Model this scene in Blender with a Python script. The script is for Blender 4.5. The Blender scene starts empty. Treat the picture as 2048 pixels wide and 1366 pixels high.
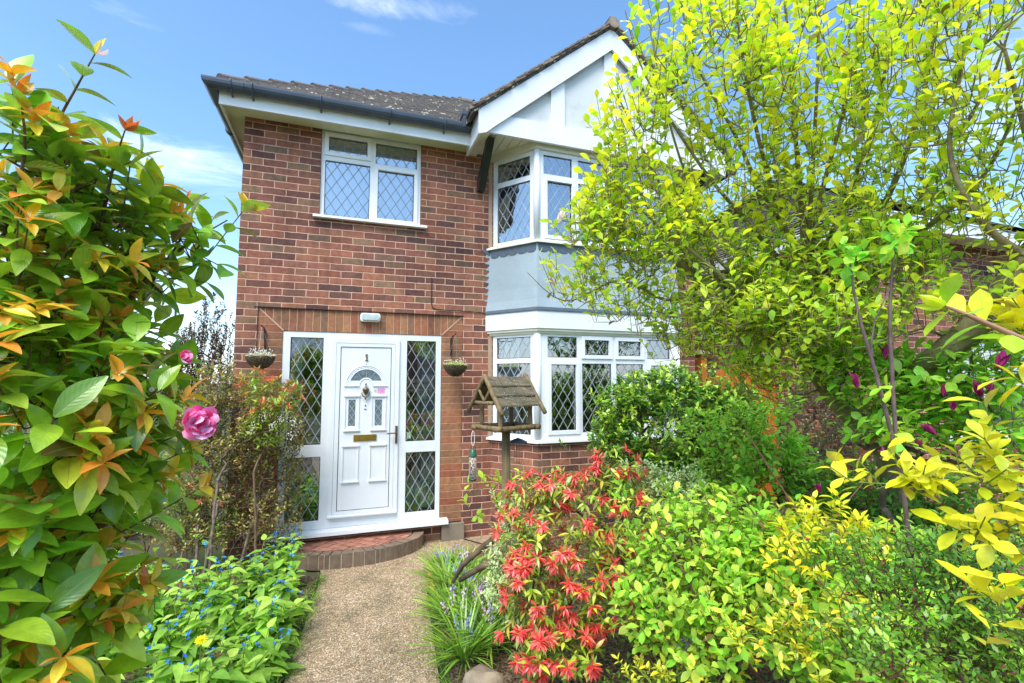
import bpy, math, random
import numpy as np
from mathutils import Vector, Matrix
R = math.radians
random.seed(7)
rng = np.random.default_rng(11)
SC = bpy.context.scene
COL = SC.collection

# ------------------------------------------------------------------ camera
F_PX, YAW, PITCH = 948.0, 0.3367, 0.0816
CAM = np.array([1.09, -5.325, 1.758])
_F = np.array([math.sin(YAW) * math.cos(PITCH), math.cos(YAW) * math.cos(PITCH), math.sin(PITCH)])
_R = np.array([math.cos(YAW), -math.sin(YAW), 0.0])
_U = np.cross(_R, _F)
cd = bpy.data.cameras.new('camera')
cd.sensor_width = 36.0
cd.lens = F_PX / 2048 * 36
cd.clip_start = 0.05
cd.clip_end = 2000
cam = bpy.data.objects.new('camera', cd)
COL.objects.link(cam)
M = Matrix(((_R[0], _U[0], -_F[0], CAM[0]), (_R[1], _U[1], -_F[1], CAM[1]), (_R[2], _U[2], -_F[2], CAM[2]), (0, 0, 0, 1)))
cam.matrix_world = M
SC.camera = cam


def at(u, v, t):
    """a point of the garden surveyed from the standing point: image bearing (u, v) and distance t in metres"""
    return CAM + (_F + _R * (u - 1024) / F_PX - _U * (v - 683) / F_PX) * t


# ------------------------------------------------------------------ mesh helpers
def new_mesh(name, V, Fc, mat=None, uvs=None, cols=None, smooth=False, parent=None, loc=None):
    me = bpy.data.meshes.new(name)
    me.from_pydata([tuple(map(float, v)) for v in V], [], [tuple(f) for f in Fc])
    if uvs is not None:
        l = me.uv_layers.new(name='UVMap')
        l.data.foreach_set('uv', np.asarray(uvs, dtype=np.float32).ravel())
    if smooth:
        me.polygons.foreach_set('use_smooth', [True] * len(me.polygons))
    me.update()
    o = bpy.data.objects.new(name, me)
    COL.objects.link(o)
    if mat:
        me.materials.append(mat)
    if parent:
        o.parent = parent
    return o


def quad_mesh(name, V, Q, mat, uv=None, col=None, smooth=True, parent=None):
    """fast: V (n,3), Q (m,4) ints, uv per vertex, col per vertex"""
    V = np.ascontiguousarray(V, dtype=np.float32)
    Q = np.ascontiguousarray(Q, dtype=np.int32)
    me = bpy.data.meshes.new(name)
    k = Q.shape[1]
    me.vertices.add(len(V)); me.vertices.foreach_set('co', V.ravel())
    me.loops.add(Q.size); me.loops.foreach_set('vertex_index', Q.ravel())
    me.polygons.add(len(Q))
    me.polygons.foreach_set('loop_start', np.arange(0, Q.size, k, dtype=np.int32))
    try:
        me.polygons.foreach_set('loop_total', np.full(len(Q), k, dtype=np.int32))
    except Exception:
        pass
    me.update(calc_edges=True)
    if smooth:
        me.polygons.foreach_set('use_smooth', np.ones(len(Q), dtype=bool))
    if uv is not None:
        l = me.uv_layers.new(name='UVMap')
        l.data.foreach_set('uv', np.asarray(uv, dtype=np.float32)[Q.ravel()].ravel())
    if col is not None:
        a = me.color_attributes.new('col', 'FLOAT_COLOR', 'POINT')
        c4 = np.ones((len(V), 4), dtype=np.float32); c4[:, :3] = col
        a.data.foreach_set('color', c4.ravel())
    me.materials.append(mat)
    o = bpy.data.objects.new(name, me)
    COL.objects.link(o)
    if parent:
        o.parent = parent
    return o


def thing(name, label, cat, loc=(0, 0, 0), group=None):
    o = bpy.data.objects.new(name, None)
    o.empty_display_size = 0.2
    COL.objects.link(o)
    o.location = loc
    o['label'] = label; o['category'] = cat
    if group: o['group'] = group
    bpy.context.view_layer.update()
    return o


def tag(o, label, cat, group=None):
    o['label'] = label; o['category'] = cat
    if group: o['group'] = group
    return o


def kind(o, k):
    o['kind'] = k
    return o


def adopt(parent):
    """parts are modelled in world coordinates: shift them under a moved Empty"""
    inv = Matrix.Translation(parent.location).inverted()
    for c in [o for o in COL.objects if o.parent == parent]:
        c.matrix_parent_inverse = inv


class Fr:
    """plane frame: s along, z up, n outward (metres)"""
    def __init__(self, x, y, dx=1.0, dy=0.0):
        L = math.hypot(dx, dy)
        self.o = (x, y); self.d = (dx / L, dy / L); self.m = (dy / L, -dx / L)

    def P(self, s, z, n=0.0):
        return (self.o[0] + self.d[0] * s + self.m[0] * n, self.o[1] + self.d[1] * s + self.m[1] * n, z)


class MB:
    def __init__(self):
        self.V = []; self.F = []; self.UV = []

    def poly(self, pts, uv=None):
        b = len(self.V)
        self.V += [tuple(p) for p in pts]
        self.F.append(tuple(range(b, b + len(pts))))
        self.UV += (uv if uv is not None else [(p[0] + p[1], p[2]) for p in pts])

    def box(self, fr, s0, s1, z0, z1, n0, n1):
        P = fr.P
        c = {}
        for i, s in enumerate((s0, s1)):
            for j, z in enumerate((z0, z1)):
                for k, n in enumerate((n0, n1)):
                    c[i, j, k] = (P(s, z, n), (s, z, n))
        def q(a, b_, c_, d, ax):
            ids = (a, b_, c_, d)
            uv = []
            for t in ids:
                s, z, n = c[t][1]
                uv.append((s, z) if ax == 'n' else ((n, z) if ax == 's' else (s, n)))
            self.poly([c[t][0] for t in ids], uv)
        q((0, 0, 1), (1, 0, 1), (1, 1, 1), (0, 1, 1), 'n')
        q((1, 0, 0), (0, 0, 0), (0, 1, 0), (1, 1, 0), 'n')
        q((0, 0, 0), (0, 0, 1), (0, 1, 1), (0, 1, 0), 's')
        q((1, 0, 1), (1, 0, 0), (1, 1, 0), (1, 1, 1), 's')
        q((0, 1, 1), (1, 1, 1), (1, 1, 0), (0, 1, 0), 'z')
        q((0, 0, 0), (1, 0, 0), (1, 0, 1), (0, 0, 1), 'z')
        return self

    def plate(self, fr, outer, holes, n=0.0, depth=0.1, rim=True, hdepth=None):
        """front sheet with rectangular holes and reveals going back by depth"""
        s0, s1, z0, z1 = outer
        S = sorted({s0, s1} | {h[0] for h in holes} | {h[1] for h in holes})
        Z = sorted({z0, z1} | {h[2] for h in holes} | {h[3] for h in holes})
        S = [s for s in S if s0 - 1e-6 <= s <= s1 + 1e-6]; Z = [z for z in Z if z0 - 1e-6 <= z <= z1 + 1e-6]
        def inh(s, z):
            return any(h[0] < s < h[1] and h[2] < z < h[3] for h in holes)
        for i in range(len(S) - 1):
            for j in range(len(Z) - 1):
                a, b, c, d = S[i], S[i + 1], Z[j], Z[j + 1]
                if inh((a + b) / 2, (c + d) / 2): continue
                self.poly([fr.P(a, c, n), fr.P(b, c, n), fr.P(b, d, n), fr.P(a, d, n)], [(a, c), (b, c), (b, d), (a, d)])
        hd = depth if hdepth is None else hdepth
        for (a, b, c, d) in holes:
            m = n - hd
            self.poly([fr.P(a, c, n), fr.P(a, d, n), fr.P(a, d, m), fr.P(a, c, m)], [(a, c), (a, d), (a + hd, d), (a + hd, c)])
            self.poly([fr.P(b, c, m), fr.P(b, d, m), fr.P(b, d, n), fr.P(b, c, n)], [(b - hd, c), (b - hd, d), (b, d), (b, c)])
            self.poly([fr.P(a, d, n), fr.P(b, d, n), fr.P(b, d, m), fr.P(a, d, m)], [(a, d), (b, d), (b, d + hd), (a, d + hd)])
            self.poly([fr.P(a, c, m), fr.P(b, c, m), fr.P(b, c, n), fr.P(a, c, n)], [(a, c - hd), (b, c - hd), (b, c), (a, c)])
        if rim:
            m = n - depth
            self.poly([fr.P(s0, z0, m), fr.P(s0, z1, m), fr.P(s0, z1, n), fr.P(s0, z0, n)], [(s0 - depth, z0), (s0 - depth, z1), (s0, z1), (s0, z0)])
            self.poly([fr.P(s1, z0, n), fr.P(s1, z1, n), fr.P(s1, z1, m), fr.P(s1, z0, m)], [(s1, z0), (s1, z1), (s1 + depth, z1), (s1 + depth, z0)])
            self.poly([fr.P(s0, z1, n), fr.P(s0, z1, m), fr.P(s1, z1, m), fr.P(s1, z1, n)], [(s0, z1), (s0, z1 + depth), (s1, z1 + depth), (s1, z1)])
            self.poly([fr.P(s0, z0, m), fr.P(s0, z0, n), fr.P(s1, z0, n), fr.P(s1, z0, m)], [(s0, z0 - depth), (s0, z0), (s1, z0), (s1, z0 - depth)])
        return self

    def prism(self, pts, vec):
        """closed polygon pts extruded by vec"""
        v = Vector(vec)
        A = [Vector(p) for p in pts]; B = [p + v for p in A]
        self.poly([tuple(p) for p in A]); self.poly([tuple(p) for p in reversed(B)])
        k = len(A)
        for i in range(k):
            j = (i + 1) % k
            self.poly([tuple(A[j]), tuple(A[i]), tuple(B[i]), tuple(B[j])])
        return self

    def tube(self, pts, r, k=8, caps=True):
        P = [Vector(p) for p in pts]
        rr = r if isinstance(r, (list, tuple)) else [r] * len(P)
        rings = []
        ref = Vector((0.31, 0.17, 0.93)).normalized()
        for i, p in enumerate(P):
            d = (P[min(i + 1, len(P) - 1)] - P[max(i - 1, 0)]).normalized()
            a = d.cross(ref)
            if a.length < 0.05: a = d.cross(Vector((1, 0, 0)))
            a.normalize(); b = d.cross(a)
            base = len(self.V)
            for j in range(k):
                th = 2 * math.pi * j / k
                q = p + (a * math.cos(th) + b * math.sin(th)) * rr[i]
                self.V.append(tuple(q)); self.UV.append((j / k, i * 0.1))
            rings.append(base)
        for i in range(len(P) - 1):
            for j in range(k):
                j2 = (j + 1) % k
                self.F.append((rings[i] + j, rings[i] + j2, rings[i + 1] + j2, rings[i + 1] + j))
        if caps:
            self.F.append(tuple(rings[0] + j for j in reversed(range(k))))
            self.F.append(tuple(rings[-1] + j for j in range(k)))
        return self

    def lathe(self, c, prof, k=16, caps=True):
        base = len(self.V)
        for (r, z) in prof:
            for j in range(k):
                th = 2 * math.pi * j / k
                self.V.append((c[0] + r * math.cos(th), c[1] + r * math.sin(th), c[2] + z)); self.UV.append((j / k, z))
        for i in range(len(prof) - 1):
            for j in range(k):
                j2 = (j + 1) % k
                self.F.append((base + i * k + j, base + i * k + j2, base + (i + 1) * k + j2, base + (i + 1) * k + j))
        if caps:
            self.F.append(tuple(base + j for j in reversed(range(k))))
            self.F.append(tuple(base + (len(prof) - 1) * k + j for j in range(k)))
        return self

    def build(self, name, mat, parent=None, smooth=False, bevel=0.0):
        luv = []
        for f in self.F:
            for i in f: luv.append(self.UV[i])
        o = new_mesh(name, self.V, self.F, mat, luv, smooth=smooth, parent=parent)
        if bevel:
            m = o.modifiers.new('bevel', 'BEVEL'); m.width = bevel; m.segments = 2; m.limit_method = 'ANGLE'
        return o


# ------------------------------------------------------------------ materials
def srgb(r, g, b):
    def c(x):
        x /= 255.0
        return x / 12.92 if x <= 0.04045 else ((x + 0.055) / 1.055) ** 2.4
    return (c(r), c(g), c(b), 1.0)


def mat_new(name):
    m = bpy.data.materials.new(name); m.use_nodes = True
    nt = m.node_tree; nt.nodes.clear()
    out = nt.nodes.new('ShaderNodeOutputMaterial')
    return m, nt, out


class N:
    def __init__(self, nt): self.nt = nt
    def __call__(self, typ, **kw):
        n = self.nt.nodes.new('ShaderNode' + typ)
        for k, v in kw.items():
            if k in ('inputs',): continue
            setattr(n, k, v)
        return n
    def link(self, a, b): self.nt.links.new(a, b)


def ramp(n, stops, interp='LINEAR'):
    r = n('ValToRGB'); cr = r.color_ramp; cr.interpolation = interp
    while len(cr.elements) > 1: cr.elements.remove(cr.elements[-1])
    cr.elements[0].position = stops[0][0]; cr.elements[0].color = stops[0][1]
    for p, c in stops[1:]:
        e = cr.elements.new(p); e.color = c
    return r


def mixc(n, a, b, fac, blend='MIX'):
    m = n('Mix', data_type='RGBA', blend_type=blend)
    for sock, val in ((m.inputs[0], fac), (m.inputs[6], a), (m.inputs[7], b)):
        if isinstance(val, (int, float)): sock.default_value = val
        elif isinstance(val, tuple): sock.default_value = val
        else: n.link(val, sock)
    return m.outputs[2]


def math_(n, op, a, b=0.0, clamp=False):
    m = n('Math', operation=op, use_clamp=clamp)
    for s, v in ((m.inputs[0], a), (m.inputs[1], b)):
        if isinstance(v, (int, float)): s.default_value = v
        else: n.link(v, s)
    return m.outputs[0]


def simple(name, col, rough=0.6, var=0.0, vscale=8.0, bump=0.0, bscale=60.0, metal=0.0, spec=0.5, col2=None, dirt=0.0, dirtcol=(0.2, 0.2, 0.15, 1), dscale=3.0):
    m, nt, out = mat_new(name); n = N(nt)
    p = n('BsdfPrincipled'); n.link(p.outputs[0], out.inputs[0])
    p.inputs['Roughness'].default_value = rough; p.inputs['Metallic'].default_value = metal
    p.inputs['Specular IOR Level'].default_value = spec
    tc = n('TexCoord')
    c = col
    if col2 is not None or var:
        nz = n('TexNoise'); nz.inputs['Scale'].default_value = vscale; nz.inputs['Detail'].default_value = 6
        n.link(tc.outputs['Object'], nz.inputs['Vector'])
        c2 = col2 if col2 is not None else tuple(x * (1 - var) for x in col[:3]) + (1,)
        r = ramp(n, [(0.35, col), (0.65, c2)]); n.link(nz.outputs[0], r.inputs[0]); c = r.outputs[0]
    if dirt:
        nz = n('TexNoise'); nz.inputs['Scale'].default_value = dscale; nz.inputs['Detail'].default_value = 9; nz.inputs['Roughness'].default_value = 0.7
        n.link(tc.outputs['Object'], nz.inputs['Vector'])
        r = ramp(n, [(0.5, (0, 0, 0, 1)), (0.75, (dirt, dirt, dirt, 1))]); n.link(nz.outputs[0], r.inputs[0])
        c = mixc(n, c, dirtcol, r.outputs[0])
    if isinstance(c, tuple): p.inputs['Base Color'].default_value = c
    else: n.link(c, p.inputs['Base Color'])
    if bump:
        nz = n('TexNoise'); nz.inputs['Scale'].default_value = bscale; nz.inputs['Detail'].default_value = 5
        n.link(tc.outputs['Object'], nz.inputs['Vector'])
        b = n('Bump'); b.inputs['Strength'].default_value = bump; b.inputs['Distance'].default_value = 0.01
        n.link(nz.outputs[0], b.inputs['Height']); n.link(b.outputs[0], p.inputs['Normal'])
    return m


def brick_mat(name, cols, w=0.225, h=0.075, mort=(0.50, 0.30, 0.21, 1), off=0.5, mw=0.010, spots=True, rot=False):
    m, nt, out = mat_new(name); n = N(nt)
    p = n('BsdfPrincipled'); n.link(p.outputs[0], out.inputs[0]); p.inputs['Roughness'].default_value = 0.85
    p.inputs['Specular IOR Level'].default_value = 0.25
    uv = n('UVMap'); vec = uv.outputs[0]
    # wobble so that no joint is dead straight
    nw = n('TexNoise'); nw.inputs['Scale'].default_value = 9; nw.inputs['Detail'].default_value = 3
    n.link(vec, nw.inputs['Vector'])
    sub = n('VectorMath', operation='SUBTRACT'); n.link(nw.outputs['Color'], sub.inputs[0]); sub.inputs[1].default_value = (.5, .5, .5)
    sc = n('VectorMath', operation='SCALE'); n.link(sub.outputs[0], sc.inputs[0]); sc.inputs['Scale'].default_value = 0.014
    ad = n('VectorMath', operation='ADD'); n.link(vec, ad.inputs[0]); n.link(sc.outputs[0], ad.inputs[1])
    v2 = ad.outputs[0]
    if rot:
        sx = n('SeparateXYZ'); n.link(v2, sx.inputs[0]); cx = n('CombineXYZ'); n.link(sx.outputs[1], cx.inputs[0]); n.link(sx.outputs[0], cx.inputs[1]); v2 = cx.outputs[0]
    b = n('TexBrick', offset=off); b.inputs['Scale'].default_value = 1.0
    b.inputs['Brick Width'].default_value = w; b.inputs['Row Height'].default_value = h
    b.inputs['Mortar Size'].default_value = mw * 0.5; b.inputs['Mortar Smooth'].default_value = 0.6
    b.inputs['Color1'].default_value = (0, 0, 0, 1); b.inputs['Color2'].default_value = (1, 1, 1, 1); b.inputs['Mortar'].default_value = (0.5, 0.5, 0.5, 1)
    n.link(v2, b.inputs['Vector'])
    st = [(i / (len(cols) - 1), c) for i, c in enumerate(cols)]
    r = ramp(n, st, 'LINEAR'); n.link(b.outputs['Color'], r.inputs[0])
    # within-brick mottling
    nz = n('TexNoise'); nz.inputs['Scale'].default_value = 22; nz.inputs['Detail'].default_value = 6; nz.inputs['Roughness'].default_value = 0.65
    n.link(vec, nz.inputs['Vector'])
    rm = ramp(n, [(0.28, (0.88, 0.87, 0.86, 1)), (0.72, (1.64, 1.58, 1.46, 1))]); n.link(nz.outputs[0], rm.inputs[0])
    c = mixc(n, r.outputs[0], rm.outputs[0], 1.0, 'MULTIPLY')
    nb = n('TexNoise'); nb.inputs['Scale'].default_value = 1.1; nb.inputs['Detail'].default_value = 5
    n.link(vec, nb.inputs['Vector'])
    rb = ramp(n, [(0.3, (0.78, 0.79, 0.8, 1)), (0.65, (1.12, 1.08, 1.03, 1))]); n.link(nb.outputs[0], rb.inputs[0])
    c = mixc(n, c, rb.outputs[0], 1.0, 'MULTIPLY')
    mr = ramp(n, [(0.3, tuple(x * .85 for x in mort[:3]) + (1,)), (0.7, mort)]); n.link(nz.outputs[0], mr.inputs[0])
    c = mixc(n, c, mr.outputs[0], b.outputs['Fac'])
    if spots:
        vo = n('TexNoise'); vo.inputs['Scale'].default_value = 70; vo.inputs['Detail'].default_value = 2; n.link(vec, vo.inputs['Vector'])
        rs = ramp(n, [(0.72, (0, 0, 0, 1)), (0.78, (.5, .5, .5, 1))]); n.link(vo.outputs[0], rs.inputs[0])
        c = mixc(n, c, (0.6, 0.48, 0.4, 1), rs.outputs[0])
    # old rain streaks: noise drawn out down the wall
    ms = n('Mapping'); ms.inputs['Scale'].default_value = (2.6, 0.35, 1); n.link(vec, ms.inputs['Vector'])
    ns = n('TexNoise'); ns.inputs['Scale'].default_value = 2.0; ns.inputs['Detail'].default_value = 7; ns.inputs['Roughness'].default_value = 0.6; n.link(ms.outputs[0], ns.inputs['Vector'])
    rs_ = ramp(n, [(0.38, (0.80, 0.80, 0.79, 1)), (0.56, (1.04, 1.03, 1.02, 1))]); n.link(ns.outputs[0], rs_.inputs[0])
    c = mixc(n, c, rs_.outputs[0], 1.0, 'MULTIPLY')
    n.link(c, p.inputs['Base Color'])
    inv = math_(n, 'SUBTRACT', 1.0, b.outputs['Fac'])
    hh = math_(n, 'ADD', inv, math_(n, 'MULTIPLY', nz.outputs[0], 0.5))
    bp = n('Bump'); bp.inputs['Strength'].default_value = 0.7; bp.inputs['Distance'].default_value = 0.006
    n.link(hh, bp.inputs['Height']); n.link(bp.outputs[0], p.inputs['Normal'])
    return m


def leaf_mat(name, gloss=0.25, rough=0.35, trans=0.4, rib=0.25, tint=(1.15, 1.1, 0.5), veins=0.0, margin=None, mthr=0.6, ribcol=(0.55, 0.65, 0.25, 1)):
    m, nt, out = mat_new(name); n = N(nt)
    a = n('Attribute', attribute_name='col')
    uv = n('UVMap'); sx = n('SeparateXYZ'); n.link(uv.outputs[0], sx.inputs[0])
    au = math_(n, 'ABSOLUTE', math_(n, 'SUBTRACT', math_(n, 'MULTIPLY', sx.outputs[0], 2.0), 1.0))
    c = a.outputs['Color']
    nz = n('TexNoise'); nz.inputs['Scale'].default_value = 45; nz.inputs['Detail'].default_value = 3
    g = n('NewGeometry'); n.link(g.outputs['Position'], nz.inputs['Vector'])
    rm = ramp(n, [(0.3, (0.8, 0.82, 0.8, 1)), (0.7, (1.15, 1.12, 1.1, 1))]); n.link(nz.outputs[0], rm.inputs[0])
    c = mixc(n, c, rm.outputs[0], 1.0, 'MULTIPLY')
    if margin is not None:
        nn = math_(n, 'ADD', au, math_(n, 'MULTIPLY', math_(n, 'SUBTRACT', nz.outputs[0], 0.5), 0.5))
        f = math_(n, 'MULTIPLY', math_(n, 'SUBTRACT', nn, mthr), 12.0, True)
        c = mixc(n, c, margin, f)
    if rib:
        f = math_(n, 'MULTIPLY', math_(n, 'SUBTRACT', 1.0, math_(n, 'MULTIPLY', au, 14.0), True), rib)
        c = mixc(n, c, ribcol, f)
    hgt = None
    if veins:
        w = math_(n, 'ADD', math_(n, 'MULTIPLY', sx.outputs[1], 60.0), math_(n, 'MULTIPLY', au, -16.0))
        s = math_(n, 'SINE', w)
        f = math_(n, 'MULTIPLY', math_(n, 'SUBTRACT', s, 0.82), veins * 3, True)
        c = mixc(n, c, ribcol, f)
        hgt = math_(n, 'ADD', s, math_(n, 'MULTIPLY', math_(n, 'MULTIPLY', au, 6.0, True), 1.5))
    d = n('BsdfDiffuse'); n.link(c, d.inputs[0])
    t = n('BsdfTranslucent'); tcol = mixc(n, c, tint + (1,), 1.0, 'MULTIPLY'); n.link(tcol, t.inputs[0])
    mx = n('MixShader'); mx.inputs[0].default_value = trans; n.link(d.outputs[0], mx.inputs[1]); n.link(t.outputs[0], mx.inputs[2])
    gl = n('BsdfGlossy'); gl.inputs['Roughness'].default_value = rough
    lw = n('LayerWeight'); lw.inputs[0].default_value = 0.3
    if hgt is not None:
        bp = n('Bump'); bp.inputs['Strength'].default_value = 0.12; bp.inputs['Distance'].default_value = 0.001
        n.link(hgt, bp.inputs['Height'])
        for sk in (d.inputs['Normal'], gl.inputs['Normal'], lw.inputs['Normal']): n.link(bp.outputs[0], sk)
    fg = math_(n, 'MULTIPLY', math_(n, 'ADD', lw.outputs[0], 0.08), gloss * 2.0, True)
    mg = n('MixShader'); n.link(fg, mg.inputs[0]); n.link(mx.outputs[0], mg.inputs[1]); n.link(gl.outputs[0], mg.inputs[2])
    n.link(mg.outputs[0], out.inputs[0])
    return m
# ------------------------------------------------------------------ shared materials
BR = [srgb(74, 54, 56), srgb(122, 78, 68), srgb(142, 94, 80), srgb(86, 62, 62), srgb(134, 96, 78), srgb(142, 90, 76), srgb(96, 68, 64),
      srgb(144, 98, 78), srgb(126, 80, 66), srgb(84, 62, 60), srgb(138, 90, 76), srgb(122, 98, 80), srgb(70, 54, 56), srgb(132, 84, 70), srgb(92, 66, 62)]
M_BRICK = brick_mat('red_brick', BR, mort=srgb(214, 170, 146), mw=0.013)
BR2 = [srgb(142, 104, 80), srgb(128, 94, 72), srgb(150, 108, 80), srgb(138, 84, 66), srgb(120, 92, 74), srgb(148, 100, 76), srgb(132, 104, 82)]
M_SOLDIER = brick_mat('soldier_brick', BR2, w=0.075, h=0.24, mort=srgb(205, 160, 132), off=0.0)
M_PIER = brick_mat('pier_brick', BR2, w=0.6, h=0.075, mort=srgb(196, 148, 118), off=0.0)
M_UPVC = simple('white_plastic', (0.78, 0.80, 0.83, 1), rough=0.28, var=0.06, vscale=3, spec=0.5, dirt=0.22, dirtcol=(0.5, 0.5, 0.44, 1), dscale=3.5)
M_UPVC_OLD = simple('weathered_white_plastic', (0.80, 0.81, 0.82, 1), rough=0.4, dirt=0.35, dirtcol=(0.42, 0.42, 0.30, 1), dscale=2.2)
M_CREAM = simple('cream_trim', (0.74, 0.73, 0.60, 1), rough=0.5, var=0.1, vscale=5)
M_SOFFIT = simple('green_light_tinted_soffit', (0.70, 0.70, 0.52, 1), rough=0.6, col2=(0.46, 0.50, 0.25, 1), vscale=1.6, bump=0.1)  # green light on the soffit is put into its mottled colour
M_RENDER = simple('white_render', (0.66, 0.68, 0.68, 1), rough=0.85, var=0.08, vscale=3, bump=0.25, bscale=150, dirt=0.55, dirtcol=(0.3, 0.31, 0.29, 1), dscale=1.7)
M_SKIRT = simple('blue_grey_render', srgb(160, 175, 184), rough=0.8, var=0.16, vscale=2.0, bump=0.4, bscale=120, dirt=0.35, dirtcol=srgb(120, 130, 134), dscale=2.6)
M_LEADGREY = simple('lead_flashing', srgb(82, 94, 106), rough=0.55, var=0.2, vscale=14, bump=0.1)
M_GUTTER = simple('slate_grey_gutter', srgb(70, 80, 94), rough=0.35, var=0.2, vscale=9)
M_BLACK = simple('black_paint', (0.02, 0.02, 0.022, 1), rough=0.35, var=0.3)
M_IRON = simple('black_iron', (0.022, 0.02, 0.02, 1), rough=0.45, bump=0.1)
M_DARK = simple('dark_void', (0.012, 0.012, 0.013, 1), rough=0.9)
M_CAME = simple('lead_came', (0.42, 0.46, 0.50, 1), rough=0.4, metal=0.3, var=0.15)
M_CAME_DK = simple('dark_lead_came', (0.20, 0.22, 0.25, 1), rough=0.45, metal=0.2, var=0.15)
M_BRASS = simple('brass', (0.55, 0.38, 0.08, 1), rough=0.3, metal=0.85, var=0.25, vscale=30)
M_BRASS_OLD = simple('tarnished_brass', (0.22, 0.16, 0.09, 1), rough=0.4, metal=0.7, var=0.3, vscale=40)
M_CONC = simple('concrete', srgb(140, 128, 112), rough=0.9, var=0.25, vscale=6, bump=0.5, bscale=180, dirt=0.6, dirtcol=(0.16, 0.15, 0.09, 1), dscale=5)
M_CURTAIN = simple('net_curtain', (0.78, 0.80, 0.84, 1), rough=0.9, var=0.08, vscale=4)
M_CURTAIN_TEAL = simple('pale_teal_curtain', (0.58, 0.68, 0.66, 1), rough=0.9, var=0.3, vscale=7)
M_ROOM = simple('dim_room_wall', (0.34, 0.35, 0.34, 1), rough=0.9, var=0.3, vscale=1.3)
M_WOOD = None


def glass_mat(name, base=0.27, tint=(0.8, 0.86, 0.85, 1)):
    m, nt, out = mat_new(name); n = N(nt)
    t = n('BsdfTransparent'); t.inputs[0].default_value = tint
    g = n('BsdfGlossy'); g.inputs['Roughness'].default_value = 0.0
    g.inputs[0].default_value = (0.93, 0.96, 1, 1)
    # sealed units are never flat: the reflection bows a little
    geo = n('NewGeometry'); nz = n('TexNoise'); nz.inputs['Scale'].default_value = 2.2; n.link(geo.outputs['Position'], nz.inputs['Vector'])
    b = n('Bump'); b.inputs['Strength'].default_value = 0.12; b.inputs['Distance'].default_value = 0.02; n.link(nz.outputs[0], b.inputs['Height'])
    n.link(b.outputs[0], g.inputs['Normal'])
    fr = n('Fresnel'); fr.inputs[0].default_value = 1.5
    f = math_(n, 'ADD', math_(n, 'MULTIPLY', fr.outputs[0], 1.8), base, True)
    mx = n('MixShader'); n.link(f, mx.inputs[0]); n.link(t.outputs[0], mx.inputs[1]); n.link(g.outputs[0], mx.inputs[2])
    n.link(mx.outputs[0], out.inputs[0])
    return m


M_GLASS = glass_mat('window_glass')
M_GLASS_UP = glass_mat('sky_reflecting_glass', base=0.34)


def tile_mat():
    m, nt, out = mat_new('lichened_roof_tile'); n = N(nt)
    p = n('BsdfPrincipled'); n.link(p.outputs[0], out.inputs[0]); p.inputs['Roughness'].default_value = 0.9
    uv = n('UVMap'); b = n('TexBrick', offset=0.5); b.inputs['Scale'].default_value = 1
    b.inputs['Brick Width'].default_value = 0.17; b.inputs['Row Height'].default_value = 0.1; b.inputs['Mortar Size'].default_value = 0.004
    b.inputs['Color1'].default_value = srgb(108, 102, 98); b.inputs['Color2'].default_value = srgb(84, 81, 82); b.inputs['Mortar'].default_value = (0.02, 0.02, 0.02, 1)
    n.link(uv.outputs[0], b.inputs['Vector'])
    nz = n('TexNoise'); nz.inputs['Scale'].default_value = 13; nz.inputs['Detail'].default_value = 4; n.link(uv.outputs[0], nz.inputs['Vector'])
    rm = ramp(n, [(0.3, (0.7, 0.7, 0.7, 1)), (0.7, (1.35, 1.25, 1.15, 1))]); n.link(nz.outputs[0], rm.inputs[0])
    c = mixc(n, b.outputs['Color'], rm.outputs[0], 1.0, 'MULTIPLY')
    v = n('TexVoronoi'); v.inputs['Scale'].default_value = 16; n.link(uv.outputs[0], v.inputs['Vector'])
    nb = n('TexNoise'); nb.inputs['Scale'].default_value = 3; n.link(uv.outputs[0], nb.inputs['Vector'])
    rad = math_(n, 'MULTIPLY', nb.outputs[0], 0.55)
    f = math_(n, 'MULTIPLY', math_(n, 'SUBTRACT', math_(n, 'SUBTRACT', rad, 0.05), v.outputs['Distance']), 18, True)
    c = mixc(n, c, srgb(196, 190, 168), f)
    n.link(c, p.inputs['Base Color'])
    bp = n('Bump'); bp.inputs['Strength'].default_value = 0.5; bp.inputs['Distance'].default_value = 0.006; n.link(nz.outputs[0], bp.inputs['Height']); n.link(bp.outputs[0], p.inputs['Normal'])
    return m


M_TILE = tile_mat()
M_HIP = simple('grey_ridge_tile', srgb(112, 102, 96), rough=0.9, var=0.35, vscale=9, bump=0.4, dirt=0.5, dirtcol=srgb(150, 146, 128), dscale=16)
M_TILE_EDGE = simple('sandy_tile_edge', srgb(150, 132, 118), rough=0.9, var=0.45, vscale=9, bump=0.4, dirt=0.5, dirtcol=srgb(96, 84, 76), dscale=14)


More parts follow.
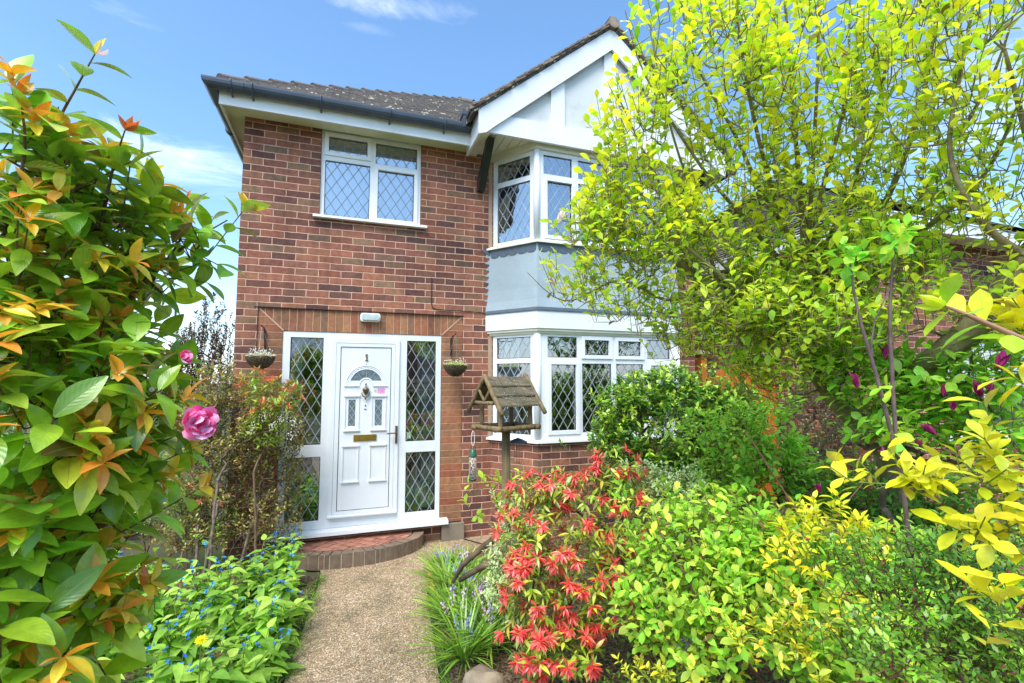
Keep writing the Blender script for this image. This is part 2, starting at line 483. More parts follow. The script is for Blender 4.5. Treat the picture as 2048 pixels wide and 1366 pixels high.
def aggregate_mat(name='exposed_aggregate', cols=None, scale=135.0, mid=None):
    m, nt, out = mat_new(name); n = N(nt)
    p = n('BsdfPrincipled'); n.link(p.outputs[0], out.inputs[0]); p.inputs['Roughness'].default_value = 0.8
    g = n('NewGeometry'); pos = g.outputs['Position']
    v = n('TexVoronoi'); v.inputs['Scale'].default_value = scale; n.link(pos, v.inputs['Vector'])
    sx = n('SeparateColor'); n.link(v.outputs['Color'], sx.inputs[0])
    cols = cols or [srgb(164, 142, 116), srgb(192, 172, 146), srgb(136, 114, 92), srgb(178, 152, 122), srgb(210, 196, 172), srgb(112, 96, 82), srgb(172, 144, 114), srgb(152, 130, 108)]
    r = ramp(n, [(i / len(cols), c) for i, c in enumerate(cols)], 'CONSTANT'); n.link(sx.outputs[0], r.inputs[0])
    gap = math_(n, 'MULTIPLY', math_(n, 'SUBTRACT', v.outputs['Distance'], 0.52), 6, True)
    c = mixc(n, r.outputs[0], srgb(126, 108, 84), gap)
    nb = n('TexNoise'); nb.inputs['Scale'].default_value = 3.2; nb.inputs['Detail'].default_value = 7; nb.inputs['Roughness'].default_value = 0.6; n.link(pos, nb.inputs['Vector'])
    rb = ramp(n, [(0.3, (0.62, 0.64, 0.55, 1)), (0.5, (1, 0.97, 0.9, 1)), (0.72, (1.2, 1.17, 1.15, 1))]); n.link(nb.outputs[0], rb.inputs[0])
    c = mixc(n, c, rb.outputs[0], 1.0, 'MULTIPLY')
    n2 = n('TexNoise'); n2.inputs['Scale'].default_value = 24; n2.inputs['Detail'].default_value = 4; n.link(pos, n2.inputs['Vector'])
    r2 = ramp(n, [(0.3, (0.8, 0.8, 0.78, 1)), (0.7, (1.2, 1.2, 1.2, 1))]); n.link(n2.outputs[0], r2.inputs[0])
    c = mixc(n, c, r2.outputs[0], 1.0, 'MULTIPLY')
    n.link(c, p.inputs['Base Color'])
    h = math_(n, 'SUBTRACT', 1.0, v.outputs['Distance'])
    bp = n('Bump'); bp.inputs['Strength'].default_value = 0.6; bp.inputs['Distance'].default_value = 0.006; n.link(h, bp.inputs['Height']); n.link(bp.outputs[0], p.inputs['Normal'])
    return m


M_PATH = aggregate_mat()
M_SOIL = aggregate_mat('bark_and_soil', [srgb(70, 52, 38), srgb(92, 70, 52), srgb(52, 40, 30), srgb(110, 86, 66), srgb(64, 48, 36), srgb(84, 66, 50)], 60.0)
M_LOG = simple('weathered_log', srgb(122, 100, 78), rough=0.9, col2=srgb(78, 62, 46), vscale=9, bump=0.6, bscale=50)
M_STONE = simple('rough_stone', srgb(160, 142, 116), rough=0.9, col2=srgb(118, 102, 84), vscale=9, bump=0.6, bscale=60)


def wood_mat(name, c1, c2, axis=2, sc=18, rough=0.8):
    m, nt, out = mat_new(name); n = N(nt)
    p = n('BsdfPrincipled'); n.link(p.outputs[0], out.inputs[0]); p.inputs['Roughness'].default_value = rough
    g = n('NewGeometry'); mp = n('Mapping'); n.link(g.outputs['Position'], mp.inputs['Vector'])
    s = [sc * 3] * 3; s[axis] = sc * 0.25; mp.inputs['Scale'].default_value = s
    nz = n('TexNoise'); nz.inputs['Scale'].default_value = 1; nz.inputs['Detail'].default_value = 6; n.link(mp.outputs[0], nz.inputs['Vector'])
    r = ramp(n, [(0.3, c1), (0.7, c2)]); n.link(nz.outputs[0], r.inputs[0])
    n2 = n('TexNoise'); n2.inputs['Scale'].default_value = 7; n2.inputs['Detail'].default_value = 4; n.link(g.outputs['Position'], n2.inputs['Vector'])
    r2 = ramp(n, [(0.35, (0.8, 0.82, 0.8, 1)), (0.7, (1.2, 1.18, 1.1, 1))]); n.link(n2.outputs[0], r2.inputs[0])
    c = mixc(n, r.outputs[0], r2.outputs[0], 1.0, 'MULTIPLY'); n.link(c, p.inputs['Base Color'])
    bp = n('Bump'); bp.inputs['Strength'].default_value = 0.5; bp.inputs['Distance'].default_value = 0.004; n.link(nz.outputs[0], bp.inputs['Height']); n.link(bp.outputs[0], p.inputs['Normal'])
    return m


M_WOOD_POST = wood_mat('weathered_timber', srgb(96, 78, 52), srgb(138, 116, 82))
M_WOOD_SHINGLE = wood_mat('shingle_timber', srgb(78, 70, 56), srgb(116, 106, 86), axis=0)
M_GATE = wood_mat('orange_stained_timber', srgb(176, 92, 30), srgb(208, 122, 48), rough=0.5)
M_BARK_BROWN = wood_mat('brown_bark', srgb(84, 62, 46), srgb(126, 98, 74))
M_BARK_GREY = simple('grey_twig_bark', srgb(118, 102, 86), rough=0.85, col2=srgb(78, 64, 52), vscale=30, bump=0.3)
M_BARK_MAG = simple('mossy_magnolia_bark', srgb(146, 134, 98), rough=0.85, col2=srgb(108, 96, 62), vscale=14, bump=0.5, bscale=70, dirt=0.5, dirtcol=srgb(150, 146, 118), dscale=20)
M_BARK_RED = simple('reddish_stem', srgb(122, 84, 66), rough=0.6, col2=srgb(88, 56, 48), vscale=20)
M_BARK_PURPLE = simple('purple_grey_stem', srgb(122, 98, 100), rough=0.6, col2=srgb(92, 74, 70), vscale=20)
M_STEM_GREEN = simple('green_stem', srgb(104, 128, 52), rough=0.6, var=0.3, vscale=20)
# ------------------------------------------------------------------ daylight
def unit_v(v): return v / np.linalg.norm(v)

SUN_EL, SUN_AZ = R(56), R(-140)        # azimuth of the sun measured from +Y towards +X
w = bpy.data.worlds.new('World'); SC.world = w; w.use_nodes = True
nt = w.node_tree; nt.nodes.clear(); n = N(nt)
out = n('OutputWorld'); bg = n('Background'); n.link(bg.outputs[0], out.inputs[0])
sky = n('TexSky', sky_type='NISHITA'); sky.sun_disc = False
sky.sun_elevation = SUN_EL; sky.sun_rotation = SUN_AZ
sky.altitude = 50; sky.air_density = 1.0; sky.dust_density = 1.5; sky.ozone_density = 2.0
tc = n('TexCoord')
sep = n('SeparateXYZ'); n.link(tc.outputs['Generated'], sep.inputs[0])
# clouds lie on a flat layer overhead: project the view direction on it
zc = math_(n, 'MAXIMUM', math_(n, 'ADD', sep.outputs[2], 0.06), 0.02)
cx_ = n('CombineXYZ'); n.link(math_(n, 'DIVIDE', sep.outputs[0], zc), cx_.inputs[0]); n.link(math_(n, 'DIVIDE', sep.outputs[1], zc), cx_.inputs[1])
mp = n('Mapping'); mp.inputs['Scale'].default_value = (0.42, 0.8, 1); mp.inputs['Location'].default_value = (2.3, 0.7, 0.0); n.link(cx_.outputs[0], mp.inputs['Vector'])
nz = n('TexNoise'); nz.inputs['Scale'].default_value = 1.15; nz.inputs['Detail'].default_value = 9; nz.inputs['Roughness'].default_value = 0.58
n.link(mp.outputs[0], nz.inputs['Vector'])
cr = ramp(n, [(0.56, (0, 0, 0, 1)), (0.70, (1, 1, 1, 1))]); n.link(nz.outputs[0], cr.inputs[0])
hz0 = math_(n, 'MULTIPLY', math_(n, 'SUBTRACT', 0.40, sep.outputs[2]), 2.4, True)
hz = math_(n, 'POWER', hz0, 2.6, True)   # milky band of low cloud near the horizon
az_ = math_(n, 'ARCTAN2', sep.outputs[0], sep.outputs[1]); el_ = math_(n, 'ARCSINE', sep.outputs[2])
nc = n('TexNoise'); nc.inputs['Scale'].default_value = 3.2; nc.inputs['Detail'].default_value = 12; nc.inputs['Roughness'].default_value = 0.68; nc.inputs['Distortion'].default_value = 0.6
cxy = n('CombineXYZ'); n.link(math_(n, 'MULTIPLY', az_, 1.3), cxy.inputs[0]); n.link(math_(n, 'MULTIPLY', el_, 5.0), cxy.inputs[1]); n.link(cxy.outputs[0], nc.inputs['Vector'])
wisp = None
for (u_, v_, su, sv, st_) in ((350, 320, 190, 62, 1.0), (150, 300, 170, 50, .7), (250, 28, 75, 16, .55), (770, 5, 190, 26, .85), (745, 60, 60, 10, .35), (1900, 200, 260, 150, .9), (2000, 60, 160, 60, .6), (1500, 380, 200, 60, .5), (-200, 250, 200, 80, .7)):
    d_ = unit_v(at(u_, v_, 1.0) - CAM); a0 = math.atan2(d_[0], d_[1]); e0 = math.asin(d_[2]); k_ = math.sqrt(1 + ((u_ - 1024) / F_PX) ** 2)
    qa = math_(n, 'DIVIDE', math_(n, 'SUBTRACT', az_, a0), su / F_PX / k_); qe = math_(n, 'DIVIDE', math_(n, 'SUBTRACT', el_, e0), sv / F_PX / k_)
    rr_ = math_(n, 'ADD', math_(n, 'MULTIPLY', qa, qa), math_(n, 'MULTIPLY', qe, qe))
    mk_ = math_(n, 'MULTIPLY', math_(n, 'SUBTRACT', math_(n, 'ADD', math_(n, 'MULTIPLY', nc.outputs[0], 2.6), -0.85), math_(n, 'MULTIPLY', rr_, 0.55)), st_, True)
    wisp = mk_ if wisp is None else math_(n, 'MAXIMUM', wisp, mk_)
wisp = math_(n, 'MULTIPLY', math_(n, 'POWER', wisp, 1.4), 0.62)
fac = math_(n, 'MAXIMUM', wisp, math_(n, 'MULTIPLY', hz, 0.72), True)
CLOUD = n('RGB'); CLOUD.outputs[0].default_value = (7.0, 7.3, 7.8, 1)
tintd = mixc(n, sky.outputs[0], (0.92, 1.16, 1.26, 1), 1.0, 'MULTIPLY')
c = mixc(n, tintd, CLOUD.outputs[0], fac)
n.link(c, bg.inputs[0]); bg.inputs[1].default_value = 0.15
sd = bpy.data.lights.new('sun', 'SUN'); sd.energy = 2.6; sd.angle = R(38); sd.color = (1.0, 0.94, 0.84)
so_ = bpy.data.objects.new('sun', sd); COL.objects.link(so_)
dv = Vector((math.sin(SUN_AZ) * math.cos(SUN_EL), math.cos(SUN_AZ) * math.cos(SUN_EL), math.sin(SUN_EL)))
so_.rotation_euler = dv.to_track_quat('Z', 'Y').to_euler()
so_.location = (0, -6, 12)
SC.view_settings.view_transform = 'Standard'; SC.view_settings.look = 'None'; SC.view_settings.gamma = 1.0
SC.view_settings.use_curve_mapping = False
SC.view_settings.exposure = 0.90
SC.cycles.max_bounces = 10; SC.cycles.transparent_max_bounces = 8; SC.cycles.transmission_bounces = 6; SC.cycles.diffuse_bounces = 7; SC.cycles.glossy_bounces = 4
SC.cycles.use_denoising = True
SC.cycles.sample_clamp_indirect = 6
# ------------------------------------------------------------------ the house
def sweep(mb, path, prof, caps=True, closed_prof=True):
    """path: [(x,y)], prof: [(n,z)]; n to the right-hand outside (same side as Fr.m)"""
    k = len(path); rings = []; s = 0.0
    for i, p in enumerate(path):
        def dirn(a, b):
            L = math.hypot(b[0] - a[0], b[1] - a[1]); return ((b[0] - a[0]) / L, (b[1] - a[1]) / L)
        d0 = dirn(path[i - 1], p) if i > 0 else dirn(p, path[i + 1])
        d1 = dirn(p, path[i + 1]) if i < k - 1 else d0
        m0 = (d0[1], -d0[0]); m1 = (d1[1], -d1[0])
        mx, my = m0[0] + m1[0], m0[1] + m1[1]; q = 2.0 / (mx * mx + my * my) if (mx or my) else 1
        mx, my = mx * q, my * q
        if i: s += math.hypot(p[0] - path[i - 1][0], p[1] - path[i - 1][1])
        rings.append([((p[0] + mx * n_, p[1] + my * n_, z_), (s, z_ + (n_ if abs(n_) > .3 else 0))) for n_, z_ in prof])
    m = len(prof)
    for i in range(k - 1):
        for j in range(m if closed_prof else m - 1):
            j2 = (j + 1) % m
            q = [rings[i][j], rings[i + 1][j], rings[i + 1][j2], rings[i][j2]]
            mb.poly([a[0] for a in q], [a[1] for a in q])
    if caps and closed_prof:
        mb.poly([a[0] for a in reversed(rings[0])]); mb.poly([a[0] for a in rings[-1]])
    return mb


def rect(n0, n1, z0, z1):
    return [(n0, z0), (n1, z0), (n1, z1), (n0, z1)]


def lattice(mb, fr, r, n, dw=0.108, dh=0.172, bw=0.0065, th=0.003):
    s0, s1, z0, z1 = r
    a = math.atan2(dh, dw); cs, sn = math.cos(a), math.sin(a)
    W, H = s1 - s0, z1 - z0
    cx, cz = (s0 + s1) / 2, (z0 + z1) / 2
    for sg in (1, -1):
        # lines: dh*x - sg*dw*z = k*dw*dh
        K = int((W / dw + H / dh) / 2) + 2
        for k in range(-K, K + 1):
            c = (k + 0.5) * dw * dh
            pts = []
            for x in (-W / 2, W / 2):
                z = (dh * x - c) / (sg * dw)
                if -H / 2 <= z <= H / 2: pts.append((x, z))
            for z in (-H / 2, H / 2):
                x = (c + sg * dw * z) / dh
                if -W / 2 < x < W / 2: pts.append((x, z))
            if len(pts) < 2: continue
            p, q = pts[0], pts[1]
            dx, dz = q[0] - p[0], q[1] - p[1]; L = math.hypot(dx, dz)
            if L < 0.02: continue
            ox, oz = -dz / L * bw / 2, dx / L * bw / 2
            nn = n + (0.0006 if sg > 0 else 0.0)
            P = [fr.P(cx + x, cz + z, nn) for x, z in ((p[0] + ox, p[1] + oz), (p[0] - ox, p[1] - oz), (q[0] - ox, q[1] - oz), (q[0] + ox, q[1] + oz))]
            mb.prism(P, tuple(fr.m[i] * th for i in (0, 1)) + (0,))
    return mb


def window(parent, fr, outer, panes, name='window', glass=None, came=None, nf=-0.03, depth=0.07, dw=0.108, dh=0.172, sub=None, mat=None):
    """uPVC window: the frame is a part of the house; pane, lattice, gasket its sub-parts"""
    mb = MB().plate(fr, outer, [p[:4] for p in panes], n=nf, depth=depth)
    for p in panes:
        if p[4]:
            w = 0.042; s0, s1, z0, z1 = p[:4]
            for (a, b, c, d) in ((s0 - w, s1 + w, z1 + 0.002, z1 + w), (s0 - w, s1 + w, z0 - w, z0 - 0.002), (s0 - w, s0 - 0.002, z0 - 0.002, z1 + 0.002), (s1 + 0.002, s1 + w, z0 - 0.002, z1 + 0.002)):
                mb.box(fr, a, b, c, d, nf + 0.0015, nf + 0.016)
    f = mb.build(name, mat or M_UPVC, parent)
    g = MB(); la = MB(); ga = MB()
    for p in panes:
        s0, s1, z0, z1 = p[:4]
        g.poly([fr.P(s0, z0, nf - 0.022), fr.P(s1, z0, nf - 0.022), fr.P(s1, z1, nf - 0.022), fr.P(s0, z1, nf - 0.022)])
        lattice(la, fr, (s0, s1, z0, z1), nf - 0.0215, dw, dh)
        w = 0.006
        for (a, b, c, d) in ((s0, s1, z1 - w, z1), (s0, s1, z0, z0 + w), (s0, s0 + w, z0 + w, z1 - w), (s1 - w, s1, z0 + w, z1 - w)):
            ga.poly([fr.P(a, c, nf - 0.012), fr.P(b, c, nf - 0.012), fr.P(b, d, nf - 0.012), fr.P(a, d, nf - 0.012)])
    g.build('pane', glass or M_GLASS, f); la.build('lead_lattice', came or M_CAME, f); ga.build('gasket', M_DARK, f)
    return f


def curtain(parent, fr, s0, s1, z0, z1, n, mat, amp=0.02, wl=0.09, name='curtain', lean=0.0):
    mb = MB(); k = int((s1 - s0) / wl * 8) + 2
    P = []
    for i in range(k):
        s = s0 + (s1 - s0) * i / (k - 1); o = n + amp * math.sin(s / wl * 6.28) + amp * .5 * math.sin(s / wl * 3.9 + 1)
        P.append((fr.P(s, z1, o), fr.P(s + lean, z0, o * 1.0)))
    for i in range(k - 1):
        mb.poly([P[i][1], P[i + 1][1], P[i + 1][0], P[i][0]])
    return mb.build(name, mat, parent, smooth=True)


W0 = Fr(0, 0)           # the front wall plane
house = thing('house', 'red brick house with white door numbered 1 and a white gable above its bay', 'house', (0, 0, 0))

# front wall: opening for the upper window, the door surround and the bay
XR = 5.62
holes = [(0.775, 1.85, 3.502, 4.49), (0.235, 2.352, 0.0, 2.495), (2.80, 5.20, 0.45, 2.30), (2.80, 5.20, 3.2, 4.36)]
wall = MB().plate(W0, (0.04, XR, -0.3, 4.49), holes, n=0, depth=0.25, hdepth=0.10)
# side and back walls
for fr, L in ((Fr(XR, 0.25, 0, 1), 6.0), (Fr(0.04, 6.25, 0, -1), 6.0), (Fr(XR, 6.25, -1, 0), XR - 0.04)):
    wall.poly([fr.P(0, -0.3), fr.P(L, -0.3), fr.P(L, 4.6), fr.P(0, 4.6)], [(0, -0.3), (L, -0.3), (L, 4.6), (0, 4.6)])
wall_o = wall.build('wall', M_BRICK, house)
# brick door surround: soldier course and two plain piers, set back a little
sur = MB()
fs = Fr(0, 0)
for (a, b) in ((0.236, 0.472), (2.112, 2.351)):
    sur.poly([fs.P(a, 0.19, -0.016), fs.P(b, 0.19, -0.016), fs.P(b, 2.265, -0.016), fs.P(a, 2.265, -0.016)], [(0.02, .19), (.02 + b - a, .19), (.02 + b - a, 2.265), (.02, 2.265)])
for (xa, xb, s) in ((0.472, 0.236, 1), (2.112, 2.351, -1)):   # mitred ends of the soldier course
    sur.poly([fs.P(xa, 2.265, -0.016), fs.P(xb, 2.265, -0.016), fs.P(xb, 2.494, -0.016)][::s], [(.25, 2.265), (.02, 2.265), (.02, 2.494)][::s])
s_o = sur.build('door_pier', M_PIER, house)
sol = MB()
sol.poly([fs.P(0.474, 2.265, -0.016), fs.P(2.110, 2.265, -0.016), fs.P(2.349, 2.494, -0.016), fs.P(0.238, 2.494, -0.016)],
         [(0.474, 2.265 - 2.26), (2.110, 0.005), (2.349, .234), (0.238, .234)])
sol.build('soldier_course', M_SOLDIER, house)
# rebuild its uv so bricks stand on end
MB().prism([fs.P(0.236, 2.262, -0.0155), fs.P(0.238, 2.262 + .006, -0.0155), fs.P(.24, 2.266, -.0155)], (0, -.001, 0))
mo = MB()
for (a, b) in (((0.476, 2.268), (0.243, 2.490)), ((2.108, 2.268), (2.345, 2.490))):
    dx, dz = b[0] - a[0], b[1] - a[1]; L = math.hypot(dx, dz); ox, oz = -dz / L * .006, dx / L * .006
    mo.prism([fs.P(a[0] + ox, a[1] + oz, -.015), fs.P(a[0] - ox, a[1] - oz, -.015), fs.P(b[0] - ox, b[1] - oz, -.015), fs.P(b[0] + ox, b[1] + oz, -.015)], (0, -0.003, 0))
mo.build('mitre_joint', simple('mortar', srgb(205, 158, 132), rough=0.9, var=.1), house)
MB().box(fs, 2.125, 2.375, -0.3, 0.185, 0.004, 0.05).build('concrete_block', M_CONC, house, bevel=0.006)
MB().box(fs, 0.236, 2.124, -0.3, 0.188, -0.06, -0.018).build('door_plinth', M_BRICK, house)
# dark strip painting in the gap and shadow line over the soldier course
MB().box(fs, 0.20, 2.36, 2.497, 2.503, 0.0, 0.006).build('shadow_line_strip', M_DARK, house)
cab = MB(); cab.tube([W0.P(1.985, 2.92, 0.008), W0.P(1.985, 2.62, 0.008), W0.P(2.0, 2.575, 0.008), W0.P(2.05, 2.56, .008), W0.P(2.66, 2.545, 0.008)], 0.0045, 6)
cab.build('cable', M_BLACK, house)

# door frame with sidelights
dfr = [(0.545, 0.862, 1.095, 2.203, 0), (0.545, 0.866, 0.330, 0.972, 0), (1.726, 2.048, 1.090, 2.197, 0), (1.732, 2.058, 0.330, 0.972, 0)]
mb = MB().plate(W0, (0.474, 2.108, 0.245, 2.262), [p[:4] for p in dfr] + [(0.99, 1.60, 0.375, 2.155)], n=-0.022, depth=0.06)
df = mb.build('door_frame', M_UPVC, house)
g = MB(); la = MB(); ga = MB()
for p in dfr:
    s0, s1, z0, z1 = p[:4]
    g.poly([W0.P(s0, z0, -0.045), W0.P(s1, z0, -0.045), W0.P(s1, z1, -0.045), W0.P(s0, z1, -0.045)])
    lattice(la, W0, (s0, s1, z0, z1), -0.0445, 0.107, 0.186, bw=0.006)
    w = 0.006
    for (a, b, c, d) in ((s0, s1, z1 - w, z1), (s0, s1, z0, z0 + w), (s0, s0 + w, z0 + w, z1 - w), (s1 - w, s1, z0 + w, z1 - w)):
        ga.poly([W0.P(a, c, -0.035), W0.P(b, c, -0.035), W0.P(b, d, -0.035), W0.P(a, d, -0.035)])
g.build('sidelight_pane', M_GLASS, df); la.build('lead_lattice', M_CAME, df); ga.build('gasket', M_DARK, df)
mb = MB()
for (a, b, c, d) in ((0.945, 1.645, 2.155, 2.204), (0.945, 0.99, 0.375, 2.155), (1.60, 1.645, 0.375, 2.155), (0.945, 1.645, 0.345, 0.375)):
    mb.box(W0, a, b, c, d, -0.020, -0.004)
mb.build('outer_frame', M_UPVC, df, bevel=0.003)
# sash of the door leaf
mb = MB()
for (a, b, c, d) in ((0.992, 1.598, 2.115, 2.153), (0.992, 1.034, 0.406, 2.115), (1.560, 1.598, 0.406, 2.115), (0.992, 1.598, 0.377, 0.406)):
    mb.box(W0, a, b, c, d, -0.05, -0.007)
mb.box(W0, 0.95, 1.64, 0.352, 0.366, -0.004, 0.030)
# dark joint round the infill panel
door = mb.build('door', M_UPVC, house, bevel=0.002)
MB().box(W0, 1.034, 1.560, 0.406, 2.115, -0.05, -0.0225).build('panel_joint', M_DARK, door)
lights = [(1.127, 1.197, 1.275, 1.552), (1.397, 1.470, 1.273, 1.550)]
mb = MB().plate(W0, (1.041, 1.553, 0.413, 2.108), lights, n=-0.016, depth=0.006, hdepth=0.006)
mb.build('door_panel', M_UPVC, door)
g = MB(); la = MB(); ga = MB()
for r_ in lights:
    s0, s1, z0, z1 = r_
    MBn = -0.0218
    g.poly([W0.P(s0, z0, MBn), W0.P(s1, z0, MBn), W0.P(s1, z1, MBn), W0.P(s0, z1, MBn)])
    lattice(la, W0, r_, -0.0212, 0.07, 0.0925, bw=0.006, th=.002)
cx, cz = 1.30, 1.71
def arc(r, a0, a1, k=20):
    return [(cx + r * math.cos(a0 + (a1 - a0) * i / k), cz + r * math.sin(a0 + (a1 - a0) * i / k)) for i in range(k + 1)]
o_ = arc(0.163, 0.28, math.pi - 0.28); i_ = arc(0.078, math.pi - 0.62, 0.62, 12)
g.poly([W0.P(x, z, -0.0148) for x, z in o_ + i_])
for a in (R(55), R(90), R(125)):
    la.tube([W0.P(cx + 0.08 * math.cos(a), cz + .08 * math.sin(a), -0.0135), W0.P(cx + 0.162 * math.cos(a), cz + .162 * math.sin(a), -0.0135)], 0.0025, 5)
g.build('fanlight_and_light_pane', simple('textured_obscure_glass', srgb(120, 136, 142), rough=0.12, var=0.45, vscale=26, spec=0.8), door)
la.build('lead_lattice', M_CAME, door)
mo = MB()
for rr, tr in ((0.205, 0.0065), (0.187, 0.004)):
    mo.tube([W0.P(x, z, -0.014) for x, z in arc(rr, 0, math.pi, 28)], tr, 6)
mo.tube([W0.P(x, z, -0.014) for x, z in arc(0.168, 0.24, math.pi - 0.24, 24)], 0.004, 6)
mo.tube([W0.P(x, z, -0.014) for x, z in arc(0.066, 0, math.pi, 14)], 0.005, 6)
for a, b in ((1.075, 1.232), (1.368, 1.525)):
    mo.box(W0, a, b, 1.693, 1.706, -0.016, -0.004)
def panel(a, b, c, d):
    for (p, q, r_, s_, h) in ((a, b, d - 0.016, d, 0.016), (a + .01, b - .01, d - 0.026, d - .0165, 0.009), (a, b, c, c + 0.013, 0.018), (a + .008, a + 0.016, c + .0135, d - .0265, 0.009), (b - .016, b - 0.008, c + .0135, d - .0265, 0.009)):
        mo.box(W0, p, q, r_, s_, -0.0158, -0.0158 + h)
panel(1.080, 1.243, 1.222, 1.602); panel(1.352, 1.518, 1.222, 1.600)
panel(1.070, 1.248, 0.690, 1.078); panel(1.345, 1.526, 0.690, 1.078)
mo.build('moulding', M_UPVC, door, bevel=0.002)
# furniture
MB().box(W0, 1.185, 1.418, 1.117, 1.182, -0.016, -0.006).box(W0, 1.200, 1.403, 1.129, 1.170, -0.0055, -0.0015).build('letterbox', M_BRASS, door, bevel=0.003)
mb = MB().box(W0, 1.612, 1.636, 1.08, 1.266, -0.0035, 0.008)
mb.tube([W0.P(1.624, 1.195, 0.005), W0.P(1.624, 1.195, 0.05), W0.P(1.61, 1.195, 0.056), W0.P(1.52, 1.19, 0.055)], 0.008, 8)
mb.build('door_handle', M_BRASS_OLD, door, bevel=0.002)
kn = MB()
kn.lathe(W0.P(1.297, 1.715, 0.006), [(0.001, 0.012), (0.008, 0.008), (0.01, 0), (0.006, -0.008), (0.004, -0.012)], 12)
kn.lathe(W0.P(1.297, 1.64, 0.008), [(0.003, 0.062), (0.01, 0.055), (0.007, 0.045), (0.026, 0.034), (0.036, 0.026), (0.033, 0.012), (0.028, -0.005), (0.018, -0.024), (0.006, -0.036), (0.002, -0.040)], 16)
ring = [W0.P(1.297 + 0.040 * math.cos(a), 1.628 + 0.048 * math.sin(a), 0.012) for a in [math.pi * (1.0 + i / 16) for i in range(17)]]
kn.tube(ring, 0.0055, 7)
kn.lathe(W0.P(1.297, 1.573, 0.01), [(0.001, 0.012), (0.009, 0.006), (0.01, -0.002), (0.006, -0.01), (0.008, -0.016), (0.001, -0.024)], 12)
kn.build('door_knocker', M_BRASS_OLD, door, smooth=True)
nm = MB()
nm.box(W0, 1.2935, 1.3065, 1.9735, 2.040, -0.0155, -0.007); nm.box(W0, 1.284, 1.316, 1.966, 1.973, -0.0155, -0.007)
nm.prism([W0.P(1.2930, 2.040, -0.0155), W0.P(1.2930, 2.026, -0.0155), W0.P(1.284, 2.020, -.0155), W0.P(1.284, 2.027, -.0155)], (0, -0.0085, 0))
nm.build('house_number', M_BRASS_OLD, door)
MB().lathe(W0.P(1.299, 1.932, -0.012), [(0.001, -.005), (0.005, -.003), (0.005, .003), (0.001, .005)], 10).lathe(W0.P(1.297, 1.49, -0.012), [(0.001, -.007), (0.007, -.004), (0.007, .004), (0.001, .007)], 10).box(W0, 1.285, 1.309, 1.449, 1.456, -0.0155, -0.009).build('lock', M_BRASS_OLD, door)
MB().box(W0, 1.419, 1.497, 1.614, 1.672, -0.0155, -0.0148).build('pink_sticker', simple('pink_paper', srgb(226, 164, 206), rough=0.6, col2=srgb(208, 120, 180), vscale=60), door)
MB().box(W0, 1.385, 1.412, 1.622, 1.662, -0.0155, -0.0148).build('white_sticker', simple('cream_paper', srgb(214, 212, 196), rough=0.6, col2=srgb(180, 172, 150), vscale=90), door)
MB().box(W0, 1.742, 1.785, 1.118, 1.185, -0.044, -0.0435).build('window_sticker', simple('green_white_sticker', srgb(206, 222, 206), rough=0.5, col2=srgb(96, 150, 92), vscale=40), df)
mb = MB(); mb.prism([W0.P(0.40, 0.243, -0.03), W0.P(0.40, 0.243, 0.02), W0.P(0.40, 0.232, 0.085), W0.P(0.40, 0.197, 0.088), W0.P(0.40, 0.197, -0.03)], (1.79, 0, 0))
mb.build('door_sill', M_UPVC, df, bevel=0.004)
curtain(house, W0, 1.86, 2.06, 0.34, 2.2, -0.13, M_CURTAIN_TEAL, amp=0.025, wl=0.07, name='sidelight_curtain')
curtain(house, W0, 0.50, 0.66, 0.34, 2.2, -0.13, M_CURTAIN_TEAL, amp=0.025, wl=0.07, name='sidelight_curtain')

# upper window over the door
up = [(0.852, 1.252, 4.238, 4.412, 1), (1.344, 1.800, 4.180, 4.420, 0), (0.820, 1.286, 3.532, 4.143, 0), (1.374, 1.772, 3.556, 4.110, 1)]
wu = window(house, W0, (0.778, 1.847, 3.505, 4.484), up, glass=M_GLASS_UP, came=M_CAME_DK, dw=0.112, dh=0.168, mat=M_UPVC_OLD)
mb = MB(); mb.prism([W0.P(0.718, 3.512, -0.03), W0.P(0.718, 3.512, 0.03), W0.P(0.718, 3.497, 0.06), W0.P(0.718, 3.478, 0.062), W0.P(0.718, 3.478, -0.03)], (1.198, 0, 0))
mb.build('window_sill', M_UPVC_OLD, wu, bevel=0.003)
curtain(house, W0, 0.74, 1.88, 3.51, 4.19, -0.145, M_CURTAIN, amp=0.016, wl=0.075, name='net_curtain')
curtain(house, W0, 0.74, 1.88, 4.24, 4.50, -0.16, simple('grey_blind', (0.28, 0.29, 0.30, 1), rough=.8, var=.2), amp=0.004, wl=0.3, name='roller_blind')

# ---- the bay
A, B, Cc, D = (2.70, 0.0), (3.08, -0.50), (4.93, -0.50), (5.31, 0.0)
dA = Fr(A[0], A[1], B[0] - A[0], B[1] - A[1]); dF = Fr(B[0], B[1], 1, 0); dD = Fr(Cc[0], Cc[1], D[0] - Cc[0], D[1] - Cc[1])
LS = math.hypot(B[0] - A[0], B[1] - A[1]); LF = Cc[0] - B[0]
bay = [(A[0] - dA.d[0] * .12, A[1] - dA.d[1] * .12), B, Cc, (D[0] + dD.d[0] * .12, D[1] + dD.d[1] * .12)]
sweep(MB(), bay, rect(-0.2, 0.0, -0.3, 1.085)).build('bay_wall', M_BRICK, house)
fx = lambda a: a - B[0]
lowF = [(3.197, 3.560, 2.012, 2.245, 0), (3.657, 3.973, 2.046, 2.216, 1), (4.095, 4.408, 2.044, 2.214, 1), (4.495, 4.825, 2.012, 2.243, 0),
        (3.237, 3.543, 1.205, 1.932, 1), (3.622, 4.003, 1.175, 1.948, 0), (4.065, 4.436, 1.175, 1.948, 0), (4.540, 4.790, 1.205, 1.932, 1)]
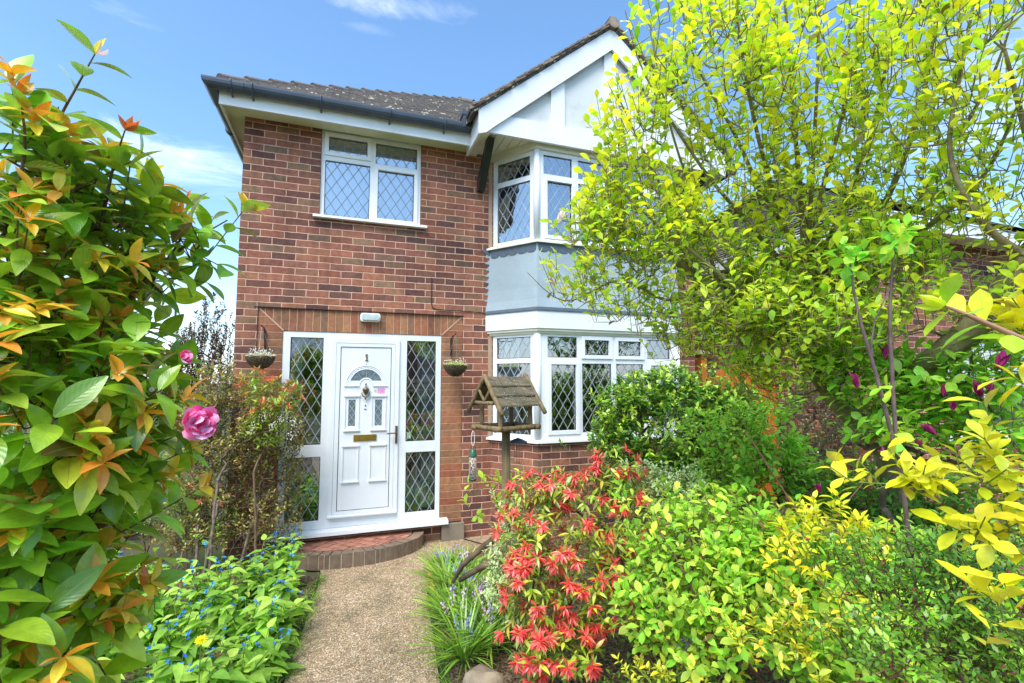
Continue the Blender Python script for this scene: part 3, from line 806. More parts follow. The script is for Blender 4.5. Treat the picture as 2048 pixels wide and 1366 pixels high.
upF = [(3.160, 3.520, 4.110, 4.336, 0), (3.600, 3.970, 4.110, 4.336, 0), (4.050, 4.420, 4.110, 4.336, 0), (4.495, 4.850, 4.110, 4.336, 0),
       (3.203, 3.512, 3.400, 4.030, 1), (3.600, 3.970, 3.375, 4.055, 0), (4.050, 4.420, 3.375, 4.055, 0), (4.500, 4.810, 3.400, 4.030, 1)]
sh = lambda L: [(a - B[0], b - B[0], c, d, e) for a, b, c, d, e in L]
side_lo = [(0.075, 0.535, 2.005, 2.245, 0), (0.075, 0.535, 1.160, 1.950, 0)]
side_up = [(0.080, 0.535, 4.105, 4.335, 0), (0.080, 0.535, 3.375, 4.045, 0)]
mir = lambda L: [(LS - b, LS - a, c, d, e) for a, b, c, d, e in L]
wf = window(house, dF, (0, LF, 1.115, 2.272), sh(lowF), name='bay_window', nf=0.0)
w1 = window(house, dA, (0.02, LS, 1.115, 2.272), side_lo, name='bay_window', nf=0.0)
w2 = window(house, dD, (0, LS - .02, 1.115, 2.272), mir(side_lo), name='bay_window', nf=0.0)
sweep(MB(), bay, [(-0.10, 1.118), (0.012, 1.118), (0.050, 1.102), (0.052, 1.078), (-0.10, 1.078)]).build('bay_sill', M_UPVC, wf)
uf = window(house, dF, (0, LF, 3.335, 4.385), sh(upF), name='bay_window', nf=0.0, glass=M_GLASS_UP, came=M_CAME)
u1 = window(house, dA, (0.02, LS, 3.335, 4.385), side_up, name='bay_window', nf=0.0, glass=M_GLASS_UP, came=M_CAME)
u2 = window(house, dD, (0, LS - .02, 3.335, 4.385), mir(side_up), name='bay_window', nf=0.0, glass=M_GLASS_UP, came=M_CAME)
sweep(MB(), bay, [(-0.10, 3.338), (0.02, 3.338), (0.055, 3.315), (0.056, 3.295), (-0.10, 3.295)]).build('bay_sill', M_CREAM, uf)
for fr_, z0, z1, w_ in ((dF, 1.12, 2.27, wf), (dF, 3.34, 4.38, uf)):
    mb = MB()
    for P0 in (B, Cc):
        mb.lathe((P0[0], P0[1] + 0.012, z0), [(0.04, 0), (0.04, z1 - z0)], 10)
    mb.build('corner_post', M_UPVC, w_, smooth=True)
sweep(MB(), bay, [(-0.1, 2.273), (0.018, 2.273), (0.030, 2.300), (0.045, 2.303), (0.045, 2.328), (-0.1, 2.328)]).build('bay_head_trim', M_CREAM, house)
sweep(MB(), bay, rect(-0.1, 0.060, 2.330, 2.522)).build('bay_fascia', M_UPVC, house)
sweep(MB(), bay, [(-0.1, 2.524), (0.072, 2.524), (0.072, 2.534), (0.064, 2.562), (-0.1, 2.562)]).build('bay_drip', M_LEADGREY, house)
sweep(MB(), bay, [(-0.1, 2.564), (0.062, 2.564), (0.046, 2.66), (0.034, 2.80), (0.022, 3.294), (-0.1, 3.294)]).build('rendered_skirt', M_SKIRT, house)
# scalloped lead under the upper sill
fl = MB()
for fr_, L in ((dA, LS), (dF, LF), (dD, LS)):
    k = round(L / 0.125); w = L / k; pts = [(0, 3.292)]
    for i in range(k):
        for j in range(7):
            a = math.pi * j / 6; pts.append((w * i + w / 2 - w / 2 * math.cos(a) * 0.96, 3.222 - 0.030 * math.sin(a) - (0.02 if i == k - 1 and 0 else 0)))
        if i % 2 == 1: pts.append((w * (i + 1) - 0.004, 3.185))
    pts.append((L, 3.292))
    fl.prism([fr_.P(s, z, 0.026) for s, z in pts], (fr_.m[0] * 0.004, fr_.m[1] * 0.004, 0))
fl.build('scalloped_flashing', M_LEADGREY, house)
# toothed paint edge on the brick beside the skirt
pt = MB(); z = 2.572
pts = [(2.74, 2.565)]
poly = [(2.74, 2.565), (2.64, 2.565)]
zc = 2.605; xs = 2.64
while zc < 3.25:
    poly += [(xs + 0.045 + random.uniform(-.01, .012), zc - 0.004), (xs - 0.022 + random.uniform(-.008, .008), zc + 0.004)]
    zc += 0.075
poly += [(2.63, 3.285), (2.74, 3.285)]
for i in range(1, len(poly) - 2):
    pass
pt.poly([W0.P(x, z, 0.003) for x, z in poly])
pt.build('painted_edge', M_SKIRT, house)
MB().prism([W0.P(2.56, 3.30, 0.004), W0.P(2.60, 3.262, 0.004), W0.P(2.66, 3.235, 0.004), W0.P(2.74, 3.215, .004), W0.P(2.74, 3.30, 0.004)], (0, -0.004, 0)).build('flashing_end', M_LEADGREY, house)
# cement fillets where the bay meets the brick
MB().box(W0, 2.655, 2.70, 1.115, 2.27, 0.001, 0.012).box(W0, 2.655, 2.70, 3.335, 4.40, 0.001, 0.012).build('mortar_fillet', simple('pinkish_mortar', srgb(178, 148, 124), rough=.9, var=.15), house)

# ---- eaves, gable, roofs
ZS = 4.468
sweep(MB(), bay, [(-0.1, 4.387), (0.030, 4.387), (0.036, ZS - .002), (-0.1, ZS - .002)]).build('bay_head_board', M_CREAM, house)
eave = [(-0.115, 6.0), (-0.115, -0.245), (2.40, -0.245)]   # path; its outside is to the left+front -> n positive
def outside(path): return path
# Fr.m for direction (0,-1) is (-1,0): outside is -x, good; for (1,0): (0,-1), good
sweep(MB(), eave, rect(0, 0.022, 4.420, 4.565)).build('fascia_board', M_UPVC_OLD, house)
so = MB(); so.poly([(-0.115, 6, ZS), (0.05, 6, ZS), (0.05, -0.0, ZS), (2.40, 0.0, ZS), (2.40, -0.245, ZS), (-0.115, -0.245, ZS)])
so.build('soffit', M_SOFFIT, house)
gp = [(0.022, 4.610)] + [(0.022 + 0.06 + 0.06 * math.cos(a), 4.595 + 0.065 * math.sin(a)) for a in [math.pi + math.pi * i / 8 for i in range(9)]] + [(0.142, 4.612), (0.136, 4.612)] + \
     [(0.022 + 0.06 + 0.054 * math.cos(a), 4.597 + 0.058 * math.sin(a)) for a in [-math.pi * i / 8 for i in range(9)]]
gut = sweep(MB(), [(-0.115, 6.0), (-0.115, -0.245), (2.315, -0.245)], gp).build('gutter', M_GUTTER, house)
cl = MB()
def clip(x, y, dx, dy):
    fr_ = Fr(x, y, dx, dy)
    cl.tube([fr_.P(0, 4.615 - .0, 0.148)] + [fr_.P(0, 4.594 + 0.071 * math.sin(a), 0.082 + 0.067 * math.cos(a)) for a in [-math.pi * i / 8 for i in range(5)]] + [fr_.P(0, 4.515, 0.035), fr_.P(0, 4.50, 0.024)], 0.009, 6)
for x in (-0.02, 0.16, 0.78, 1.46, 2.05): clip(x, -0.245, 1, 0)
for y in (0.6, 1.6): clip(-0.115, y, 0, -1)
cl.build('gutter_clip', M_GUTTER, gut)
gc = MB(); sweep(gc, [(-0.115, 0.02), (-0.115, -0.245), (0.09, -0.245)], [(n_ + (0.006 if n_ > .03 else 0), z_ - 0.004) for n_, z_ in gp]).build('gutter_corner', M_GUTTER, gut)
MB().box(W0, 2.245, 2.335, 4.56, 4.735, 0.255, 0.395).box(W0, 2.235, 2.343, 4.70, 4.745, 0.25, 0.402).build('gutter_end_box', M_GUTTER, gut, bevel=0.008)

# main hipped roof with real courses of tiles
T = 0.71; ZE = 4.60; X0, X1, Y0, Y1 = -0.235, 6.1, -0.375, 6.4
rf = MB()
def courses(mb, origin, along, up, L, run, gauge=0.1):
    """origin at the eave's start; along: unit xy; up: unit xy inward. hips at 45 degrees on both ends"""
    ln = math.hypot(1, T); nrun = gauge / ln; k = int(run / nrun)
    for i in range(k + 1):
        a = i * nrun; b = min((i + 1) * nrun, run)
        if b <= a: break
        lift = 0.012
        def P(s, r, h=0): return (origin[0] + along[0] * s + up[0] * r, origin[1] + along[1] * s + up[1] * r, ZE + r * T + h)
        uv = lambda s, r: (s, r * ln)
        mb.poly([P(a, a, lift), P(L - a, a, lift), P(L - b, b, 0.002), P(b, b, 0.002)], [uv(a, a), uv(L - a, a), uv(L - b, b - 1e-3), uv(b, b - 1e-3)])
        mb.poly([P(a, a, -0.004), P(L - a, a, -0.004), P(L - a, a, lift), P(a, a, lift)], [uv(a, a + .02), uv(L - a, a + .02), uv(L - a, a + .03), uv(a, a + .03)])
run = (X1 - X0) / 2
courses(rf, (X0, Y0), (1, 0), (0, 1), X1 - X0, run)
courses(rf, (X0, Y1), (0, -1), (1, 0), Y1 - Y0, run)
zr = ZE + run * T; xm = (X0 + X1) / 2
rf.poly([(X1, Y0, ZE), (X1, Y1, ZE), (xm, Y1 - run, zr), (xm, Y0 + run, zr)]); rf.poly([(X1, Y1, ZE), (X0, Y1, ZE), (xm, Y1 - run, zr)])
roof = rf.build('roof', M_TILE, house)
hp = MB()
def ridge_run(a, b, r=0.05, step=0.30, lift=0.0):
    a = Vector(a); b = Vector(b); d = (b - a); L = d.length; d.normalize(); k = int(L / step)
    for i in range(k):
        p = a + d * (i * L / k); q = a + d * ((i + 1) * L / k + 0.02)
        hp.tube([p + Vector((0, 0, .028 + lift)), q + Vector((0, 0, 0.005 + lift))], [r * 1.08, r * 0.9], 10)
ridge_run((X0 + .1, Y0 + .1, ZE + .1 * T - .04), (xm, Y0 + run, zr - .03)); ridge_run((X1, Y0, ZE), (xm, Y0 + run, zr)); ridge_run((xm, Y0 + run, zr), (xm, Y1 - run, zr))
hp.build('ridge_tile', M_HIP, roof)

# gable over the bay
GX, GS = 4.0, 0.83
TL = 0.62
gb = MB()
foot, apex = 2.352, 5.975
def bt(x): return 4.635 + (x - foot) * (apex - 4.635) / (GX - foot)     # top edge of the left bargeboard
th = 0.265
def board(mirror=1):
    X = lambda x: x if mirror == 1 else 2 * GX - x
    pts = [(foot, 4.372), (foot, bt(foot)), (GX, bt(GX)), (GX, bt(GX) - th), (2.50, 4.455), (2.44, 4.40)]
    P = [W0.P(X(x), z, TL) for x, z in pts]
    if mirror == 1: P = P[::-1]
    gb.prism(P, (0, 0.03, 0)) if False else gb.prism(P, (0, -0.028, 0))
board(1); board(-1)
for x in (foot, 2 * GX - foot - 0.03):
    gb.box(W0, x + .001, x + 0.029, 4.374, 4.62, 0.10, TL - 0.001)
gb.build('bargeboard', M_UPVC, house)
gx = MB()
gx.box(W0, foot + .03, 2.50, ZS - .03, ZS - .012, 0.0, TL - .001).box(W0, 2 * GX - 2.50, 2 * GX - foot - .03, ZS - .03, ZS - .012, 0.0, TL - .001)
gx.build('eaves_box', M_CREAM, house)
tri = MB().prism([W0.P(2.50, 4.46, 0.575), W0.P(2 * GX - 2.50, 4.46, 0.575), W0.P(GX, bt(GX) - .06, 0.575)], (0, 0.03, 0)); tri.build('gable_panel', M_RENDER, house)
tb = MB().box(W0, 2.46, 2 * GX - 2.46, 4.425, 4.645, 0.577, 0.612)
for a, b in ((3.215, 3.385), (3.915, 4.085), (4.615, 4.785)):
    zt = bt(min(a, 2 * GX - b)) - 0.10
    zt2 = bt(min(b, 2 * GX - a)) - 0.10
    tb.prism([W0.P(a, 4.647, 0.577), W0.P(b, 4.647, 0.577), W0.P(b, zt if a > GX else zt2, 0.577), W0.P(a, zt2 if a > GX else zt, 0.577)], (0, -0.027, 0))
tb.build('gable_timber', M_UPVC, house)
sf = MB(); x = 2.50
while x < 2 * GX - 2.52:
    sf.box(W0, x, x + 0.094, ZS, ZS + 0.012, 0.0, 0.59); x += 0.1
sf.build('soffit_board', M_CREAM, house)
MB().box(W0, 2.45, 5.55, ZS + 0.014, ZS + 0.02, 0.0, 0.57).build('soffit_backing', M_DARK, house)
# gable roof slabs
gr = MB(); yb = 2.3
for sg in (1, -1):
    X = lambda x: x if sg == 1 else 2 * GX - x
    a = (X(foot - 0.08), 4.640 - .08 * GS); b = (X(GX), apex + 0.012)
    for (h0, h1, y0) in ((0.0, 0.05, -0.66),):
        P = [(a[0], y0, a[1] + h0), (b[0], y0, b[1] + h0), (b[0], y0, b[1] + h1), (a[0], y0, a[1] + h1)]
        gr.prism(P if sg == -1 else P[::-1], (0, yb - y0, 0))
gro = gr.build('gable_roof', M_TILE, house)
vt = MB(); L = math.hypot(GX - foot + .08, apex - 4.57)
for sg in (1, -1):
    k = int(L / 0.105)
    ux, uz = (GX - foot + .08) / L, (apex - 4.57) / L
    for i in range(k):
        for lay, off in ((0, 0.0), (1, 0.5)):
            s = (i + off) * L / k; l = 0.15; h = 0.026 + lay * 0.017 + random.uniform(-.003, .003)
            tilt = 0.085 + random.uniform(-.02, .02)
            jx = random.uniform(-0.012, 0.008)
            x0_, z0_ = foot - .08 + ux * s, 4.585 + uz * s
            ex, ez = ux * math.cos(tilt) + uz * math.sin(tilt), uz * math.cos(tilt) - ux * math.sin(tilt)
            nx, nz = -uz, ux
            q = [(x0_ + nx * h, z0_ + nz * h), (x0_ + nx * h + ex * l, z0_ + nz * h + ez * l), (x0_ + nx * (h + .015) + ex * l, z0_ + nz * (h + .015) + ez * l), (x0_ + nx * (h + .015), z0_ + nz * (h + .015))]
            if sg == -1: q = [(2 * GX - a_, b_) for a_, b_ in q][::-1]
            vt.prism([(a_, -0.685 + jx - lay * .006, b_) for a_, b_ in q][::-1], (0, 0.22, 0))
vt.build('verge_tile', M_TILE_EDGE, gro)
rt = MB()
for i in range(9):
    y = -0.70 + i * 0.32
    rt.tube([(GX, y, apex + 0.045), (GX, y + 0.34, apex + 0.03)], [0.072, 0.064], 12)
rt.build('ridge_tile', M_TILE_EDGE, gro)
# black timber brackets
for sg in (1, -1):
    X = (lambda x: x) if sg == 1 else (lambda x: 2 * GX - x)
    xa = X(2.50) if sg == 1 else X(2.58)
    mb = MB().prism([(xa, -0.50, ZS - .031), (xa, -0.40, ZS - .031), (xa, -0.02, 4.10), (xa, -0.02, 3.985), (xa, -0.10, 3.985)], (0.08, 0, 0))
    mb.build('eaves_bracket', M_BLACK, house, bevel=0.006)
# rooms behind the glass
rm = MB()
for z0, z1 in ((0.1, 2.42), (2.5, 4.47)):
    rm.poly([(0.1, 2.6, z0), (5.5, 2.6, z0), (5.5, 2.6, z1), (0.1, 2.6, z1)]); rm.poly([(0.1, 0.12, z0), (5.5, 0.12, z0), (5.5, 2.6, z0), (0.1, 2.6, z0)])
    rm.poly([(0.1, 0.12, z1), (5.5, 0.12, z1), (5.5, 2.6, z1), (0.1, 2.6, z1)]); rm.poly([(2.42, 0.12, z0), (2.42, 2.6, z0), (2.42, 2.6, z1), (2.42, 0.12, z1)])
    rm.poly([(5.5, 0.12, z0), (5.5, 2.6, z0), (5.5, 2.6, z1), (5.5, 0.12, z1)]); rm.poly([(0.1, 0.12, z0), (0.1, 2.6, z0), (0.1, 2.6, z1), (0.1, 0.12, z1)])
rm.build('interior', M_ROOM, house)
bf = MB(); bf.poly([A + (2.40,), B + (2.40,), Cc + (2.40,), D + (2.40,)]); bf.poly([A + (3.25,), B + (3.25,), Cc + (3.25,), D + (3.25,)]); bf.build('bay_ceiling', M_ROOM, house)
curtain(house, dA, 0.02, 0.30, 1.1, 2.27, -0.14, M_CURTAIN, amp=0.02, wl=0.07, name='bay_curtain')
curtain(house, dA, 0.02, 0.16, 3.33, 4.38, -0.14, simple('dusky_curtain', (.3, .27, .28, 1), rough=.9, var=.2), amp=0.02, wl=0.07, name='bay_curtain')
# ------------------------------------------------------------------ ground
g = MB(); g.poly([(-300, -300, -0.02), (300, -300, -0.02), (300, 300, -0.02), (-300, 300, -0.02)])
kind(g.build('ground', simple('grass_and_earth', (0.06, 0.09, 0.025, 1), rough=1, col2=(0.10, 0.085, 0.05, 1), vscale=0.6, bump=0.3)), 'structure')
def PL(y): return 0.80 + (y + 2.14) * 0.088   # left edge of the path
def PRt(y): return 1.655 + (y + 2.43) * 0.10
ys = [-9, -5, -2.4, -1.2, -0.62]
pts = [(PL(y), y) for y in ys] + [(0.9, -0.3), (0.2, -0.1), (0.2, 0.02), (2.9, 0.02), (2.9, -0.42), (2.15, -0.50), (1.98, -0.60), (1.90, -0.72)] + [(PRt(y), y) for y in reversed(ys[:-1])]
p = MB(); p.poly([(x, y, 0.006) for x, y in pts]); kind(p.build('path', M_PATH), 'structure')
sb = MB()
def bed(name, outline, z):
    m = MB(); top = [(x, y, z) for x, y in outline]; m.poly(top)
    k = len(outline)
    for i in range(k):
        a, b = outline[i], outline[(i + 1) % k]; m.poly([(a[0], a[1], -0.03), (b[0], b[1], -0.03), (b[0], b[1], z), (a[0], a[1], z)])
    return kind(m.build(name, M_SOIL), 'structure')
bed('flower_bed', [(PL(-9) - .02, -9), (PL(-.62) - .02, -.62), (0.3, -0.25), (0.1, 0.02), (-5, 0.02), (-5, -9)], 0.012)
bed('flower_bed', [(PRt(-9) + .06, -9), (12, -9), (12, -0.75), (5.2, -0.70), (2.9, -0.55), (2.1, -0.68), (PRt(-1.2) + .08, -1.0)], 0.07)

# curved brick step
step = thing('brick_step', 'curved doorstep of red herringbone pavers edged with grey brick', 'doorstep', (1.2, -0.1, 0))
def earc(a, rx=0.72, ry=0.46): return (1.20 + rx * math.cos(a), 0.0 - ry * math.sin(a))
outer = [earc(math.pi * i / 40) for i in range(41)]
inner = [earc(math.pi * i / 40, 0.62, 0.36) for i in range(41)]
tp = MB(); tp.poly([(x, y, 0.128) for x, y in inner]); 
hb = None
m, nt_, out_ = mat_new('herringbone_paver'); n = N(nt_)
pb = n('BsdfPrincipled'); n.link(pb.outputs[0], out_.inputs[0]); pb.inputs['Roughness'].default_value = 0.85
tcg = n('NewGeometry'); mpp = n('Mapping'); mpp.inputs['Rotation'].default_value = (0, 0, R(38)); n.link(tcg.outputs['Position'], mpp.inputs['Vector'])
bk = n('TexBrick', offset=0.5); bk.inputs['Scale'].default_value = 1; bk.inputs['Brick Width'].default_value = 0.2; bk.inputs['Row Height'].default_value = 0.1; bk.inputs['Mortar Size'].default_value = 0.004
bk.inputs['Color1'].default_value = srgb(186, 126, 104); bk.inputs['Color2'].default_value = srgb(150, 98, 84); bk.inputs['Mortar'].default_value = srgb(84, 66, 54)
n.link(mpp.outputs[0], bk.inputs['Vector'])
nzz = n('TexNoise'); nzz.inputs['Scale'].default_value = 9; nzz.inputs['Detail'].default_value = 8; n.link(tcg.outputs['Position'], nzz.inputs['Vector'])
rr = ramp(n, [(0.3, (0.75, 0.75, 0.72, 1)), (0.7, (1.2, 1.15, 1.1, 1))]); n.link(nzz.outputs[0], rr.inputs[0])
n.link(mixc(n, bk.outputs['Color'], rr.outputs[0], 1.0, 'MULTIPLY'), pb.inputs['Base Color'])
# real herringbone blocks on a bed
tp.build('mortar_bed', simple('paver_joint', srgb(96, 76, 62), rough=.9, var=.2), step)
hbm = MB(); Lb, Wb, gp_ = 0.2, 0.1, 0.004
ca, sa = math.cos(R(40)), math.sin(R(40))
_el = [(1.2 + .612 * math.cos(math.pi * i / 24), -.352 * math.sin(math.pi * i / 24)) for i in range(25)][::-1]
def clip_e(q):
    for i in range(len(_el)):
        a, b = _el[i], _el[(i + 1) % len(_el)]; out = []
        def sd_(p): return (b[0] - a[0]) * (p[1] - a[1]) - (b[1] - a[1]) * (p[0] - a[0])
        for j in range(len(q)):
            p, r = q[j], q[(j + 1) % len(q)]; sp, sr = sd_(p), sd_(r)
            if sp >= 0: out.append(p)
            if sp * sr < 0: t = sp / (sp - sr); out.append((p[0] + (r[0] - p[0]) * t, p[1] + (r[1] - p[1]) * t))
        q = out
        if len(q) < 3: return []
    ar = abs(sum(q[j][0] * q[(j + 1) % len(q)][1] - q[(j + 1) % len(q)][0] * q[j][1] for j in range(len(q)))) / 2
    return q if ar > 2e-4 else []
def inside_e(x, y, rx=0.60, ry=0.34): return ((x - 1.2) / rx) ** 2 + (y / ry) ** 2 < 1 and y < -0.0
for i in range(-12, 13):
    for j in range(-12, 13):
        for o in (0, 1):
            # herringbone lattice
            bx, by = (i * Wb + j * Wb * 2 * 1.0) , (i * Wb - 0) 
            x0 = i * Wb; y0 = j * Wb
            if o == 0 and (i - j) % 4 == 0: r = (x0, y0, x0 + Lb, y0 + Wb)
            elif o == 1 and (i - j) % 4 == 3: r = (x0, y0, x0 + Wb, y0 + Lb)
            else: continue
            q = [(r[0] + gp_, r[1] + gp_), (r[2] - gp_, r[1] + gp_), (r[2] - gp_, r[3] - gp_), (r[0] + gp_, r[3] - gp_)]
            q = [(1.2 + ca * a - sa * b, -0.15 + sa * a + ca * b) for a, b in q]
            q = clip_e(q)
            if len(q) > 2:
                z = 0.131 + random.uniform(-.001, .0015)
                hbm.prism([(a, b, z) for a, b in q], (0, 0, 0.004))
hbm.build('paver', m, step)
eg = MB(); K = 22
for i in range(K):
    a0 = math.pi * (i + 0.06) / K; a1 = math.pi * (i + 0.94) / K; am = (a0 + a1) / 2
    o0, om, o1 = earc(a0, .735, .475), earc(am, .735, .475), earc(a1, .735, .475); i0, i1 = earc(a0, .628, .368), earc(a1, .628, .368)
    dz = random.uniform(-.003, .003)
    eg.prism([(i0[0], i0[1], 0), (i1[0], i1[1], 0), (o1[0], o1[1], 0), (om[0], om[1], 0), (o0[0], o0[1], 0)][::-1], (0, 0, 0.136 + dz))
eg.build('edging_brick', brick_mat('grey_edging_brick', [srgb(104, 92, 82), srgb(122, 106, 92), srgb(92, 80, 72), srgb(116, 98, 86)], w=.5, h=.5, off=0), step, bevel=0.008)
jt = MB(); jo = [earc(math.pi * i / 40, .728, .468) for i in range(41)]
jt.prism([(x, y, 0.0) for x, y in jo], (0, 0, 0.122)); jt.build('joint', simple('step_mortar', srgb(190, 172, 146), rough=.9, var=.25, vscale=12), step)
# slab joints in the paving
jn = MB(); jn.poly([(2.36, -0.05, .0105), (2.385, -0.05, .0105), (2.66, -0.46, .0105), (2.63, -0.46, .0105)])
kind(jn.build('paving_joint', M_DARK), 'structure')
# kerb of old stones and logs along the right side of the path
def rock(name, label, loc, sz, rot=0, mat=None, cat='stone', group=None):
    mb = MB(); k, h = 14, 8; V = []; 
    for i in range(h + 1):
        ph = math.pi * i / h
        for j in range(k):
            th_ = 2 * math.pi * j / k
            x, y, z = math.sin(ph) * math.cos(th_), math.sin(ph) * math.sin(th_), math.cos(ph)
            f = lambda v: math.copysign(abs(v) ** 0.55, v)
            q = 1 + 0.10 * math.sin(3.1 * x + loc[0] * 9) * math.cos(4.3 * y + loc[1] * 7) + random.uniform(-.02, .02)
            V.append((f(x) * sz[0] * q, f(y) * sz[1] * q, f(z) * sz[2] * q))
    Fc = []
    for i in range(h):
        for j in range(k): Fc.append((i * k + j, i * k + (j + 1) % k, (i + 1) * k + (j + 1) % k, (i + 1) * k + j)[::-1])
    o = new_mesh(name, V, Fc, mat or M_STONE, [(0, 0)] * (len(Fc) * 4), smooth=True)
    o.location = loc; o.rotation_euler = (0, 0, rot)
    return tag(o, label, cat, group)
SG = 'stones edging the bed beside the path'
rock('edging_stone', 'pale mossy edging stone nearest the step, at the end of the path edge', (1.93, -0.83, 0.03), (.10, .12, .075), .3, simple('yellowish_stone', srgb(176, 158, 84), rough=.9, col2=srgb(150, 142, 120), vscale=8, bump=.4), 'stone', SG)
rock('edging_stone', 'long low edging stone half hidden by bluebell leaves beside the path', (1.86, -1.13, 0.03), (.06, .17, .07), -.1, simple('yellow_mossy_stone', srgb(178, 150, 60), rough=.9, col2=srgb(140, 120, 70), vscale=8, bump=.4), 'stone', SG)
rock('edging_stone', 'dark low edging stone under the strap leaves halfway along the path', (1.80, -1.62, 0.03), (.06, .2, .06), -.1, simple('dark_stone', srgb(96, 88, 66), rough=.9, col2=srgb(70, 68, 48), vscale=8, bump=.4), 'stone', SG)
rock('edging_stone', 'rounded pitted grey-brown stone at the bottom edge of the picture beside the bluebell leaves', tuple(at(968, 1364, 2.45)[:2]) + (0.13,), (.09, .10, .13), .4, None, 'stone', SG)
# ------------------------------------------------------------------ plant kit
def unit(a):
    return a / np.maximum(np.linalg.norm(a, axis=-1, keepdims=True), 1e-9)


def template(shape='ellip', nu=2, nv=4, width=0.42, fold=0.25, curl=0.18):
    """leaf of length 1 along +y. nu: cells across, nv: cells along"""
    V = []; UV = []
    for j in range(nv + 1):
        v = j / nv
        if shape == 'ellip': w = math.sin(math.pi * min(max(v, .02), .985)) ** 0.8 * (1.08 - 0.25 * v)
        elif shape == 'obov': w = (math.sin(math.pi * v ** 1.35) ** 0.85 if 0 < v < 1 else 0) + 0.03
        elif shape == 'lance': w = (math.sin(math.pi * v ** 0.8) if 0 < v < 1 else 0) ** 1.1 + 0.02
        elif shape == 'strap': w = (1 - v) ** 0.45 * 0.9 + 0.05
        elif shape == 'ovate': w = (math.sin(math.pi * v ** 0.62) if 0 < v < 1 else 0) ** 0.9 + 0.02
        elif shape == 'petal': w = 0.35 + 0.75 * math.sin(math.pi * min(v, 0.97) * 0.62) ** 1.0 if v < 0.99 else 0.5
        else: w = math.sin(math.pi * v)
        w = w * width / 2
        for i in range(nu + 1):
            u = i / nu * 2 - 1
            z = fold * abs(u) * w - curl * v * v * (1.0) - 0.06 * (u * u) * w
            V.append((u * w, v * (1 - 0.25 * curl * v), z)); UV.append((i / nu, v))
    Q = []
    for j in range(nv):
        for i in range(nu):
            a = j * (nu + 1) + i; Q.append((a, a + 1, a + nu + 2, a + nu + 1))
    return np.array(V), np.array(UV), np.array(Q)


def place(tpl, P, D, Nn, L, W=None, curl=None):
    """copies of tpl at P with axis D and face normal near Nn; returns V, UV, Q, idx"""
    V, UV, Q = tpl; n_ = len(P); k = len(V)
    D = unit(D); X = unit(np.cross(D, Nn)); Z = np.cross(X, D)
    L = np.asarray(L).reshape(-1, 1, 1); W = np.ones((n_, 1, 1)) if W is None else np.asarray(W).reshape(-1, 1, 1)
    T = np.broadcast_to(V, (n_, k, 3)).copy()
    if curl is not None:
        T[:, :, 2] -= np.asarray(curl).reshape(-1, 1) * T[:, :, 1] ** 2
    out = P[:, None, :] + (T[:, :, 0:1] * W * X[:, None, :] + T[:, :, 1:2] * D[:, None, :] + T[:, :, 2:3] * Z[:, None, :]) * L
    Qs = (Q[None] + (np.arange(n_) * k)[:, None, None]).reshape(-1, 4)
    return out.reshape(-1, 3), np.tile(UV, (n_, 1)), Qs, np.repeat(np.arange(n_), k)


def leaf_mesh(name, parent, mat, tpl, P, D, Nn, L, cols, W=None, curl=None):
    V, UV, Q, idx = place(tpl, P, D, Nn, L, W, curl)
    return quad_mesh(name, V, Q, mat, UV, cols[idx], smooth=True, parent=parent)


def pick(cols, n_, w=None, jit=0.16):
    c = np.array([x[:3] for x in cols])
    i = rng.choice(len(c), n_, p=None if w is None else np.array(w) / sum(w))
    c = np.where((c[:, 1] > c[:, 0] * .92)[:, None], c * [1.14, 1.03, .95], c)
    return np.clip(1.80 * c[i] * (1 + rng.normal(0, jit, (n_, 1))) * (1 + rng.normal(0, jit * .35, (n_, 3))), 0.002, 0.95)


UP = np.array([0, 0, 1.0])
CR = np.stack([_R, np.array([math.sin(YAW), math.cos(YAW), 0.0]), UP])   # right, away, up


def blob(u, v, t, ru, rv, rt=None):
    """ellipsoid clump: centre on bearing (u,v) at t metres, half sizes ru, rv (bearing units) and rt metres deep"""
    rx = ru * t / F_PX; rz = rv * t / F_PX
    return (at(u, v, t), np.array([rx, rt if rt else (rx + rz) / 2, rz]))


def in_blobs(blobs, n_, shell=0.5):
    vol = np.array([b[1].prod() ** 0.8 * (b[2] if len(b) > 2 else 1) for b in blobs]); i = rng.choice(len(blobs), n_, p=vol / vol.sum())
    d = unit(rng.normal(size=(n_, 3))); r = rng.random(n_) ** (1 / (3 + 5 * shell)) * (1 + (rng.random(n_) < .16) * rng.exponential(.22, n_))
    C = np.array([b[0] for b in blobs])[i]; S = np.array([b[1] for b in blobs])[i]
    loc = d * r[:, None] * S
    return C + loc @ CR, unit(d @ CR), i


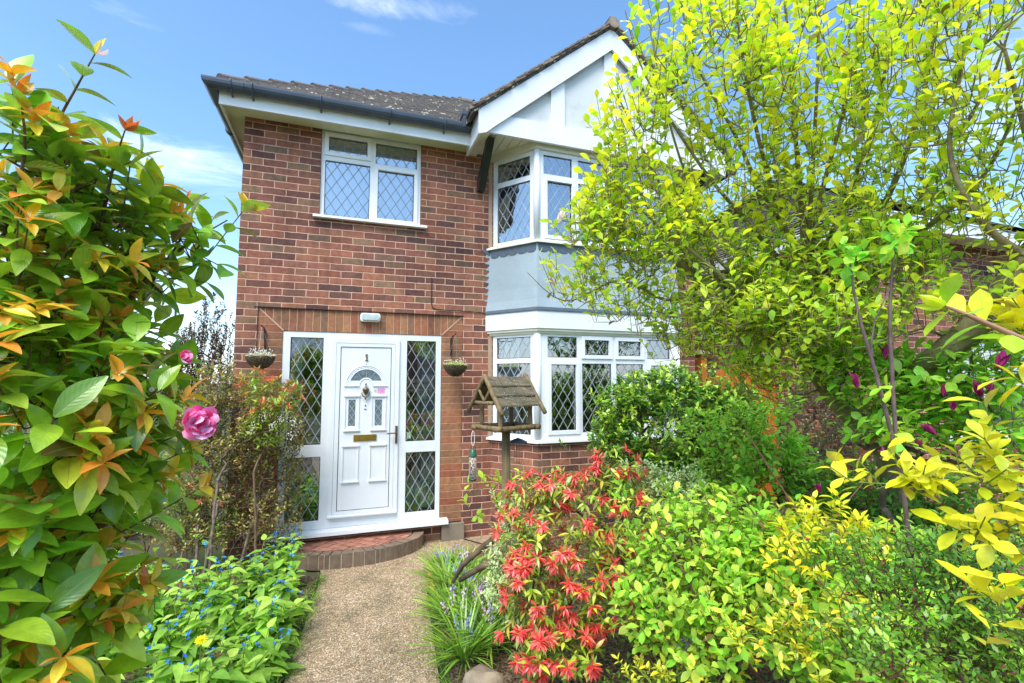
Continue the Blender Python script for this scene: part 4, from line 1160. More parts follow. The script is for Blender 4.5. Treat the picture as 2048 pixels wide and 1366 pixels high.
class Skel:
    def __init__(self):
        self.P = []; self.par = []; self.r = []      # r: fixed radius or 0
    def line(self, pts, radii=None, parent=-1, seg=0.06, jit=0.0):
        """smooth guide limb through pts"""
        pts = [np.array(p, float) for p in pts]; n_ = len(pts)
        radii = radii or [0] * n_
        if parent < 0:
            self.P.append(pts[0]); self.par.append(-1); self.r.append(radii[0]); last = len(self.P) - 1
        else:
            last = parent
        start = last
        def cr(p0, p1, p2, p3, t):
            return 0.5 * ((2 * p1) + (-p0 + p2) * t + (2 * p0 - 5 * p1 + 4 * p2 - p3) * t * t + (-p0 + 3 * p1 - 3 * p2 + p3) * t ** 3)
        ids = [last]
        for i in range(n_ - 1):
            p0 = pts[max(i - 1, 0)]; p1 = pts[i]; p2 = pts[i + 1]; p3 = pts[min(i + 2, n_ - 1)]
            m_ = max(2, int(np.linalg.norm(p2 - p1) / seg))
            for j in range(1, m_ + 1):
                t = j / m_; q = cr(p0, p1, p2, p3, t) + rng.normal(0, jit, 3) * (1 if j < m_ else 0)
                self.P.append(q); self.par.append(last); self.r.append(radii[i] * (1 - t) + radii[i + 1] * t)
                last = len(self.P) - 1; ids.append(last)
        return ids
    def nearest(self, p):
        A = np.array(self.P); return int(np.argmin(((A - np.array(p)) ** 2).sum(1)))
    def grow(self, pts, seg=0.08, sag=0.15, rootw=0.5, wob=0.012, bend=0.35):
        A = np.array(self.P); root = A[0]
        cap = len(A) + 60 * len(pts) + 1000
        buf = np.zeros((cap, 3)); buf[:len(A)] = A; nn = len(A)
        rd = np.zeros(cap); rd[:nn] = np.linalg.norm(A - root, axis=1)
        dist0 = np.array([np.min(((A - p) ** 2).sum(1)) for p in pts]) if len(A) < 4000 else np.linalg.norm(pts - root, axis=1)
        order = np.argsort(dist0)
        tips = np.zeros(len(pts), dtype=int)
        for i in order:
            p = pts[i]
            d = np.sqrt(((buf[:nn] - p) ** 2).sum(1)); prd = np.linalg.norm(p - root)
            j = int(np.argmin(d + rootw * np.maximum(0, rd[:nn] - prd)))
            a = buf[j]; L = d[j]
            if L < 1e-4: tips[i] = j; continue
            pj = self.par[j]; dirp = unit(a - buf[pj]) if pj >= 0 else UP
            c1 = a + dirp * L * bend + np.array([0, 0, sag * 0 * L])
            m_ = min(50, max(1, int(L / seg))); last = j
            for k in range(1, m_ + 1):
                t = k / m_; q = (1 - t) ** 2 * a + 2 * t * (1 - t) * c1 + t * t * p
                if k < m_: q = q + rng.normal(0, wob, 3)
                self.P.append(q); self.par.append(last); self.r.append(0)
                buf[nn] = q; rd[nn] = np.linalg.norm(q - root); last = nn; nn += 1
            tips[i] = last
        return tips
    def add(self, parents, pts):
        """one more segment on each parent"""
        b = len(self.P)
        for pa, q in zip(parents, pts): self.P.append(np.array(q)); self.par.append(int(pa)); self.r.append(0)
        return np.arange(b, len(self.P))
    def mesh(self, name, mat, parent, r_tip=0.0012, expo=0.45, k=5, rmax=0.05):
        P = np.array(self.P); par = np.array(self.par); n_ = len(P)
        cnt = np.ones(n_); kids = np.zeros(n_)
        for i in range(n_ - 1, -1, -1):
            if par[i] >= 0: cnt[par[i]] += cnt[i] * 1.0; kids[par[i]] += 1
        # count tips only
        tip = (kids == 0).astype(float); c = tip.copy()
        for i in range(n_ - 1, -1, -1):
            if par[i] >= 0: c[par[i]] += c[i]
        r = np.minimum(r_tip * np.maximum(c, 1) ** expo, rmax)
        fr_ = np.array(self.r); r = np.where(fr_ > 0, fr_, r)
        D = np.zeros((n_, 3)); has = par >= 0
        D[has] = unit(P[has] - P[par[has]])
        # direction averaged with the strongest child
        best = np.full(n_, -1)
        for i in range(n_):
            p = par[i]
            if p >= 0 and (best[p] < 0 or c[i] > c[best[p]]): best[p] = i
        hb_ = best >= 0
        D2 = D.copy(); D2[hb_] = unit(D[hb_] + D[best[hb_]] + 1e-6)
        ref = np.array([0.37, 0.21, 0.905])
        X = unit(np.cross(D2, ref) + 1e-9); Y = np.cross(D2, X)
        e = np.where(has)[0]; p = par[e]
        rs = np.where(best[p] == e, r[p], np.minimum(r[p], r[e] * 1.25))
        # side branches are oriented by their own first segment
        Xs = np.where((best[p] == e)[:, None], X[p], unit(np.cross(D[e], ref) + 1e-9)); Ds = np.where((best[p] == e)[:, None], D2[p], D[e]); Ys = np.cross(Ds, Xs)
        th = np.arange(k) * 2 * math.pi / k; cs, sn = np.cos(th), np.sin(th)
        A = P[p][:, None] + (Xs[:, None] * cs[None, :, None] + Ys[:, None] * sn[None, :, None]) * rs[:, None, None]
        B = P[e][:, None] + (X[e][:, None] * cs[None, :, None] + Y[e][:, None] * sn[None, :, None]) * r[e][:, None, None]
        V = np.concatenate([A, B], axis=1).reshape(-1, 3)
        base = (np.arange(len(e)) * 2 * k)[:, None]
        j = np.arange(k); j2 = (j + 1) % k
        Q = np.stack([base + j, base + j2, base + k + j2, base + k + j], axis=-1).reshape(-1, 4)
        return quad_mesh(name, V, Q, mat, None, None, smooth=True, parent=parent)


def perp(D):
    a = unit(np.cross(D, rng.normal(size=D.shape))); return a


def twig_leaves(base, D, TL, n_leaf, spread=0.9, s0=0.15, phase=None, jitter=0.25, lift=0.35):
    """alternate leaves up each twig: returns P, dir, normal, s, index of twig"""
    n_ = len(base); k = n_leaf
    s = np.tile(np.linspace(s0, 1.0, k), (n_, 1)) + rng.normal(0, 0.04, (n_, k)); s = np.clip(s, 0.02, 1.0)
    X = perp(D); Y = np.cross(D, X)
    ph = rng.random((n_, 1)) * 6.28 + np.arange(k) * 2.4
    rad = X[:, None] * np.cos(ph)[..., None] + Y[:, None] * np.sin(ph)[..., None]
    sp = spread * (1.15 - 0.5 * s)[..., None]
    d = unit(D[:, None] * (1.0 - 0.4 * (sp > 0)) + rad * sp + rng.normal(0, jitter, (n_, k, 3)))
    P = base[:, None] + D[:, None] * (s * TL.reshape(-1, 1))[..., None]
    nrm = unit(D[:, None] * lift - rad * 0.15 + UP * 0.8 + rng.normal(0, jitter, (n_, k, 3)))
    return P.reshape(-1, 3), d.reshape(-1, 3), nrm.reshape(-1, 3), s.ravel(), np.repeat(np.arange(n_), k)


def shrub(name, label, cat, root, blobs, n_twig, twig, n_leaf, tpl, size, cols, mat, bark, weights=None, spread=0.9, droop=0.0,
          shell=0.5, outw=0.6, upw=0.6, tipcols=None, tipfrac=0.0, tipsize=1.0, tipmat=None, tipname='young_foliage', r_tip=0.0012, seg=0.07,
          guides=None, stems=3, group=None, rosette=False, leafname='foliage', expo=0.45, rmax=0.03, jit=0.16, curl=0.12, widthj=0.12, minz=0.03, tipblob=None, tipn=None, face=0.0, lift=0.35, rootspread=0.06, jitter=0.25, tipdroop=0.0):
    root = np.array(root, float)
    T = thing(name, label, cat, tuple(root), group)
    sk = Skel()
    sk.P.append(root.copy()); sk.par.append(-1); sk.r.append(0)
    C = np.array([b[0] for b in blobs])
    if guides:
        for gpts, rr_ in guides: sk.line([root + 0 if i == 0 and gp is None else gp for i, gp in enumerate(gpts)], rr_, parent=0 if gpts[0] is None else sk.nearest(gpts[0]))
    else:
        for i in range(stems):
            c = C[i % len(C)]; a = root + np.append(rng.normal(0, rootspread, 2), 0)
            mid = (a * 0.45 + c * 0.55) + np.append(rng.normal(0, 0.04, 2), 0.0); sk.line([root, a * .8 + mid * .2, mid], None, parent=0, jit=0.004)
    P, Dout, bi = in_blobs(blobs, n_twig, shell)
    P[:, 2] = np.maximum(P[:, 2], minz)
    rootd = unit(P - root)
    D = unit(Dout * outw + rootd * 0.4 + UP * upw + rng.normal(0, 0.28, P.shape))
    if face: D = unit(D - CR[1] * face)
    TL = rng.uniform(twig[0], twig[1], n_twig)
    base = P - D * TL[:, None] * 0.5
    base[:, 2] = np.maximum(base[:, 2], minz * .5)
    tips = sk.grow(base, seg=seg)
    # the sprig bends a little on its way
    e1 = sk.add(tips, base + D * TL[:, None] * 0.5); D_end = unit(D + UP * 0.12)
    sk.add(e1, base + D * TL[:, None])
    sk.mesh('branches', bark, T, r_tip=r_tip, expo=expo, rmax=rmax)
    lp, ld, ln, s, ti = twig_leaves(base, D, TL, n_leaf, spread, jitter=jitter, lift=lift, s0=0.75 if rosette else 0.15)
    ld = unit(ld - UP * droop)
    L = rng.uniform(size[0], size[1], len(lp)) * (0.75 + 0.35 * s)
    cl = pick(cols, len(lp), weights, jit)
    tv = rng.normal(1, .13, n_twig)[ti][:, None] * (1 + rng.normal(0, .07, (n_twig, 3))[ti]); cl = np.clip(cl * tv, .002, .95)
    dead = rng.random(len(lp)) < .012; cl[dead] = np.array([.22, .13, .05]) * rng.uniform(.6, 1.3, (int(dead.sum()), 1))
    tipmask = np.zeros(len(lp), bool)
    if tipfrac and tipcols is not None:
        ok = rng.random(n_twig) < tipfrac
        if tipblob is not None: ok &= np.isin(bi, tipblob)
        if face:  pass
        tn = tipn or 0
        if tn:     # extra rosette of young leaves at the tip
            tb = base[ok] + D[ok] * TL[ok][:, None]; m_ = len(tb)
            if m_:
                q, dd, nn_, s2, tj = twig_leaves(tb, D[ok], np.full(m_, size[1] * 0.25), tn, spread=1.0, s0=0.3, jitter=0.2, lift=0.2)
                dd = unit(dd - UP * tipdroop)
                l2 = rng.uniform(size[0], size[1], len(q)) * tipsize
                leaf_mesh(tipname, T, tipmat or mat, tpl, q, dd, nn_, l2, pick(tipcols, len(q), None, jit), rng.uniform(1 - widthj, 1 + widthj, len(q)) * (0.8 if tipsize < 1 else 1), rng.normal(curl, .1, len(q)))
        else:
            tipmask = ok[ti] & (s > 0.6)
            if tipmask.any():
                leaf_mesh(tipname, T, tipmat or mat, tpl, lp[tipmask], ld[tipmask], ln[tipmask], L[tipmask] * tipsize, pick(tipcols, int(tipmask.sum()), None, jit), rng.uniform(1 - widthj, 1 + widthj, int(tipmask.sum())), rng.normal(curl, .1, int(tipmask.sum())))
    mk = ~tipmask
    leaf_mesh(leafname, T, mat, tpl, lp[mk], ld[mk], ln[mk], L[mk], cl[mk], rng.uniform(1 - widthj, 1 + widthj, int(mk.sum())), rng.normal(curl, .1, int(mk.sum())))
    return T, sk, (base, D, TL, bi)


def flowerhead(name, parent, mat, c, D, n_, size, tpl, cols, layers=3, openness=(0.25, 1.1), jit=0.08):
    """rose-form flower: whorls of petals round D"""
    D = unit(np.array(D, float)); P = []; Dd = []; Nn = []; L = []
    X = unit(np.cross(D, np.array([.2, .5, .8]))); Y = np.cross(D, X)
    for l in range(layers):
        op = openness[0] + (openness[1] - openness[0]) * l / max(1, layers - 1); k = int(n_ * (0.6 + 0.5 * l / max(1, layers - 1)))
        for i in range(k):
            a = 6.28 * (i + 0.5 * (l % 2)) / k + rng.normal(0, .12)
            rad = X * math.cos(a) + Y * math.sin(a)
            P.append(c + rad * size * 0.05 * l); L_SCALE = 1; d = unit(D * (1.25 - op) + rad * op + rng.normal(0, .1, 3)); Dd.append(d); Nn.append(unit(D - rad * .3)); L.append(size * (0.42 + 0.13 * l) * rng.uniform(.9, 1.1))
    n2 = len(P)
    return leaf_mesh(name, parent, mat, tpl, np.array(P), np.array(Dd), np.array(Nn), np.array(L), pick(cols, n2, None, jit), np.ones(n2), rng.normal(-0.15, .25, n2))


# leaf colours (albedo)
def C8(*a): return [srgb(*x)[:3] for x in a]
L_GLOSSY = leaf_mat('glossy_camellia_leaf', gloss=0.28, rough=0.30, trans=0.38, rib=0.75, veins=0.03, tint=(1.3, 1.25, 0.4), ribcol=(0.42, 0.55, 0.10, 1))
L_YOUNG = leaf_mat('young_camellia_leaf', gloss=0.22, rough=0.32, trans=0.42, rib=0.5, veins=0.05, tint=(1.3, 1.0, 0.5), ribcol=(0.75, 0.35, 0.05, 1))
L_MAG = leaf_mat('magnolia_leaf', gloss=0.12, rough=0.45, trans=0.60, rib=0.35, tint=(1.18, 1.25, 0.4), ribcol=(0.55, 0.6, 0.12, 1))
L_MID = leaf_mat('shrub_leaf', gloss=0.25, rough=0.35, trans=0.35, rib=0.3, tint=(1.2, 1.15, 0.4))
L_SOFT = leaf_mat('soft_green_leaf', gloss=0.08, rough=0.5, trans=0.45, rib=0.4, veins=0.06, tint=(1.2, 1.15, 0.45), ribcol=(0.40, 0.58, 0.16, 1))
L_VARIEG = leaf_mat('cream_edged_leaf', gloss=0.2, rough=0.35, trans=0.3, rib=0.0, margin=(0.84, 0.87, 0.55, 1), mthr=0.36)
L_RED = leaf_mat('red_pieris_leaf', gloss=0.25, rough=0.35, trans=0.35, rib=0.3, tint=(1.2, 0.8, 0.7), ribcol=(0.85, 0.35, 0.25, 1))
L_YEL = leaf_mat('golden_leaf', gloss=0.2, rough=0.35, trans=0.4, rib=0.3, tint=(1.1, 1.0, 0.3), ribcol=(0.75, 0.7, 0.1, 1))
L_PETAL = leaf_mat('petal', gloss=0.04, rough=0.5, trans=0.35, rib=0.0, tint=(1.1, 0.9, 1.0))
T_FINE = template('ellip', 4, 8, 0.50, 0.30, 0.10)
T_YOUNG = template('lance', 4, 6, 0.38, 0.5, 0.05)
T_MID = template('ellip', 2, 4, 0.46, 0.3, 0.10)
T_OBOV = template('obov', 2, 5, 0.50, 0.25, 0.10)
T_LANCE = template('lance', 2, 4, 0.28, 0.3, 0.15)
T_SMALL = template('ellip', 2, 2, 0.55, 0.2, 0.08)
T_OVATE = template('ovate', 4, 6, 0.52, 0.2, 0.2)
T_STRAP = template('strap', 2, 8, 0.045, 0.4, 0.10)
T_PETAL = template('petal', 4, 4, 0.75, -0.2, -0.12)
T_BUD = template('ellip', 4, 5, 0.5, 1.6, -0.05)
# ------------------------------------------------------------------ small things
# bulkhead light over the door
T = thing('wall_light', 'white oblong bulkhead light fixed over the front door', 'lamp', (1.325, -0.0, 2.43))
mb = MB()
def rr(fr, s0, s1, z0, z1, r, k=5):
    P = []
    for (cx_, cz_, a0) in ((s1 - r, z1 - r, 0), (s0 + r, z1 - r, 90), (s0 + r, z0 + r, 180), (s1 - r, z0 + r, 270)):
        for i in range(k + 1):
            a = R(a0 + 90 * i / k); P.append((cx_ + r * math.cos(a), cz_ + r * math.sin(a)))
    return P
Q = rr(W0, 1.222, 1.428, 2.388, 2.478, .025)
mb.prism([W0.P(s, z, .045) for s, z in Q][::-1], (0, .06, 0)); mb.build('housing', M_UPVC_OLD, T, bevel=.004)
Q = rr(W0, 1.236, 1.414, 2.402, 2.466, .022)
mb = MB(); mb.prism([W0.P(s, z, .0455) for s, z in Q][::-1], (0, -.022, 0)); 
for i in range(12):
    s = 1.248 + i * .0140; mb.box(W0, s, s + .004, 2.408, 2.460, .066, .070)
mb.build('diffuser', simple('ribbed_diffuser', (0.62, 0.68, 0.68, 1), rough=.15, var=.2, vscale=30), T, bevel=.004)
MB().tube([W0.P(1.325, 2.52, .012), W0.P(1.318, 2.505, .02), W0.P(1.325, 2.478, .02)], .004, 6).build('cable', M_DARK, T)

def hanging(x, z, zb, lab, labb, plantcols, bx):
    """bracket on the wall at x,z and a basket under it"""
    B_ = thing('basket_bracket', labb, 'bracket', (bx, 0, z))
    mb = MB().box(Fr(0, 0), bx - .009, bx + .009, z - .20, z + .0, .0, .007)
    mb.tube([(bx, -.007, z - .01), (bx, -.10, z + .022), (bx, -.235, z + .022), (bx, -.25, z + .034), (bx, -.262, z + .028)], .0055, 7)
    mb.tube([(bx, -.008, z - .17), (bx, -.05, z - .10), (bx, -.09, z - .03), (bx, -.13, z + .02)], .0045, 7)
    mb.build('arm', M_IRON, B_)
    c = (bx, -.245)
    H = thing('hanging_basket', lab, 'basket', (c[0], c[1], zb))
    ch = MB()
    for k in range(3):
        a = k * 2.094 + .5; e = (c[0] + .115 * math.cos(a), c[1] + .115 * math.sin(a), zb + .11); top = (c[0], c[1], z + .018)
        m_ = 22
        for i in range(m_):
            p = [top[j] + (e[j] - top[j]) * i / m_ for j in range(3)]; q = [top[j] + (e[j] - top[j]) * (i + .75) / m_ for j in range(3)]
            ch.tube([p, q], .0022 if i % 2 else .0013, 5)
    ch.build('chain', simple('galvanised_chain', (.35, .35, .34, 1), rough=.4, metal=.6), H)
    # woven bowl: stacked wobbling rods
    bw = MB(); rows = 11
    for r_ in range(rows):
        f = r_ / (rows - 1); rad = .028 + .094 * math.sin(f * math.pi / 2) ** .75; zz = zb + .115 * f
        for off in (0, math.pi / 14):
            pts = [(c[0] + (rad + .004 * math.sin(14 * a + off * 14)) * math.cos(a), c[1] + (rad + .004 * math.sin(14 * a + off * 14)) * math.sin(a), zz + .003 * math.sin(7 * a + r_)) for a in [6.2832 * i / 56 for i in range(57)]]
            bw.tube(pts, .0055, 5, caps=False)
    bw.build('bowl', wood_mat('wicker_' + str(int(bx * 10)), srgb(58, 46, 34), srgb(112, 92, 66), sc=60), H)
    MB().lathe((c[0], c[1], zb), [(.001, .0), (.03, .003), (.085, .04), (.112, .105), (.001, .112)], 20).build('liner', simple('moss_liner', srgb(54, 46, 30), rough=1, var=.4), H)
    m_ = 240; a = rng.random(m_) * 6.28; rr_ = rng.random(m_) ** .5 * .12; P = np.stack([c[0] + rr_ * np.cos(a), c[1] + rr_ * np.sin(a), zb + .11 + rng.random(m_) * .06 * (1.2 - rr_ / .12)], 1)
    rad = np.stack([np.cos(a), np.sin(a), np.zeros(m_)], 1)
    leaf_mesh('foliage', H, L_SOFT, T_SMALL, P, unit(rad * .8 + UP * .4 + rng.normal(0, .4, (m_, 3))), unit(UP + rng.normal(0, .4, (m_, 3))), rng.uniform(.016, .03, m_), pick(plantcols, m_))
    m_ = 70; a = rng.random(m_) * 6.28; rr_ = rng.random(m_) ** .5 * .125; P = np.stack([c[0] + rr_ * np.cos(a), c[1] + rr_ * np.sin(a), zb + .135 + rng.random(m_) * .05], 1)
    leaf_mesh('flower', H, L_PETAL, T_SMALL, P, rng.normal(0, 1, (m_, 3)), rng.normal(0, 1, (m_, 3)), np.full(m_, .017), pick(C8((226, 228, 216), (206, 212, 214)), m_))
    return H
hanging(0, 2.255, 1.868, 'left hanging basket with silvery foliage, beside the door and above the red pieris tips', 'black iron bracket left of the door holding the silvery basket', C8((168, 190, 190), (142, 168, 164), (190, 204, 200)), 0.315)
hanging(0, 2.235, 1.803, 'right hanging basket with cream and pale green flowers between door and bay window', 'black iron bracket right of the door above the bird table', C8((150, 184, 120), (176, 200, 140), (128, 164, 100)), 2.215)

# ---- bird table
bt_t = 3.42
c0 = at(1012, 856, bt_t)
bx, by, bz = float(c0[0]), float(c0[1]), float(c0[2])
BT = thing('bird_table', 'weathered wooden bird table with shingled gable roof on a post', 'bird table', (bx, by, 0))
# local axes: along the ridge (a) and across (b)
ang = math.atan2(_R[1], _R[0]) + R(38)
aa = np.array([math.cos(ang), math.sin(ang), 0]); bb = np.array([-math.sin(ang), math.cos(ang), 0])
def LP(a, b, z): return tuple(np.array([bx, by, 0]) + aa * a + bb * b + UP * z)
HX, HY = .170, .135       # tray half sizes along ridge / across
zt = bz
def logt(mb, p, q, r, k=9, n_=5):
    p, q = np.array(p), np.array(q); pts = [p + (q - p) * i / n_ for i in range(n_ + 1)]
    mb.tube([tuple(x + rng.normal(0, .0012, 3)) for x in pts], [r * (1 + rng.normal(0, .04)) for _ in pts], k)
MB().tube([LP(0, 0, -.1), LP(0.003, 0, .7), LP(0, 0, zt - .012)], [.034, .032, .031], 14).build('post', M_WOOD_POST, BT, smooth=True)
tr = MB()
for i in range(6):
    b0 = -HY + i * (2 * HY / 6); tr.prism([LP(-HX, b0 + .002, zt - .01), LP(HX, b0 + .002, zt - .01), LP(HX, b0 + 2 * HY / 6 - .002, zt - .01), LP(-HX, b0 + 2 * HY / 6 - .002, zt - .01)], (0, 0, .012))
tr.build('tray', M_WOOD_POST, BT)
for (p, q) in ((LP(-HX - .03, -HY, zt + .008), LP(HX + .03, -HY, zt + .012)), (LP(-HX - .03, HY, zt + .008), LP(HX + .03, HY, zt + .012)), (LP(-HX, -HY - .03, zt + .012), LP(-HX, HY + .03, zt + .012)), (LP(HX, -HY - .03, zt + .012), LP(HX, HY + .03, zt + .012))):
    m_ = MB(); logt(m_, p, q, .018); m_.build('tray_rail', M_WOOD_POST, BT, smooth=True)
ze = zt + .185; RB, RA, RZ = .165, .185, .205    # eave height, roof half width across, half length, rise
for a in (-HX * .80, HX * .80):
    for b in (-HY * .82, HY * .82):
        m_ = MB(); logt(m_, LP(a, b, zt + .002), LP(a, b, ze + .005), .0165, 10); m_.build('corner_post', M_WOOD_POST, BT, smooth=True)
rfm = MB(); nrow = 3
for sg in (-1, 1):
    for r_ in range(nrow):
        f0, f1 = r_ / nrow, (r_ + 1) / nrow + .03
        k = 7
        for i in range(k):
            a0 = -RA + 2 * RA * i / k; a1 = a0 + 2 * RA / k - .003; wob = rng.uniform(-.006, .006)
            b0_, z0_ = RB * (1 - f0) + .012 + (wob if r_ == 0 else wob * .6), ze - .03 + RZ * f0 - .006; b1_, z1_ = RB * (1 - min(f1, 1)), ze - .03 + RZ * min(f1, 1)
            P = [LP(a0, sg * b0_, z0_ + .012), LP(a1, sg * b0_, z0_ + .012), LP(a1, sg * b1_, z1_), LP(a0, sg * b1_, z1_)]
            rfm.prism(P if sg == 1 else P[::-1], (0, 0, .010))
rf_o = rfm.build('roof', M_WOOD_SHINGLE, BT)
for a in (-RA - .005, RA + .005):
    for sg in (-1, 1):
        m_ = MB(); logt(m_, LP(a, sg * (RB + .045), ze - .075), LP(a, -sg * .004, ze + RZ - .012), .016, 9); m_.build('roof_edge_log', M_WOOD_POST, BT, smooth=True)
    m_ = MB(); logt(m_, LP(a, -HY * .82, ze + .0), LP(a, HY * .82, ze + .0), .014)
    m_.build('crossbar', M_WOOD_POST, BT, smooth=True)
    m_ = MB(); logt(m_, LP(a, 0, ze + .01), LP(a, RB * .42, ze + RZ * .45), .010); logt(m_, LP(a, 0, ze + .01), LP(a, -RB * .42, ze + RZ * .45), .010); m_.build('brace', M_WOOD_POST, BT, smooth=True)
    if a < 0:
        pass
m_ = MB(); m_.tube([LP(HX + .02, -HY * .2, zt - .02), LP(HX + .03, -HY * .2, zt - .055)], .003, 5); m_.build('hook', M_IRON, BT)
# crumbs
cr_ = MB()
for i in range(60):
    p = LP(rng.uniform(-RA, RA), -RB * rng.uniform(.2, 1.0), 0); f = rng.random(); q = LP(rng.uniform(-RA * .9, RA * .9), -RB * (1 - f) - .003, ze - .01 + RZ * f + .004); r_ = rng.uniform(.002, .004)
    cr_.lathe(q, [(.0003, -r_ * .4), (r_, 0), (.0003, r_ * .5)], 6, caps=False)
cr_.build('droppings', simple('white_speck', (.7, .7, .64, 1), rough=.9), BT)
# feeders
def feeder(p, lab):
    F = thing('bird_feeder', lab, 'bird feeder', tuple(p))
    x, y, z = [float(v) for v in p]
    lp = [(x + .012 * math.sin(t) , y, z - .052 + .052 * math.cos(t)) for t in [6.2832 * i / 20 for i in range(21)]]
    MB().tube(lp, .0022, 6, caps=False).build('cord', simple('white_cord', (.7, .66, .6, 1), rough=.8), F)
    MB().tube([(x - .020, y, z - .15), (x - .020, y, z - .125), (x - .008, y, z - .105), (x + .008, y, z - .105), (x + .020, y, z - .125), (x + .020, y, z - .15)], .0018, 6).build('wire_handle', M_IRON, F)
    MB().lathe((x, y, z), [(.004, -.123), (.012, -.128), (.022, -.145), (.029, -.172), (.029, -.176), (.001, -.177)], 18).build('cap', simple('green_plastic', srgb(44, 98, 72), rough=.3, var=.25, vscale=20), F, smooth=True)
    m, nt_, out_ = mat_new('peanuts_in_mesh'); n = N(nt_); p_ = n('BsdfPrincipled'); n.link(p_.outputs[0], out_.inputs[0]); p_.inputs['Roughness'].default_value = .6
    g_ = n('NewGeometry'); v_ = n('TexVoronoi'); v_.inputs['Scale'].default_value = 130; n.link(g_.outputs['Position'], v_.inputs['Vector'])
    r_ = ramp(n, [(.25, srgb(222, 204, 184)), (.5, srgb(190, 160, 136)), (.62, srgb(70, 54, 44))]); n.link(v_.outputs['Distance'], r_.inputs[0]); n.link(r_.outputs[0], p_.inputs['Base Color'])
    MB().lathe((x, y, z), [(.025, -.177), (.025, -.335)], 20).build('peanut_tube', m, F, smooth=True)
    w_ = MB()
    for k in range(14):
        a = k * 6.2832 / 14; w_.tube([(x + .027 * math.cos(a), y + .027 * math.sin(a), z - .177), (x + .027 * math.cos(a + .5), y + .027 * math.sin(a + .5), z - .335)], .0008, 4)
        w_.tube([(x + .027 * math.cos(a), y + .027 * math.sin(a), z - .177), (x + .027 * math.cos(a - .5), y + .027 * math.sin(a - .5), z - .335)], .0008, 4)
    w_.build('mesh_cage', simple('silver_wire', (.6, .6, .58, 1), rough=.35, metal=.6), F)
    MB().lathe((x, y, z), [(.001, -.345), (.026, -.343), (.029, -.335), (.029, -.331), (.001, -.330)], 18).build('base', simple('dark_green_plastic', srgb(52, 74, 60), rough=.4, var=.2), F, smooth=True)
feeder(at(946, 862, 3.36), 'green capped peanut feeder on a white cord hanging from the bird table')
p = at(1036, 868, 3.5)
F = thing('bird_feeder', 'grey domed feeder hanging under the right side of the bird table', 'bird feeder', tuple(p))
MB().tube([tuple(p), tuple(p - UP * .03)], .002, 5).build('hook', M_IRON, F)
MB().lathe(tuple(p), [(.004, -.028), (.03, -.036), (.066, -.054), (.07, -.062), (.001, -.060)], 20).build('dome', M_LEADGREY, F, smooth=True)
m_ = MB()
for a in (0, 1.57, 3.14, 4.71): m_.tube([tuple(p + np.array([.03 * math.cos(a), .03 * math.sin(a), -.06])), tuple(p + np.array([.03 * math.cos(a), .03 * math.sin(a), -.21]))], .0012, 5)
for z in (-.12, -.165, -.21): m_.tube([tuple(p + np.array([.03 * math.cos(a), .03 * math.sin(a), z])) for a in [6.2832 * i / 16 for i in range(17)]], .0012, 5)
m_.build('wire_cage', M_IRON, F)

# ---- orange gate in the gap beyond the house
GT = thing('garden_gate', 'orange stained close-boarded gate with curved top between the two houses', 'gate', (6.4, 0.2, 0))
gm = MB(); gx0, gx1 = 5.98, 7.12; k = 11
for i in range(k):
    a = gx0 + (gx1 - gx0) * i / k; b_ = gx0 + (gx1 - gx0) * (i + 1) / k - .008
    zt_ = lambda x: 1.78 + .20 * (1 - ((x - (gx0 + gx1) / 2) / ((gx1 - gx0) / 2)) ** 2)
    gm.prism([(a, 0.17, .06), (b_, 0.17, .06), (b_, 0.17, zt_(b_)), (a, 0.17, zt_(a))], (0, .02, 0))
gm.build('board', M_GATE, GT)
m_ = MB()
for z in (.3, 1.0, 1.65): m_.box(Fr(gx0, 0.235), 0, gx1 - gx0, z, z + .1, 0.0, .044)
m_.build('ledge', M_GATE, GT)
for x in (gx0 - .12, gx1 + .02):
    P_ = MB().box(Fr(x, .25), 0, .10, 0, 2.12, 0, .1).build('gate_post', M_GATE, GT)
    MB().prism([(x - .03, .12, 2.125), (x + .13, .12, 2.125), (x + .13, .12, 2.15), (x - .03, .12, 2.19)], (0, .16, 0)).build('post_cap', simple('pale_cap', srgb(206, 190, 176), rough=.6, var=.1), P_)
# ---- neighbour
NB = thing('neighbour_house', 'brick neighbouring house with grey hipped roof seen through the magnolia', 'house', (7.4, 0, 0))
nx0, nx1, ny0, ny1, nz = 7.3, 15.0, -1.3, 7.2, 3.75
m_ = MB().plate(Fr(nx0, ny1, 0, -1), (0, ny1 - ny0, -.3, nz), [(5.35, 5.95, 2.55, 3.5)], n=0, depth=.2, hdepth=.08, rim=False)
m_.plate(Fr(nx0, ny0, 1, 0), (0, nx1 - nx0, -.3, nz), [(1.2, 3.2, 1.0, 2.3), (4.4, 6.4, 1.0, 2.3)], n=0, depth=.2, hdepth=.08, rim=False)
for fr_, L in ((Fr(nx1, ny0, 0, 1), ny1 - ny0), (Fr(nx1, ny1, -1, 0), nx1 - nx0)): m_.poly([fr_.P(0, -.3), fr_.P(L, -.3), fr_.P(L, nz), fr_.P(0, nz)], [(0, -.3), (L, -.3), (L, nz), (0, nz)])
m_.build('wall', M_BRICK, NB)
